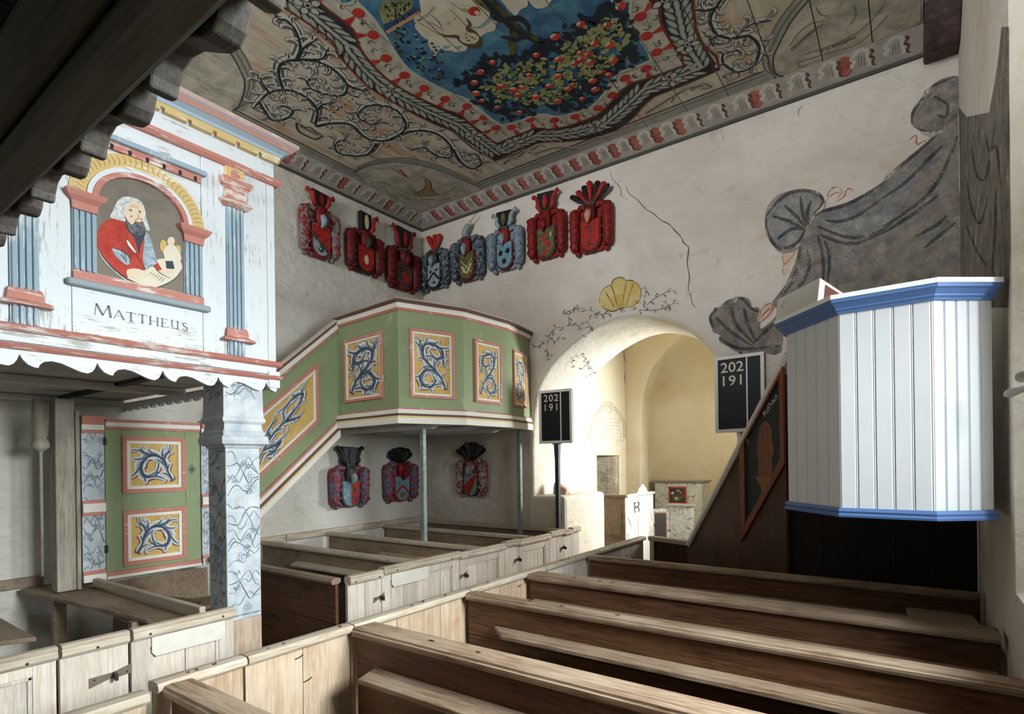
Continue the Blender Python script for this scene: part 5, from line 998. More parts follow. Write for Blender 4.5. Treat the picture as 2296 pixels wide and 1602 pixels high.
# borders along the cornice and the corner medallions
cp.fill(BOR, [(-5.73, -2), (-5.58, -2), (-5.58, 5.64), (-5.73, 5.80)], 1); line(INK, [(-5.575, -2), (-5.575, 3.0), (-5.575, 5.62)], 0.016, 2, n=1); line(OLW, [(-5.63, -2), (-5.63, 5.6)], 0.012, 2, n=1)
cp.fill(BOR, [(-5.73, 5.82), (-5.6, 5.66), (0.1, 5.66), (0.1, 5.82)], 1); line(INK, [(-5.56, 5.65), (0.1, 5.65)], 0.014, 2, n=1); line(OLW, [(-5.6, 5.71), (0.1, 5.71)], 0.012, 2, n=1)
MED = [[c2(*p) for p in ((850, 1090), (950, 1048), (1100, 1025), (1250, 1040), (1400, 1082), (1560, 1150), (1665, 1200))], [(512, 90), (543, 140), (559, 187), (545, 232), (530, 243)], [(1810, -14), (1797, 0), (1759, 48), (1735, 95), (1722, 129), (1728, 160), (1749, 170)]]
for i, P in enumerate(MED):
    w = [Wc(*p) for p in P]; corner = [(-5.74, 5.83), None, (0.1, 5.83)][i]
    if i == 0: cp.fill(CRM, catmull(w, 5) + [(-4.62, 5.81), (-5.73, 5.81), (-5.73, 4.86)], 3)
    elif i == 2: cp.fill(CRM, catmull(w, 5) + [(0.1, 5.83), (0.1, 3.6)], 3)
    else: cp.fill(CRM, catmull(w, 5) + [(-5.73, w[-1][1]), (-5.73, w[0][1] - 0.4)], 3)
    line(BOR, w, 0.10, 4); line(OLW, w, 0.014, 5); cen_ = Vector(sum((Vector(q) for q in w), Vector((0, 0)))) / len(w)
    for d in (0.055, -0.055): cp.stroke(INK if d > 0 else OLW, [tuple(Vector(q) + (Vector(q) - CC).normalized() * d) for q in w], lambda t: 0.012, 5)
# the shaped frame: black laurel band, cream band with red balls, blue field
def ring(mat, P, lay): cp.fill(mat, closed(P), lay)
ring(BLKP, OUT, 4); ring(CRM, MID, 5); ring(BLUE, INN, 6)
for P, m, w in ((OUT, RLN, 0.022), (MID, RLN, 0.024), (INN, GRL, 0.03)):
    cp.stroke(m, closed(P) + [closed(P)[0]], lambda t, w=w: w, 9, 2)
def resample(P, step):
    out = []; acc = 0.0
    for a, b_ in zip(P, P[1:]):
        a, b_ = Vector(a), Vector(b_); L = (b_ - a).length
        while acc < L: out.append((a + (b_ - a) * (acc / L), (b_ - a).normalized())); acc += step
        acc -= L
    return out
def leaf(mat, c, d, l, w, lay, rim=None):
    d = Vector(d).normalized(); n = Vector((-d.y, d.x)); S = [(0, 0), (0.25, 0.8), (0.5, 1), (0.75, 0.7), (1, 0), (0.75, -0.7), (0.5, -1), (0.25, -0.8)]
    f = lambda k: [tuple(Vector(c) + d * (l * ((a - 0.5) * k + 0.5)) + n * (w / 2 * b_ * k)) for a, b_ in S]
    if rim: cp.fill(rim, f(1), lay); cp.fill(mat, f(0.78), lay + 1)
    else: cp.fill(mat, f(1), lay)
o_, m_ = closed(OUT), closed(MID); o_.append(o_[0]); m_.append(m_[0])
ctr = []
for i in range(len(OUT)): ctr.append(Vector(o_[i]) * 0.5 + min((Vector(q) for q in m_), key=lambda q: (q - Vector(o_[i])).length) * 0.5)
ctr += [2 * CC - p for p in ctr]; ctr.append(ctr[0])
random.seed(5)
for k, (p, d) in enumerate(resample([tuple(q) for q in ctr], 0.088)):
    n = Vector((-d.y, d.x)); s = 1 if k % 2 else -1
    for sg_ in (-1, 0, 1):
        dd = (d + n * (0.55 * sg_)).normalized(); leaf(GRP, p + n * (0.045 * sg_) - dd * 0.05, dd, 0.20, 0.062, 6, BLKP); leaf(GRL, p + n * (0.045 * sg_) - dd * 0.02, dd, 0.14, 0.016, 8)
FLW = [(690, 10), (878, 203), (1063, 303), (1155, 318), (1337, 283), (1504, 178), (1541, 98)]
for q in FLW:
    c = Vector(Wc(*q))
    for s_ in (c, 2 * CC - c):
        for k in range(5): a = k * 2 * math.pi / 5 + 0.4; leaf(GRL, s_ + Vector((math.cos(a), math.sin(a))) * 0.02, (math.cos(a), math.sin(a)), 0.10, 0.075, 9, INK)
        cp.dot(GRL, s_, 0.028, 0.028, 11); cp.dot(INK, s_, 0.016, 0.016, 12)
BALL = [c2(*p) for p in ((870, 80), (965, 220), (1047, 370), (1165, 480), (1292, 563), (1427, 633), (1565, 680), (1675, 752), (1752, 817), (1850, 815), (1970, 765), (2125, 770))] + [c3(*p) for p in ((188, 545), (295, 505), (362, 445), (423, 365), (522, 320), (570, 243), (523, 167), (495, 75))]
mw_ = [Vector(q) for q in m_]
mid_line = resample(m_, 0.02)
for q in BALL:
    c = Vector(Wc(*q))
    for s_ in (c, 2 * CC - c):
        t_ = min(mid_line, key=lambda e: (e[0] - s_).length)[0]; d = (t_ - s_).normalized() if (t_ - s_).length > 1e-3 else Vector((1, 0)); n = Vector((-d.y, d.x)); L = max((t_ - s_).length, 0.08)
        cp.dot(GRL, s_, 0.068, 0.062, 7); cp.dot(RDB, s_, 0.055, 0.05, 8); cp.fill(RDB, [tuple(s_ + d * 0.03), tuple(s_ + d * (L - 0.01) + n * 0.035), tuple(s_ + d * (L - 0.01) - n * 0.035)], 8)
        for k in (-1, 1):
            e = s_ + n * 0.10 * k; cp.stroke(INK, [tuple(e + d * 0.05), tuple(e + d * 0.07 + n * 0.02), tuple(e + d * 0.03 + n * 0.035), tuple(e + d * 0.01)], 0.009, 8, 4)
            if k > 0:
                for j in range(5): cp.dot(INK, tuple(e - d * (0.02 + 0.02 * (j // 2)) + n * (0.015 * (j % 2 * 2 - 1))), 0.005, 0.005, 8, 0, 6)
# field: meadow, cloud, figure, shrubs, tree
F = lambda P, f=cA: [Wc(*f(*p)) for p in P]
cp.fill(OLV, F([(0, 0), (380, 0), (360, 90), (250, 180), (120, 260), (0, 300), (-60, 150)]), 7); cp.fill(flat('ceiling_deep_blue', '#26466f'), F([(0, 300), (120, 260), (400, 80), (480, 140), (60, 400), (10, 410)]), 8); line(flat('ceiling_peach', '#b9906c'), F([(40, 410), (250, 280), (470, 150)]), 0.035, 9)
CL = [(480, 150), (430, 260), (400, 330), (480, 440), (560, 520), (640, 710), (700, 650), (745, 612), (800, 642), (870, 640), (930, 662), (1055, 640), (1075, 600), (1150, 590), (1210, 530), (1235, 470), (1330, 410), (1425, 380), (1442, 300), (1470, 250), (1400, 200), (1370, 140), (1300, 60), (1250, -60), (800, -120), (480, -60)]
cp.fill(CLD, F(catmull(CL, 3, True)), 8)
cp.fill(CLD, F(catmull([(1500, -60), (1560, 60), (1640, 150), (1700, 190), (1760, 110), (1850, 60), (1800, -60)], 3, True)), 8); cp.fill(CLD, F(catmull([(1860, -40), (1930, 80), (2020, 100), (2110, 60), (2140, -40)], 3, True)), 8)
for P in ([(1130, 340), (1260, 330), (1360, 210)], [(760, 580), (800, 600), (850, 580)], [(920, 590), (960, 600), (1010, 580)], [(1250, 300), (1330, 280), (1370, 200)], [(600, 620), (640, 660), (620, 690)]): cp.stroke(TEAL, F(P), 0.03, 9)
cp.fill(FLS, F(catmull([(600, 185), (680, 190), (760, 130), (830, 120), (920, 190), (1040, 300), (1090, 370), (1010, 440), (870, 440), (765, 385), (730, 280), (660, 210)], 3, True)), 10)
for P, w in (([(640, 60), (560, 150), (450, 220), (440, 260), (560, 330), (700, 410), (860, 430)], 0.055), ([(850, 10), (960, 80), (1060, 110)], 0.04), ([(840, 90), (950, 200), (1060, 320)], 0.05)): cp.stroke(FLS, F(P), lambda t, w=w: w, 10); cp.stroke(OLW, F([(x + 12, y + 14) for x, y in P]), lambda t: 0.006, 11)
cp.stroke(BRH, F([(700, 415), (800, 450), (940, 460), (1010, 520), (1120, 580), (1210, 570), (1225, 500), (1150, 400), (1080, 360), (1110, 300), (1060, 220)]), 0.05, 10)
hd = Vector(Wc(*cA(1100, 478))); cp.dot(FLS, hd, 0.085, 0.066, 12, 0.6)
for P in ([(1070, 510), (1100, 500), (1115, 525)], [(1150, 480), (1170, 490), (1180, 465)], [(1080, 440), (1110, 450), (1130, 470)]): cp.stroke(BRH, F(P), 0.006, 13)
for q, m in (((1060, 470), RDB), ((1055, 425), RDB), ((1085, 505), INK), ((1138, 468), INK)): cp.dot(m, Wc(*cA(*q)), 0.009, 0.009, 13, 0, 8)
for P in ([(600, 185), (620, 190), (700, 260), (740, 330), (765, 380)], [(560, 260), (650, 300), (760, 380)], [(800, 270), (830, 300), (845, 260)], [(890, 220), (910, 240), (930, 215)]): cp.stroke(OLW, F(P), 0.007, 11)
cp.dot(RDB, Wc(*cA(1160, 130)), 0.05, 0.045, 11); cp.dot(FLS, Wc(*cA(1200, 150)), 0.02, 0.025, 12); leaf(OLV, Wc(*cA(1090, 130)), (-0.6, -0.8), 0.07, 0.035, 11)
random.seed(11)
for k in range(150):
    x, y = random.uniform(70, 740), random.uniform(330, 1030); u_ = (x - 70) / 670
    if not (380 + u_ * 380 - 160 < y < 480 + u_ * 560 + 90): continue
    m = random.choice([NVY, NVY, INK, TEAL, BARK]); a = random.uniform(-0.6, 0.9)
    cp.stroke(m, F([(x, y), (x + 22 * math.cos(a), y + 22 * math.sin(a) - 8), (x + 45 * math.cos(a), y + 45 * math.sin(a))]), 0.022, 9 + k % 3, 3)
for k in range(60): x, y = random.uniform(0, 340), random.uniform(0, 250); cp.stroke(random.choice([INK, NVY, OLW]), F([(x, y), (x + 10, y + 25), (x + 5, y + 45)]), 0.014, 9, 2)
cp.stroke(BARK, F([(1240, -60), (1330, 20), (1450, 120), (1560, 230), (1680, 330), (1760, 410), (1900, 470), (2080, 550), (2289, 650), (2450, 760)]), lambda t: 0.135 - 0.095 * t, 10); cp.stroke(NVY, F([(1280, -40), (1420, 130), (1640, 330), (1800, 450), (2080, 590), (2289, 690)]), lambda t: 0.05 - 0.03 * t, 11)
cp.stroke(BARK, F([(1660, 330), (1665, 430), (1640, 540), (1660, 640), (1640, 720)]), lambda t: 0.075 - 0.03 * t, 10); cp.stroke(BARK, F([(1640, 700), (1580, 720), (1530, 745)]), 0.03, 10)
cp.stroke(INK, F([(1380, 130), (1400, 200), (1500, 240), (1640, 230), (1760, 230), (1850, 320), (1860, 400)]), 0.055, 12); cp.stroke(INK, F([(1500, 460), (1580, 470), (1680, 500), (1760, 480), (1830, 470)]), 0.045, 12)
CAN = [(1016, 182), (1045, 165), (1070, 150), (1085, 128), (1130, 125), (1190, 112), (1210, 92), (1240, 88), (1262, 60), (1290, 75), (1300, 20), (1330, 40), (1350, 0), (1380, -10), (1400, 30), (1425, 80), (1440, 125), (1400, 150), (1376, 166), (1352, 205), (1318, 236), (1262, 254), (1206, 250), (1130, 268), (1095, 245), (1070, 228), (1050, 215), (1080, 205)]
def inside(p, P):
    r = False
    for (x0, y0), (x1, y1) in zip(P, P[1:] + P[:1]):
        if (y0 > p[1]) != (y1 > p[1]) and p[0] < (x1 - x0) * (p[1] - y0) / (y1 - y0) + x0: r = not r
    return r
core = [(1085, 185), (1130, 145), (1200, 140), (1270, 110), (1320, 60), (1380, 30), (1400, 80), (1395, 120), (1350, 150), (1300, 190), (1240, 235), (1160, 235), (1100, 215)]
n = 0
while n < 950:
    q = (random.uniform(1010, 1445), random.uniform(-12, 275))
    if not inside(q, CAN): continue
    n += 1; a = random.uniform(0, 6.3); ol = inside(q, core) and random.random() < 0.72
    if ol: leaf(OLV, Wc(*q), (math.cos(a), math.sin(a)), 0.078, 0.044, 13 + 2 * (n % 3), OLL if n % 2 else INK)
    else: leaf(NVY, Wc(*q), (math.cos(a), math.sin(a)), 0.08, 0.044, 12)
AP_ = [cA(*p) for p in ((1395, 780), (1245, 905), (2200, 450), (1960, 685), (1165, 1040), (1500, 1090), (1865, 945), (2245, 740), (1665, 1135), (1780, 1105), (1720, 1200), (1180, 1180), (1260, 1275), (2120, 1085), (1955, 1225), (1745, 1420), (2245, 955), (2230, 1280), (1455, 1365))] + [cB(*p) for p in ((435, 590), (650, 230), (1060, 45), (920, 240), (790, 430), (950, 445), (645, 525), (730, 540), (755, 620), (585, 635), (650, 595), (985, 605), (870, 725), (935, 755), (420, 770), (770, 815), (120, 750), (320, 870), (570, 855), (520, 900), (800, 905), (665, 1000), (190, 980), (410, 1030))]
APR = paint2('ceiling_apple_red', '#b02a20', '#c74433', 0.4, 0.6, 14)
AP_ = [q for i, q in enumerate(AP_) if all(math.hypot(q[0] - r[0], q[1] - r[1]) > 7 for r in AP_[:i])]
for k, q in enumerate(AP_):
    c = Vector(Wc(*q)); r = 0.034 + 0.012 * (k % 3) / 2; cp.dot(APR, c, r, r * 0.9, 20); cp.dot(CLD, c + Vector((0.30, -0.45)) * r * 0.0 + Vector((0.2, 0.75)) * 0 + (CC - c).normalized() * r * 0.55, r * 0.62, r * 0.34, 21, math.atan2(*(reversed((CC - c).orthogonal()[:])))); cp.dot(INK, c + (CC - c).normalized() * r * 0.6, r * 0.1, r * 0.1, 22, 0, 6)
# acanthus scrolls between frame and border
def stem(P, f, w, tuft=True):
    S = [Wc(*f(*p)) for p in P]; cp.stroke(HAL, S, lambda t: w * (2.5 - 1.2 * t), 4); cp.stroke(STM, S, lambda t: w * (1.7 - 0.9 * t), 5); cp.stroke(HAL, [(x + w * 0.24, y - w * 0.18) for x, y in S], lambda t: w * (0.8 - 0.5 * t), 6); cp.stroke(INK, [(x - w * 0.3, y + w * 0.22) for x, y in S], lambda t: w * (0.5 - 0.32 * t), 7)
    if tuft:
        R = catmull(S, 5)
        for i in range(2, len(R) - 1, 2):
            p, q = Vector(R[i]), Vector(R[i + 1]); d = (q - p).normalized(); nn = Vector((-d.y, d.x)) * (1 if (i // 2) % 2 else -1); l = w * random.uniform(1.2, 2.1)
            T = [tuple(p), tuple(p + d * l * 0.5 + nn * l * 0.45), tuple(p + d * l * 0.6 + nn * l * 0.95), tuple(p + d * l * 0.3 + nn * l * 1.15)]
            cp.stroke(STM, T, w * 1.0, 5, 4); cp.stroke(HAL, [(x + w * 0.1, y - w * 0.08) for x, y in T], w * 0.62, 6, 4); cp.stroke(INK, T[:3], w * 0.2, 7, 4)
ST = [[(590, 790), (605, 700), (545, 620), (430, 570), (300, 580), (230, 640), (190, 690)], [(230, 640), (280, 720), (330, 765), (420, 740), (440, 690), (390, 670)], [(385, 560), (355, 460), (380, 390), (480, 370), (600, 380), (720, 440), (795, 530), (765, 600), (660, 595), (570, 560), (545, 500), (600, 490)], [(470, 370), (495, 280), (445, 150), (330, 90)], [(480, 370), (520, 290), (600, 240)], [(540, 370), (640, 360), (665, 300)], [(590, 800), (700, 780), (820, 790), (900, 860), (960, 890), (1060, 890), (1150, 840), (1175, 780), (1120, 700), (1020, 668), (920, 672), (870, 720), (900, 770), (980, 790), (1005, 755)], [(1060, 890), (1180, 840), (1300, 830), (1410, 870), (1475, 950), (1450, 1005), (1370, 990), (1290, 940), (1200, 960)], [(985, 910), (930, 980), (830, 992), (740, 970), (725, 910), (790, 885)], [(1480, 950), (1530, 1030), (1600, 1075), (1660, 1035), (1620, 980), (1550, 990)], [(795, 530), (860, 560), (930, 570)], [(300, 590), (250, 520), (240, 480)], [(600, 700), (640, 660), (710, 650)]]
for P in ST: stem(P, c2, 0.06)
for P in ([(900, -40), (835, 60), (835, 110), (865, 155), (940, 170), (1010, 110), (1105, 90)], [(940, 170), (1010, 160), (1060, 210), (1040, 290), (960, 330), (890, 290), (900, 240), (960, 230)], [(870, 20), (800, 40), (760, 35)], [(860, 160), (830, 180), (845, 210)]): stem(P, c3, 0.05)
for P in ([(880, 360), (940, 330), (960, 355), (900, 380)], [(730, 420), (790, 390), (830, 405), (780, 415)], [(520, 530), (600, 480), (650, 450), (640, 480)], [(650, 450), (720, 410), (790, 400)], [(300, 650), (400, 620), (470, 590)], [(0, 720), (100, 690), (200, 700)]): stem(P, c3, 0.022, False)
for k in range(3): stem([(1800 + k * 90, 1050 - k * 45), (1850 + k * 90, 1010 - k * 40), (1890 + k * 90, 1020 - k * 40)], c2, 0.02, False)
line(INK, [Wc(*c2(*p)) for p in ((470, 785), (485, 840), (560, 880), (600, 890), (640, 870))], 0.02, 7); line(INK, [Wc(*c2(*p)) for p in ((470, 785), (500, 800), (530, 815), (560, 815), (590, 840), (640, 868))], 0.014, 7)
for k in range(6): cp.dot(INK, Wc(*c2(505 + k * 20, 812 + k * 10)), 0.02, 0.014, 7); cp.dot(RUS, Wc(*c2(505 + k * 20, 812 + k * 10)), 0.012, 0.008, 8)
for k in range(11): cp.dot(INK, Wc(*c2(640 + k * 24, 770 - k * 17)), 0.016 if k % 2 else 0.01, 0.01, 7)
# medallion pictures: trumpet, quill, ribbon lines
e_ = lambda x, y: Wc(820 + x * 0.10453, 340 + y * 0.10453)
cp.fill(flat('ceiling_tan', '#9c8360'), catmull([e_(*p) for p in ((1240, 545), (1330, 560), (1400, 690), (1440, 830), (1600, 920), (1400, 945), (1150, 940), (1010, 920), (1060, 860), (1180, 850), (1270, 760), (1290, 660))], 3, True), 7); cp.stroke(RLN, [e_(*p) for p in ((1240, 545), (1290, 680), (1250, 790), (1130, 860), (1050, 850), (1015, 760))], 0.014, 8); cp.stroke(RLN, [e_(*p) for p in ((1330, 560), (1400, 690), (1430, 830), (1600, 920))], 0.014, 8)
cp.fill(RDB, [e_(*p) for p in ((670, 365), (770, 385), (900, 540), (880, 550), (760, 430))], 7); cp.stroke(OLW, [e_(*p) for p in ((540, 360), (640, 390), (800, 500), (970, 575))], 0.02, 7)
cp.stroke(OLW, [e_(*p) for p in ((330, 740), (400, 790), (520, 910), (700, 970), (1000, 1040), (1300, 1070), (1600, 1040), (1880, 960), (2030, 780))], lambda t: 0.007, 7); cp.stroke(OLW, [e_(*p) for p in ((360, 660), (600, 750), (900, 900), (1200, 950), (1600, 930), (1800, 850), (1880, 760))], lambda t: 0.007, 7); cp.stroke(OLW, [e_(*p) for p in ((340, 740), (250, 790), (130, 710), (150, 630), (320, 660))], lambda t: 0.007, 7)
g_ = lambda x, y: Wc(1500 + x * 0.3467, y * 0.3467)
for P in ([(840, 400), (1000, 350), (1200, 290), (1330, 190), (1420, 90)], [(870, 350), (1000, 310), (1180, 230), (1300, 140), (1390, 30)], [(840, 400), (850, 430), (980, 380)], [(780, 290), (830, 220), (900, 160), (1000, 130)], [(800, 330), (860, 250), (960, 170)], [(950, 40), (980, 90), (1030, 100)], [(1190, 30), (1210, 90), (1170, 160)]): cp.stroke(OLW, [g_(*p) for p in P], lambda t: 0.007, 7)
for k in range(12): cp.stroke(OLW, [g_(790 + k * 14, 330 - k * 14), g_(800 + k * 16, 300 - k * 12), g_(830 + k * 15, 310 - k * 15)], 0.008, 7)
cp.build('painted_ceiling', ceil_root, SEAMS)
def ceil_text(word, a, b_, mat=INK, h=1.0):
    P, R = Vector(Wc(*a)), Vector(Wc(*b_)); ud = (R - P).normalized(); vd = Vector((-ud.y, ud.x)); probe = P + vd * 0.05
    up = Vector(Wc(a[0], a[1] - 8)) - P; vd = vd if vd.dot(up) > 0 else -vd; L = (R - P).length; sz = L / (len(word) * 0.52)
    text_mesh(word, sz, mat, 'ceiling_lettering', ceil_root, lambda u, v: Vector(((P + R) / 2 + ud * u + vd * (v * h + sz * 0.3)).to_3d()) + Vector((0, 0, ZC - 0.008)), 0.012)
for w_, a, b_ in (('Christo,', (894, 436), (921, 445)), ('och', (924, 446), (936, 447)), ('Johannes', (941, 448), (978, 447)), ('or in Evangelist', (1822, 124), (1937, 76))): ceil_text(w_, a, b_)
# cornice ornament: lobed tassels with brown shading and red grounds
CG = flat('cornice_light_grey', '#b9b7ad', 0.7, 0.06); CBR = flat('cornice_brown', '#5d4334', 0.7, 0.06); CRD = paint2('cornice_red', '#8d4a3f', '#a4695c', 0.4, 0.6, 9)
def cornice_art(parent, A, U, S, N, L, u0, per=0.255, red=lambda u: True):
    pt = Paint(frame_place(Vector(A) + Vector(N) * 0.002, U, S, N), 0.0006); k = 0
    while u0 + k * per < L - 0.1:
        u = u0 + k * per
        if red(u): pt.fill(CRD, [(u + 0.12, 0.10), (u + 0.14, 0.24), (u + 0.22, 0.24), (u + 0.245, 0.12), (u + 0.20, 0.05)], 1, 3)
        pt.stroke(CG, [(u + 0.115, 0.22), (u + 0.09, 0.24), (u + 0.06, 0.26), (u + 0.02, 0.245), (u, 0.22), (u - 0.02, 0.20), (u + 0.005, 0.17), (u - 0.02, 0.14), (u - 0.015, 0.11)], lambda t: 0.020 + 0.014 * abs(math.sin(t * 13)), 2, 6)
        pt.stroke(CBR, [(u + 0.125, 0.235), (u + 0.145, 0.205), (u + 0.12, 0.175), (u + 0.15, 0.14), (u + 0.135, 0.10), (u + 0.155, 0.07)], lambda t: 0.014 + 0.012 * abs(math.sin(t * 10)), 3, 6)
        pt.stroke(CG, [(u + 0.105, 0.215), (u + 0.10, 0.17), (u + 0.115, 0.12), (u + 0.11, 0.08)], lambda t: 0.016 + 0.016 * abs(math.sin(t * 9)), 4, 6)
        pt.stroke(CG, [(u + 0.13, 0.075), (u + 0.17, 0.045), (u + 0.22, 0.06), (u + 0.24, 0.09)], lambda t: 0.006, 4, 5)
        for j in range(3): pt.stroke(CBR, [(u + 0.035 + j * 0.02, 0.20), (u + 0.035 + j * 0.022, 0.10)], lambda t: 0.004, 2, 2)
        k += 1
    pt.build('cornice_ornament', parent)
sl_ = Vector((0.265, 0, 0.115)).normalized()
cornice_art(trim_l, (XL, 0.5, 5.365), (0, 1, 0), sl_, (0.115, 0, -0.265), 5.6, 0.05, red=lambda u: int(u * 4) % 3 == 0)
cornice_art(trim_e, (XL, YE, 5.365), (1, 0, 0), (0, -sl_.x, sl_.z), (0, -0.115, -0.265), 6.1, 0.26, red=lambda u: u < 3.6 or int(u * 4) % 3 == 0)
# ================================================================== WALL PAINTINGS
def ewall(x, y, z=0.0): return onY(x, y, YE) + Vector((0, -0.001 - z, 0))
wpn = Paint(ewall, 0.0006)
DRP = chalk('faded_drapery_grey', '#6a6661', '#90887d', 0.57, 70, 0.12); DRD = chalk('faded_drapery_dark', '#3c3e43', '#5d5a55', 0.515, 55, 0.1); DRL = chalk('faded_drapery_light', '#77797c', '#9c9891', 0.54, 70, 0.12); FRD = chalk('faded_red_chalk', '#a8432f', '#b9654f', 0.51, 60); TAN = paint2('faded_tan', '#c2ac94', '#d3c8ba', 0.4, 0.65, 8, 0.95); YSH = paint2('ochre_shell', '#bfa458', '#d2c08c', 0.4, 0.62, 7, 0.95); FLN = chalk('faded_scroll_grey', '#5a5f62', '#7d7e7b', 0.51, 45); CRK = flat('crack_dark', '#5b5147', 0.9, 0.2)
d4 = lambda x, y: (1680 + x * 0.2247, 400 + y * 0.2247); d5 = lambda x, y: (1980 + x * 0.2559, 150 + y * 0.2559); d7 = lambda x, y: (1160 + x * 0.4, 600 + y * 0.4)
wpn.fill(DRP, catmull([(1812, 508), (1838, 474), (1872, 462), (1908, 450), (1955, 424), (2002, 390), (2048, 346), (2092, 306), (2120, 288), (2146, 240), (2150, 420), (2152, 690), (1900, 690), (1738, 690), (1760, 640), (1782, 590), (1793, 545)], 3, True), 1)
wpn.fill(DRL, catmull([d4(*p) for p in ((650, 420), (760, 350), (1000, 250), (1300, 80), (1424, 20), (1700, -200), (1750, -130), (1424, 420), (1150, 560), (900, 560), (720, 480))], 3, True), 2)
wpn.fill(DRL, catmull([(1715, 490), (1720, 465), (1740, 440), (1770, 428), (1800, 426), (1833, 436), (1846, 456), (1826, 482), (1810, 512), (1802, 536), (1780, 552), (1752, 554), (1733, 540), (1718, 515)], 3, True), 2)
wpn.fill(DRP, catmull([d5(*p) for p in ((245, 490), (262, 400), (330, 290), (395, 235), (420, 170), (520, 105), (650, 80), (690, 160), (690, 380), (560, 520), (420, 570), (300, 550))], 3, True), 2)
wpn.fill(DRP, catmull([(1594, 732), (1589, 714), (1598, 701), (1602, 690), (1617, 690), (1623, 678), (1639, 671), (1648, 679), (1660, 667), (1680, 671), (1687, 689), (1701, 690), (1707, 712), (1706, 738), (1735, 715), (1752, 700), (1752, 790), (1700, 790), (1655, 788), (1625, 774), (1612, 764), (1614, 752), (1600, 746)], 3, True), 2)
DS = [[d4(*p) for p in P] for P in ([(680, 480), (850, 550), (1000, 592), (1150, 582), (1300, 530), (1424, 450)], [(700, 560), (900, 640), (1100, 642), (1424, 500)], [(760, 420), (900, 432), (1100, 362), (1424, 130)], [(650, 380), (740, 330), (900, 290), (1100, 200), (1400, 10)], [(680, 570), (720, 700), (742, 900), (730, 1050)], [(750, 620), (800, 800), (782, 1050)], [(570, 690), (600, 850), (560, 1000), (490, 1090)], [(510, 680), (490, 850), (420, 1050), (350, 1150)], [(170, 380), (250, 270), (380, 160), (520, 125), (680, 150), (735, 240), (640, 360)], [(170, 400), (180, 540), (270, 680), (400, 690), (500, 620), (560, 500)], [(550, 510), (400, 430), (230, 380)], [(560, 490), (470, 380), (350, 270)], [(570, 480), (530, 330), (510, 180)], [(550, 510), (420, 510), (280, 610)], [(590, 470), (580, 340), (620, 220)])] + [[d5(*p) for p in P] for P in ([(0, 990), (250, 790), (480, 590)], [(0, 1150), (200, 1010), (420, 790), (520, 690)], [(0, 1400), (250, 1240), (450, 1050), (600, 750), (655, 600)], [(0, 1460), (280, 1280), (480, 1130)], [(250, 500), (265, 390), (340, 290), (420, 180), (640, 85)], [(300, 545), (420, 575), (540, 540)], [(440, 260), (560, 330), (550, 440), (470, 420)], [(360, 1590), (640, 1360)], [(280, 1490), (480, 1380), (560, 1300)])] + [[(1600, 735), (1594, 708), (1622, 684), (1660, 669), (1684, 692), (1702, 700)], [(1612, 757), (1650, 780), (1690, 782), (1752, 775)], [(1640, 690), (1652, 730), (1690, 770)], [(1668, 690), (1678, 730), (1695, 765)], [(1605, 712), (1640, 745), (1685, 775)], [(1690, 770), (1720, 740), (1750, 715)]]
for P in DS: wpn.stroke(DRD, P, lambda t: 8.0 * (0.3 + 0.7 * math.sin(math.pi * t) ** 0.6), 4, 7); wpn.stroke(DRL, [(x + 5, y + 8) for x, y in P], lambda t: 7 * math.sin(math.pi * t), 3, 6)
for P in [[d4(*p) for p in P] for P in ([(770, 260), (790, 150), (850, 90), (910, 112), (920, 152), (860, 205)], [(860, 240), (950, 180), (962, 130), (1000, 102), (1035, 132)], [(470, 680), (340, 760), (340, 830), (370, 850), (470, 730)], [(350, 860), (332, 910), (352, 985)], [(100, 1430), (120, 1320), (200, 1250), (240, 1290), (190, 1370), (110, 1440)], [(110, 1400), (170, 1330), (230, 1290)], [(800, 190), (850, 150), (905, 140)])] + [[d5(*p) for p in ((220, 650), (290, 600), (300, 680), (440, 600))]]: wpn.stroke(FRD, P, 3.2, 4, 6)
wpn.fill(TAN, [d4(*p) for p in ((470, 690), (340, 760), (330, 850), (360, 990), (440, 820))], 1); wpn.fill(TAN, catmull([d4(*p) for p in ((90, 1430), (110, 1310), (210, 1240), (250, 1290), (190, 1400))], 3, True), 3); wpn.fill(TAN, [d4(*p) for p in ((130, 500), (160, 490), (170, 560), (90, 620))], 1)
# shell and tendrils over the arch
wpn.fill(YSH, catmull([d7(*p) for p in ((460, 200), (463, 160), (485, 118), (525, 98), (540, 70), (580, 55), (612, 72), (655, 78), (688, 112), (694, 155), (680, 192), (640, 226), (600, 222), (540, 246), (490, 235))], 3, True), 2)
for P in ([(460, 200), (463, 160), (485, 118), (525, 98), (540, 70), (580, 55), (612, 72), (655, 78), (688, 112), (694, 155), (680, 192), (640, 226)], [(470, 215), (500, 236), (540, 246), (600, 224), (640, 226)], [(525, 100), (545, 150), (560, 220)], [(612, 74), (600, 140), (590, 215)], [(655, 80), (635, 140), (610, 215)], [(490, 130), (520, 180), (545, 225)]): wpn.stroke(DRD, [d7(*p) for p in P], 2.6, 4, 6)
TD = [[(460, 262), (400, 240), (330, 232), (290, 270), (300, 320), (350, 325), (395, 300), (440, 268)], [(250, 270), (300, 240), (345, 236)], [(270, 330), (210, 345), (180, 390), (215, 415), (262, 390)], [(180, 400), (140, 430), (100, 450)], [(150, 470), (175, 480), (185, 510)], [(640, 236), (700, 240), (790, 238), (860, 210), (900, 195)], [(700, 235), (760, 182), (830, 142), (885, 128)], [(700, 120), (725, 125), (715, 170), (690, 205)], [(810, 190), (850, 215), (840, 240)], [(560, 236), (580, 232), (600, 240)], [(440, 270), (480, 262), (520, 258)], [(330, 560), (300, 530), (340, 490), (390, 520), (360, 580)], [(380, 640), (420, 580), (390, 540)], [(330, 360), (420, 330), (380, 400)]]
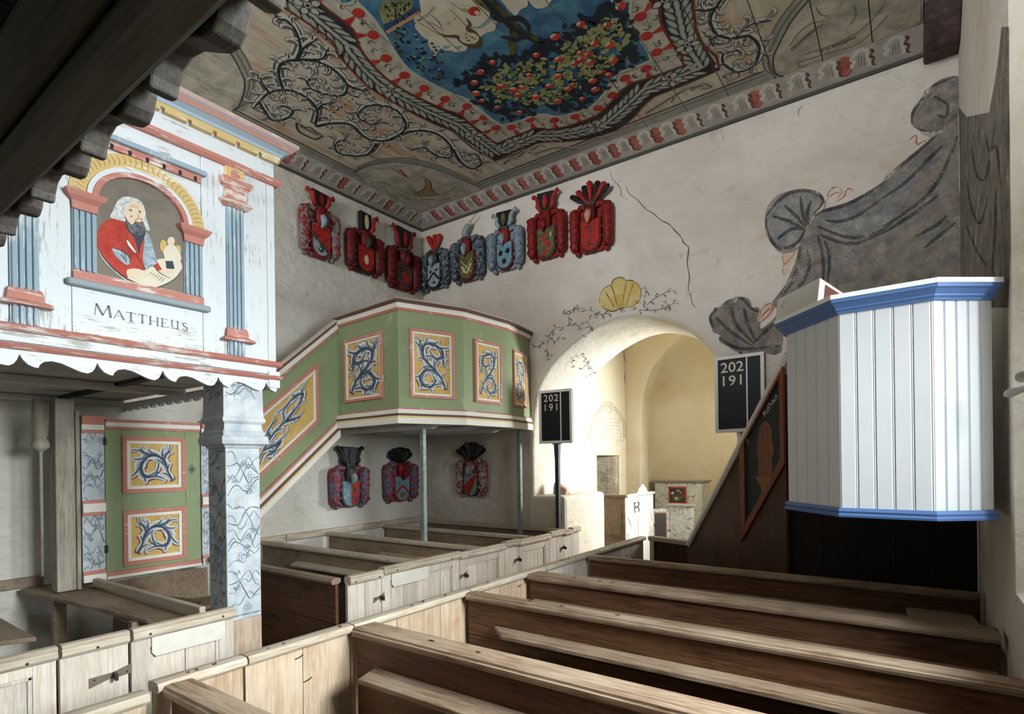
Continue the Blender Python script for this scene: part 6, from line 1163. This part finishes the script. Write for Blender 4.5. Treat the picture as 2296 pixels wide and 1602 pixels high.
random.seed(21)
for P in TD:
    S = [d7(*p) for p in P]; wpn.stroke(FLN, S, 2.0, 3, 6); R = catmull(S, 4)
    for i in range(1, len(R) - 1, 2):
        x, y = R[i]; a = math.atan2(R[i + 1][1] - y, R[i + 1][0] - x) + (0.9 if (i // 2) % 2 else -0.9); l = random.uniform(7, 13); wpn.stroke(FLN, [(x, y), (x + l * 0.6 * math.cos(a), y + l * 0.6 * math.sin(a)), (x + l * math.cos(a + 0.4), y + l * math.sin(a + 0.4))], 3.4, 4, 3)
CR1 = [(1404, 420), (1412, 436), (1428, 447), (1449, 470), (1464, 478), (1482, 494), (1500, 503), (1512, 516), (1528, 533), (1533, 545), (1544, 556), (1541, 590), (1546, 622), (1543, 648), (1549, 662), (1552, 680), (1560, 690)]
wpn.stroke(CRK, CR1, lambda t: 1.2 + 1.5 * math.sin(math.pi * t) * abs(math.sin(t * 31)), 3, 4); wpn.stroke(CRK, [(1368, 380), (1372, 400), (1390, 420), (1394, 440), (1408, 448)], 1.3, 3, 4); wpn.fill(TAN, [(1537, 655), (1546, 653), (1548, 664), (1541, 668)], 3); wpn.stroke(CRK, [(1800, 235), (1790, 250), (1792, 262)], 1.4, 3, 4)
wpn.build('wall_painting', wall_e)
wr_ = bpy.data.objects['wall_right']; pw = Paint(lambda x, y, z: onX(x, y, XR) + Vector((-0.001 - z, 0, 0)), 0.0006)
pw.fill(DRP, [(2150, 240), (2168, 262), (2218, 252), (2230, 190), (2240, 120), (2246, 60), (2262, 60), (2264, 300), (2266, 560), (2262, 690), (2151, 690), (2150, 300)], 1)
for P in ([(2180, 330), (2190, 390), (2210, 400), (2225, 330), (2232, 280)], [(2168, 400), (2180, 470), (2200, 500), (2215, 440)], [(2210, 300), (2220, 340), (2235, 330), (2245, 420)], [(2165, 500), (2190, 560), (2215, 600)], [(2235, 420), (2232, 520), (2225, 620)]): pw.stroke(DRD, P, 6, 2, 6)
pw.build('wall_painting', wr_)
cl_ = bpy.data.objects['wall_chancel_left']; pc_ = Paint(lambda x, y, z: onX(x, y, -4.2) + Vector((0.001 + z, 0, 0)), 0.0006)
CART = paint2('cartouche_white', '#e6dfcf', '#d8cfba', 0.4, 0.6, 6, 0.95); CLN = paint2('cartouche_line', '#a3957c', '#c7bca4', 0.4, 0.6, 20, 0.95)
co = [d7(*p) for p in ((415, 1000), (398, 950), (412, 890), (438, 825), (478, 772), (512, 756), (548, 786), (582, 830), (602, 880), (606, 960), (600, 1010), (500, 1030))]
pc_.fill(CART, catmull(co, 4, True), 1)
for s_ in (1.0, 0.9): q = [(1160 + 505 * 0.4 + (x - 1160 - 505 * 0.4) * s_, 600 + 900 * 0.4 + (y - 600 - 900 * 0.4) * s_) for x, y in co[:10]]; pc_.stroke(CLN, q, lambda t: 2.0, 2, 6)
for k in range(7):
    y = 840 + k * 20; x0, x1 = 440 - k * 3, 572 + k * 4
    for j in range(9): a = x0 + (x1 - x0) * j / 9; pc_.stroke(CLN, [d7(a, y + j * 2), d7(a + 4, y - 7 + j * 2), d7(a + 8, y + j * 2), d7(a + 11, y - 4 + j * 2)], 1.0, 2, 3)
pc_.stroke(CLN, [d7(490, 800), d7(510, 785), d7(530, 800), d7(515, 815), d7(500, 805)], 2, 2)
pc_.stroke(CRK, [d7(592, 440), d7(598, 500), d7(606, 560), d7(602, 620), d7(610, 700), d7(618, 740)], 1.6, 2, 5)
pc_.build('wall_painting', cl_)
# ================================================================== CARVED COATS OF ARMS
def pal(n, a, b_, lo=0.42, hi=0.58): return paint2(n, a, b_, lo, hi, 22, 0.55)
RD1 = pal('arms_red', '#641815', '#8a241e'); RDG = pal('arms_red_grey', '#85241e', '#737a7d', 0.47, 0.53); MRN = pal('arms_maroon', '#4a1615', '#6d211d'); BKG = pal('arms_black_grey', '#2a2e33', '#6f7a82', 0.46, 0.55); BLG = pal('arms_blue_grey', '#5d6d79', '#8896a1'); RBL = pal('arms_red_blue', '#8d2a2c', '#5f7086', 0.46, 0.54); RWH = pal('arms_red_white', '#98332e', '#8fa09e', 0.46, 0.53)
ABK = flat('arms_black', '#1d1e20', 0.5, 0.2); ARD = pal('arms_bright_red', '#8c1e18', '#a82c22'); AGR = pal('arms_silver', '#7c8b92', '#9aa6aa'); AOL = pal('arms_olive', '#47452c', '#6a6640'); ACR = flat('arms_cream', '#cdbf95', 0.6, 0.08); ABL = pal('arms_blue', '#5a7f92', '#7799a6'); ADK = pal('arms_dark_brown', '#2c2723', '#574d42'); AGN = flat('arms_gold_green', '#6b6a3c')
def coat(px, wall, label, mant, rim, field, helm, crest, charge, group):
    xc, yb, yt, ycr, xl, xr = px
    on = (lambda x, y: onX(x, y, XL)) if wall == 'L' else (lambda x, y: onY(x, y, YE))
    U = Vector((0, 1, 0)) if wall == 'L' else Vector((1, 0, 0)); N = Vector((1, 0, 0)) if wall == 'L' else Vector((0, -1, 0)); Z = Vector((0, 0, 1))
    O, T, K = on(xc, yb), on(xc, yt), on(xc, ycr); H = T.z - O.z; HC = K.z - O.z; ym = (yb + yt) / 2; W = abs((on(xr, ym) - on(xl, ym)).dot(U))
    t = thing('coat_of_arms', (O + N * 0.01)[:], label, 'coat of arms', group)
    P = lambda u, v, n=0.0: O + U * (u * W) + Z * (v * H) + N * (0.006 + max(n, 0.0) * W * 0.8)
    # back board
    ol = [(-0.2, -0.01), (0.2, -0.01), (0.28, 0.06), (0.31, 0.12), (0.31, 0.86), (0.22, 0.94), (0.1, 0.98), (-0.1, 0.98), (-0.22, 0.94), (-0.31, 0.86), (-0.31, 0.12), (-0.28, 0.06)]
    MB().prism([P(*q) for q in ol], N * (0.09 * W)).build('back_board', mant, t, bevel=0.006)
    for s in (-1, 1):
        m = MB(); pts = [(0.375, 0.05), (0.385, 0.12), (0.38, 0.5), (0.38, 0.8), (0.365, 0.9), (0.33, 0.94)]
        m.tube([P(s * u, v, 0.165) for u, v in pts], [0.065 * W, 0.10 * W, 0.117 * W, 0.122 * W, 0.105 * W, 0.05 * W], 12)
        m.tube([P(s * 0.33, 0.90, 0.12), P(s * 0.24, 0.97, 0.14), P(s * 0.14, 0.95, 0.16), P(s * 0.16, 0.88, 0.17)], [0.06 * W, 0.07 * W, 0.06 * W, 0.03 * W], 8)
        rnd = random.Random(int(px[0]) * 3 + s)
        for k in range(10):                              # leafy curls cut into the mantling
            v = 0.08 + k * 0.086; du = 0.045 * (1 if k % 2 else -1); a0 = rnd.uniform(0, 6); R = rnd.uniform(0.035, 0.05)
            m.tube([P(s * (0.38 + du) + R * (1 - 0.08 * j) * math.cos(a0 + j * 0.75), v + R * (1 - 0.08 * j) * W / H * math.sin(a0 + j * 0.75), 0.26 + 0.006 * j) for j in range(8)], [0.022 * W] * 7 + [0.012 * W], 5)
        md = m.build('mantling', mant, t, smooth=True)
        MB().ell(P(s * 0.33, 0.015, 0.11), U * (0.065 * W), Z * (0.065 * W), N * (0.06 * W), 10, 6).build('mantling_knob', mant if mant not in (BKG, BLG) else mant, md, smooth=True)
    # shield
    def shield(k, v0, v1): return [(-0.245 * k, v1), (0.245 * k, v1)] + [(0.245 * k * math.cos(a * math.pi / 12), v0 + 0.245 * k * W / H * (1 - math.sin(a * math.pi / 12)) * 1.05) for a in range(0, 13)]
    sh = MB().prism([P(u, v, 0.06) for u, v in shield(1.0, -0.02, 0.66)], N * (0.125 * W)).build('shield_rim', rim, t, bevel=0.006)
    fd = MB().prism([P(u, v, 0.205) for u, v in shield(0.84, 0.02, 0.63)], N * (0.022 * W)).build('shield_field', field, t)
    pt = Paint(lambda u, v, z: P(u, v, 0.2325) + N * z, 0.0006); charge(pt); pt.build('shield_charge', fd)
    # helmet
    hm = MB().sqlathe(P(0, 0, 0.22), [(0.05 * W, 0.60 * H), (0.10 * W, 0.66 * H), (0.13 * W, 0.74 * H), (0.135 * W, 0.84 * H), (0.12 * W, 0.93 * H), (0.10 * W, 0.96 * H)], U, N * 0.7, 12).build('helmet', helm[0], t, smooth=True)
    MB().tube([P(0, 0.80, 0.31), P(0, 0.70, 0.36), P(-0.01, 0.62, 0.34), P(-0.03, 0.56, 0.28)], [0.07 * W, 0.075 * W, 0.05 * W, 0.02 * W], 8).build('visor', helm[1], hm, smooth=True)
    MB().sqlathe(P(0, 0, 0.22), [(0.135 * W, 0.93 * H), (0.15 * W, 0.945 * H), (0.15 * W, 0.975 * H), (0.135 * W, 0.99 * H)], U, N * 0.7, 12).build('helmet_torse', helm[2], hm)
    for j in range(5): a = (j - 2) * 0.5; MB().tube([P(0.132 * math.sin(a), 0.80, 0.20 + 0.095 * math.cos(a)), P(0.125 * math.sin(a), 0.92, 0.20 + 0.09 * math.cos(a))], 0.012 * W, 5).build('helmet_bar', helm[2], hm)
    # crest
    h = HC / H; C0 = 0.985
    if crest[0] in ('horns', 'box'):
        b_ = crest[1]; MB().prism([P(-0.13, C0, 0.1), P(0.13, C0, 0.1), P(0.22 if crest[0] == 'horns' else 0.15, h - 0.03, 0.1), P(-0.22 if crest[0] == 'horns' else -0.15, h, 0.1)], N * (0.115 * W)).build('crest', b_, t, bevel=0.01)
        for s in (-1, 1):
            if crest[0] == 'box' and s < 0: continue
            MB().tube([P(s * 0.12, C0 + 0.04, 0.2), P(s * 0.20, C0 + 0.16, 0.22), P(s * 0.19, C0 + 0.26, 0.22), P(s * 0.27, h - 0.06, 0.2), P(s * 0.33, h - 0.04, 0.2)], [0.045 * W, 0.06 * W, 0.05 * W, 0.04 * W, 0.055 * W], 8).build('crest_horn', crest[2], t, smooth=True)
        pc = Paint(lambda u, v, z: P(u, v, 0.262) + N * z, 0.0006); pc.dot(crest[3], (0, (C0 + h) / 2), 0.06, (h - C0) * 0.36, 1); pc.build('crest_mark', t)
    elif crest[0] == 'fan':
        nf = crest[4]
        for j in range(nf):
            a = (j - (nf - 1) / 2) * (1.5 / (nf - 1)) * crest[3]; dx, dz = math.sin(a), math.cos(a); Lf = (h - C0) * H / W * (1.0 if crest[3] < 1.2 else 0.96)
            B0 = (0.07 * math.sin(a) * 1.2, C0); q = lambda f: P(B0[0] + dx * Lf * f, B0[1] + dz * Lf * f * W / H, 0.16 + 0.06 * math.cos(j * 2.1) * f)
            MB().tube([q(0), q(0.35), q(0.75), q(0.93), q(1.0)], [0.03 * W, 0.045 * W, 0.075 * W, 0.07 * W, 0.03 * W], 7, 0.6).build('crest_feather', crest[1] if (j % 2 == 0) else crest[2], t, smooth=True)
    elif crest[0] == 'sword':
        MB().tube([P(0, C0, 0.2), P(-0.05, C0 + 0.12, 0.22), P(0.02, C0 + 0.22, 0.24), P(0.08, C0 + 0.30, 0.22)], [0.08 * W, 0.075 * W, 0.07 * W, 0.06 * W], 8).build('crest_arm', crest[1], t, smooth=True)
        MB().ell(P(0.09, C0 + 0.32, 0.22), U * (0.06 * W), Z * (0.06 * W), N * (0.05 * W), 8, 6).build('crest_hand', crest[2], t, smooth=True)
        MB().tube([P(0.05, C0 + 0.28, 0.24), P(0.35, h + 0.02, 0.24)], [0.012 * W, 0.006 * W], 6).build('crest_sword', flat('arms_steel', '#6c6c66', 0.4, 0.1, 0.6), t)
    return t
def ch_bend(a, b_, c):
    def f(p): p.fill(a, [(-0.2, 0.36), (0.2, 0.10), (0.2, 0.62), (-0.2, 0.62)], 1); p.stroke(b_, [(-0.2, 0.40), (0, 0.25), (0.19, 0.10)], lambda t: 0.08 + 0.03 * math.sin(t * 14), 2); p.stroke(c, [(-0.1, 0.14), (0.0, 0.10), (0.03, 0.18), (-0.05, 0.2)], 0.04, 2)
    return f
def ch_oval(a):
    def f(p): p.dot(a, (0, 0.30), 0.06, 0.12, 1)
    return f
def ch_half(a, b_):
    def f(p): p.fill(a, [(-0.19, 0.34), (0.19, 0.34), (0.19, 0.62), (-0.19, 0.62)], 1); p.fill(b_, [(-0.08, 0.14), (0.1, 0.14), (0.11, 0.36), (0.0, 0.40), (-0.12, 0.36), (-0.03, 0.3)], 2, 3)
    return f
def ch_chev(a, b_, kind):
    def f(p):
        p.stroke(a, [(-0.2, 0.20), (0.0, 0.40)], lambda t: 0.055, 1, 2); p.stroke(a, [(0.0, 0.40), (0.2, 0.20)], lambda t: 0.055, 1, 2)
        if kind == 'leaves':
            for c in ((-0.10, 0.44), (0.10, 0.46), (0.02, 0.14)):
                for k in range(5): an = k * 1.256; p.dot(b_, (c[0] + 0.028 * math.cos(an), c[1] + 0.022 * math.sin(an)), 0.024, 0.018, 1, 0, 8)
        elif kind == 'heart': p.fill(b_, [(0, 0.06), (0.09, 0.15), (0.07, 0.22), (0, 0.20), (-0.07, 0.22), (-0.09, 0.15)], 2, 4); p.stroke(b_, [(0, 0.2), (0.01, 0.26)], 0.02, 2)
    return f
def ch_swords(a):
    def f(p):
        for s in (-1, 1): p.stroke(a, [(s * 0.17, 0.48), (0, 0.30), (-s * 0.15, 0.16)], lambda t: 0.018, 1, 3)
        p.stroke(a, [(-0.14, 0.34), (0.0, 0.16), (0.14, 0.36)], lambda t: 0.05, 1, 5)
    return f
def ch_three(a):
    def f(p):
        for c in ((-0.10, 0.38), (0.10, 0.40), (0, 0.17)): p.fill(a, [(c[0], c[1] - 0.06), (c[0] + 0.065, c[1]), (c[0] + 0.04, c[1] + 0.06), (c[0], c[1] + 0.085), (c[0] - 0.04, c[1] + 0.06), (c[0] - 0.065, c[1])], 1, 3)
    return f
def ch_ess(a, b_):
    def f(p): p.stroke(a, [(0.08, 0.50), (-0.04, 0.50), (-0.06, 0.38), (0.06, 0.28), (0.08, 0.14), (-0.06, 0.08), (-0.09, 0.17)], 0.075, 1); p.stroke(b_, [(0.1, 0.42), (0.14, 0.46), (0.12, 0.52)], 0.03, 1)
    return f
def ch_lilies(a):
    def f(p):
        p.stroke(a, [(0, 0.10), (0, 0.52)], 0.03, 1)
        for c, s in (((0, 0.48), 1), ((0, 0.14), -1)):
            for k in (-1, 0, 1): p.stroke(a, [(c[0], c[1] - 0.03 * s), (c[0] + 0.06 * k, c[1] + 0.03 * s), (c[0] + 0.10 * k, c[1] + 0.015 * s)], 0.035, 1)
    return f
def ch_split(a, b_, c):
    def f(p):
        p.fill(a, [(0, 0.02), (0.1, 0.05), (0.17, 0.12), (0.2, 0.2), (0.2, 0.62), (0, 0.62)], 1)
        for v in (0.42, 0.20): p.stroke(b_, [(0.0, v + 0.06), (0.2, v - 0.08)], lambda t: 0.05, 2, 2)
        p.stroke(c, [(-0.05, 0.44), (-0.14, 0.40), (-0.08, 0.32), (-0.15, 0.24), (-0.06, 0.18), (-0.1, 0.1)], 0.05, 1)
    return f
def ch_diag(a):
    def f(p): p.fill(a, [(0.18, 0.62), (0.2, 0.54), (-0.02, 0.04), (-0.12, 0.08), (-0.2, 0.22), (-0.2, 0.30)], 1)
    return f
GU, GD = 'carved coats of arms under the ceiling corner', 'carved coats of arms below the green pulpit'
HR = (RD1, RD1, MRN)
coat((709, 580, 472, 436, 664, 754), 'L', 'red and grey carved arms with a diagonal bend on its shield', RDG, RD1, AGR, (RD1, AGR, MRN), ('horns', ABK, ARD, RD1), ch_bend(ARD, ADK, ABK), GU)
coat((809, 614, 526, 482, 768, 850), 'L', 'maroon carved arms with a cream oval on its red shield', MRN, ABK, ARD, (MRN, ADK, MRN), ('box', ABK, ARD, ACR), ch_oval(ACR), GU)
coat((895, 651, 564, 517, 858, 932), 'L', 'dark red carved arms with a red figure on a brown shield beside the wall corner', MRN, RD1, ADK, (MRN, MRN, ADK), ('horns', ABK, RD1, ARD), ch_half(ADK, ARD), GU)
coat((984, 650, 566, 529, 952, 1016), 'E', 'black and grey carved arms with a chevron and three leaves under a red plume', BKG, ABK, AGR, (ADK, AGR, ADK), ('fan', ARD, ARD, 0.45, 3), ch_chev(ABK, ABK, 'leaves'), GU)
coat((1058, 632, 538, 494, 1022, 1096), 'E', 'grey carved arms with an arm holding a sword as crest', BKG, MRN, AOL, (RD1, AGR, ADK), ('sword', AGR, ACR), ch_swords(ACR), GU)
coat((1142, 608, 516, 478, 1103, 1182), 'E', 'blue-grey carved arms with three black leaves on its shield', BLG, MRN, ABL, (ARD, AGR, ADK), ('horns', ABK, AGR, AOL), ch_three(ABK), GU)
coat((1234, 582, 480, 436, 1192, 1277), 'E', 'red carved arms with an olive shield and red horned crest', RD1, ADK, AOL, HR, ('horns', ABK, ARD, ARD), ch_ess(ARD, ACR), GU)
coat((1333, 568, 462, 411, 1285, 1381), 'E', 'largest red carved arms with a wide black and red feather crest', RD1, MRN, ARD, (MRN, PINK, ADK), ('fan', ABK, ARD, 1.25, 7), ch_lilies(ADK), GU)
coat((775, 1136, 1046, 1002, 732, 818), 'L', 'red carved arms with a shield half blue with a lion and half red', RBL, ADK, ABL, (ADK, AGR, ADK), ('horns', ABK, ABK, ABK), ch_split(ARD, ADK, AGR), GD)
coat((890, 1123, 1038, 1002, 853, 927), 'L', 'red and blue carved arms with a red chevron over a green heart', RBL, ARD, ABL, (RD1, RD1, MRN), ('fan', ABK, ABK, 1.25, 9), ch_chev(ARD, AGN, 'heart'), GD)
coat((1066, 1112, 1031, 990, 1033, 1101), 'E', 'red and white carved arms with a red diagonal wedge on a grey-green shield', RWH, ADK, pal('arms_grey_green', '#5f7573', '#7e918d'), (RWH, AGR, RD1), ('fan', ABK, ADK, 1.25, 9), ch_diag(ARD), GD)
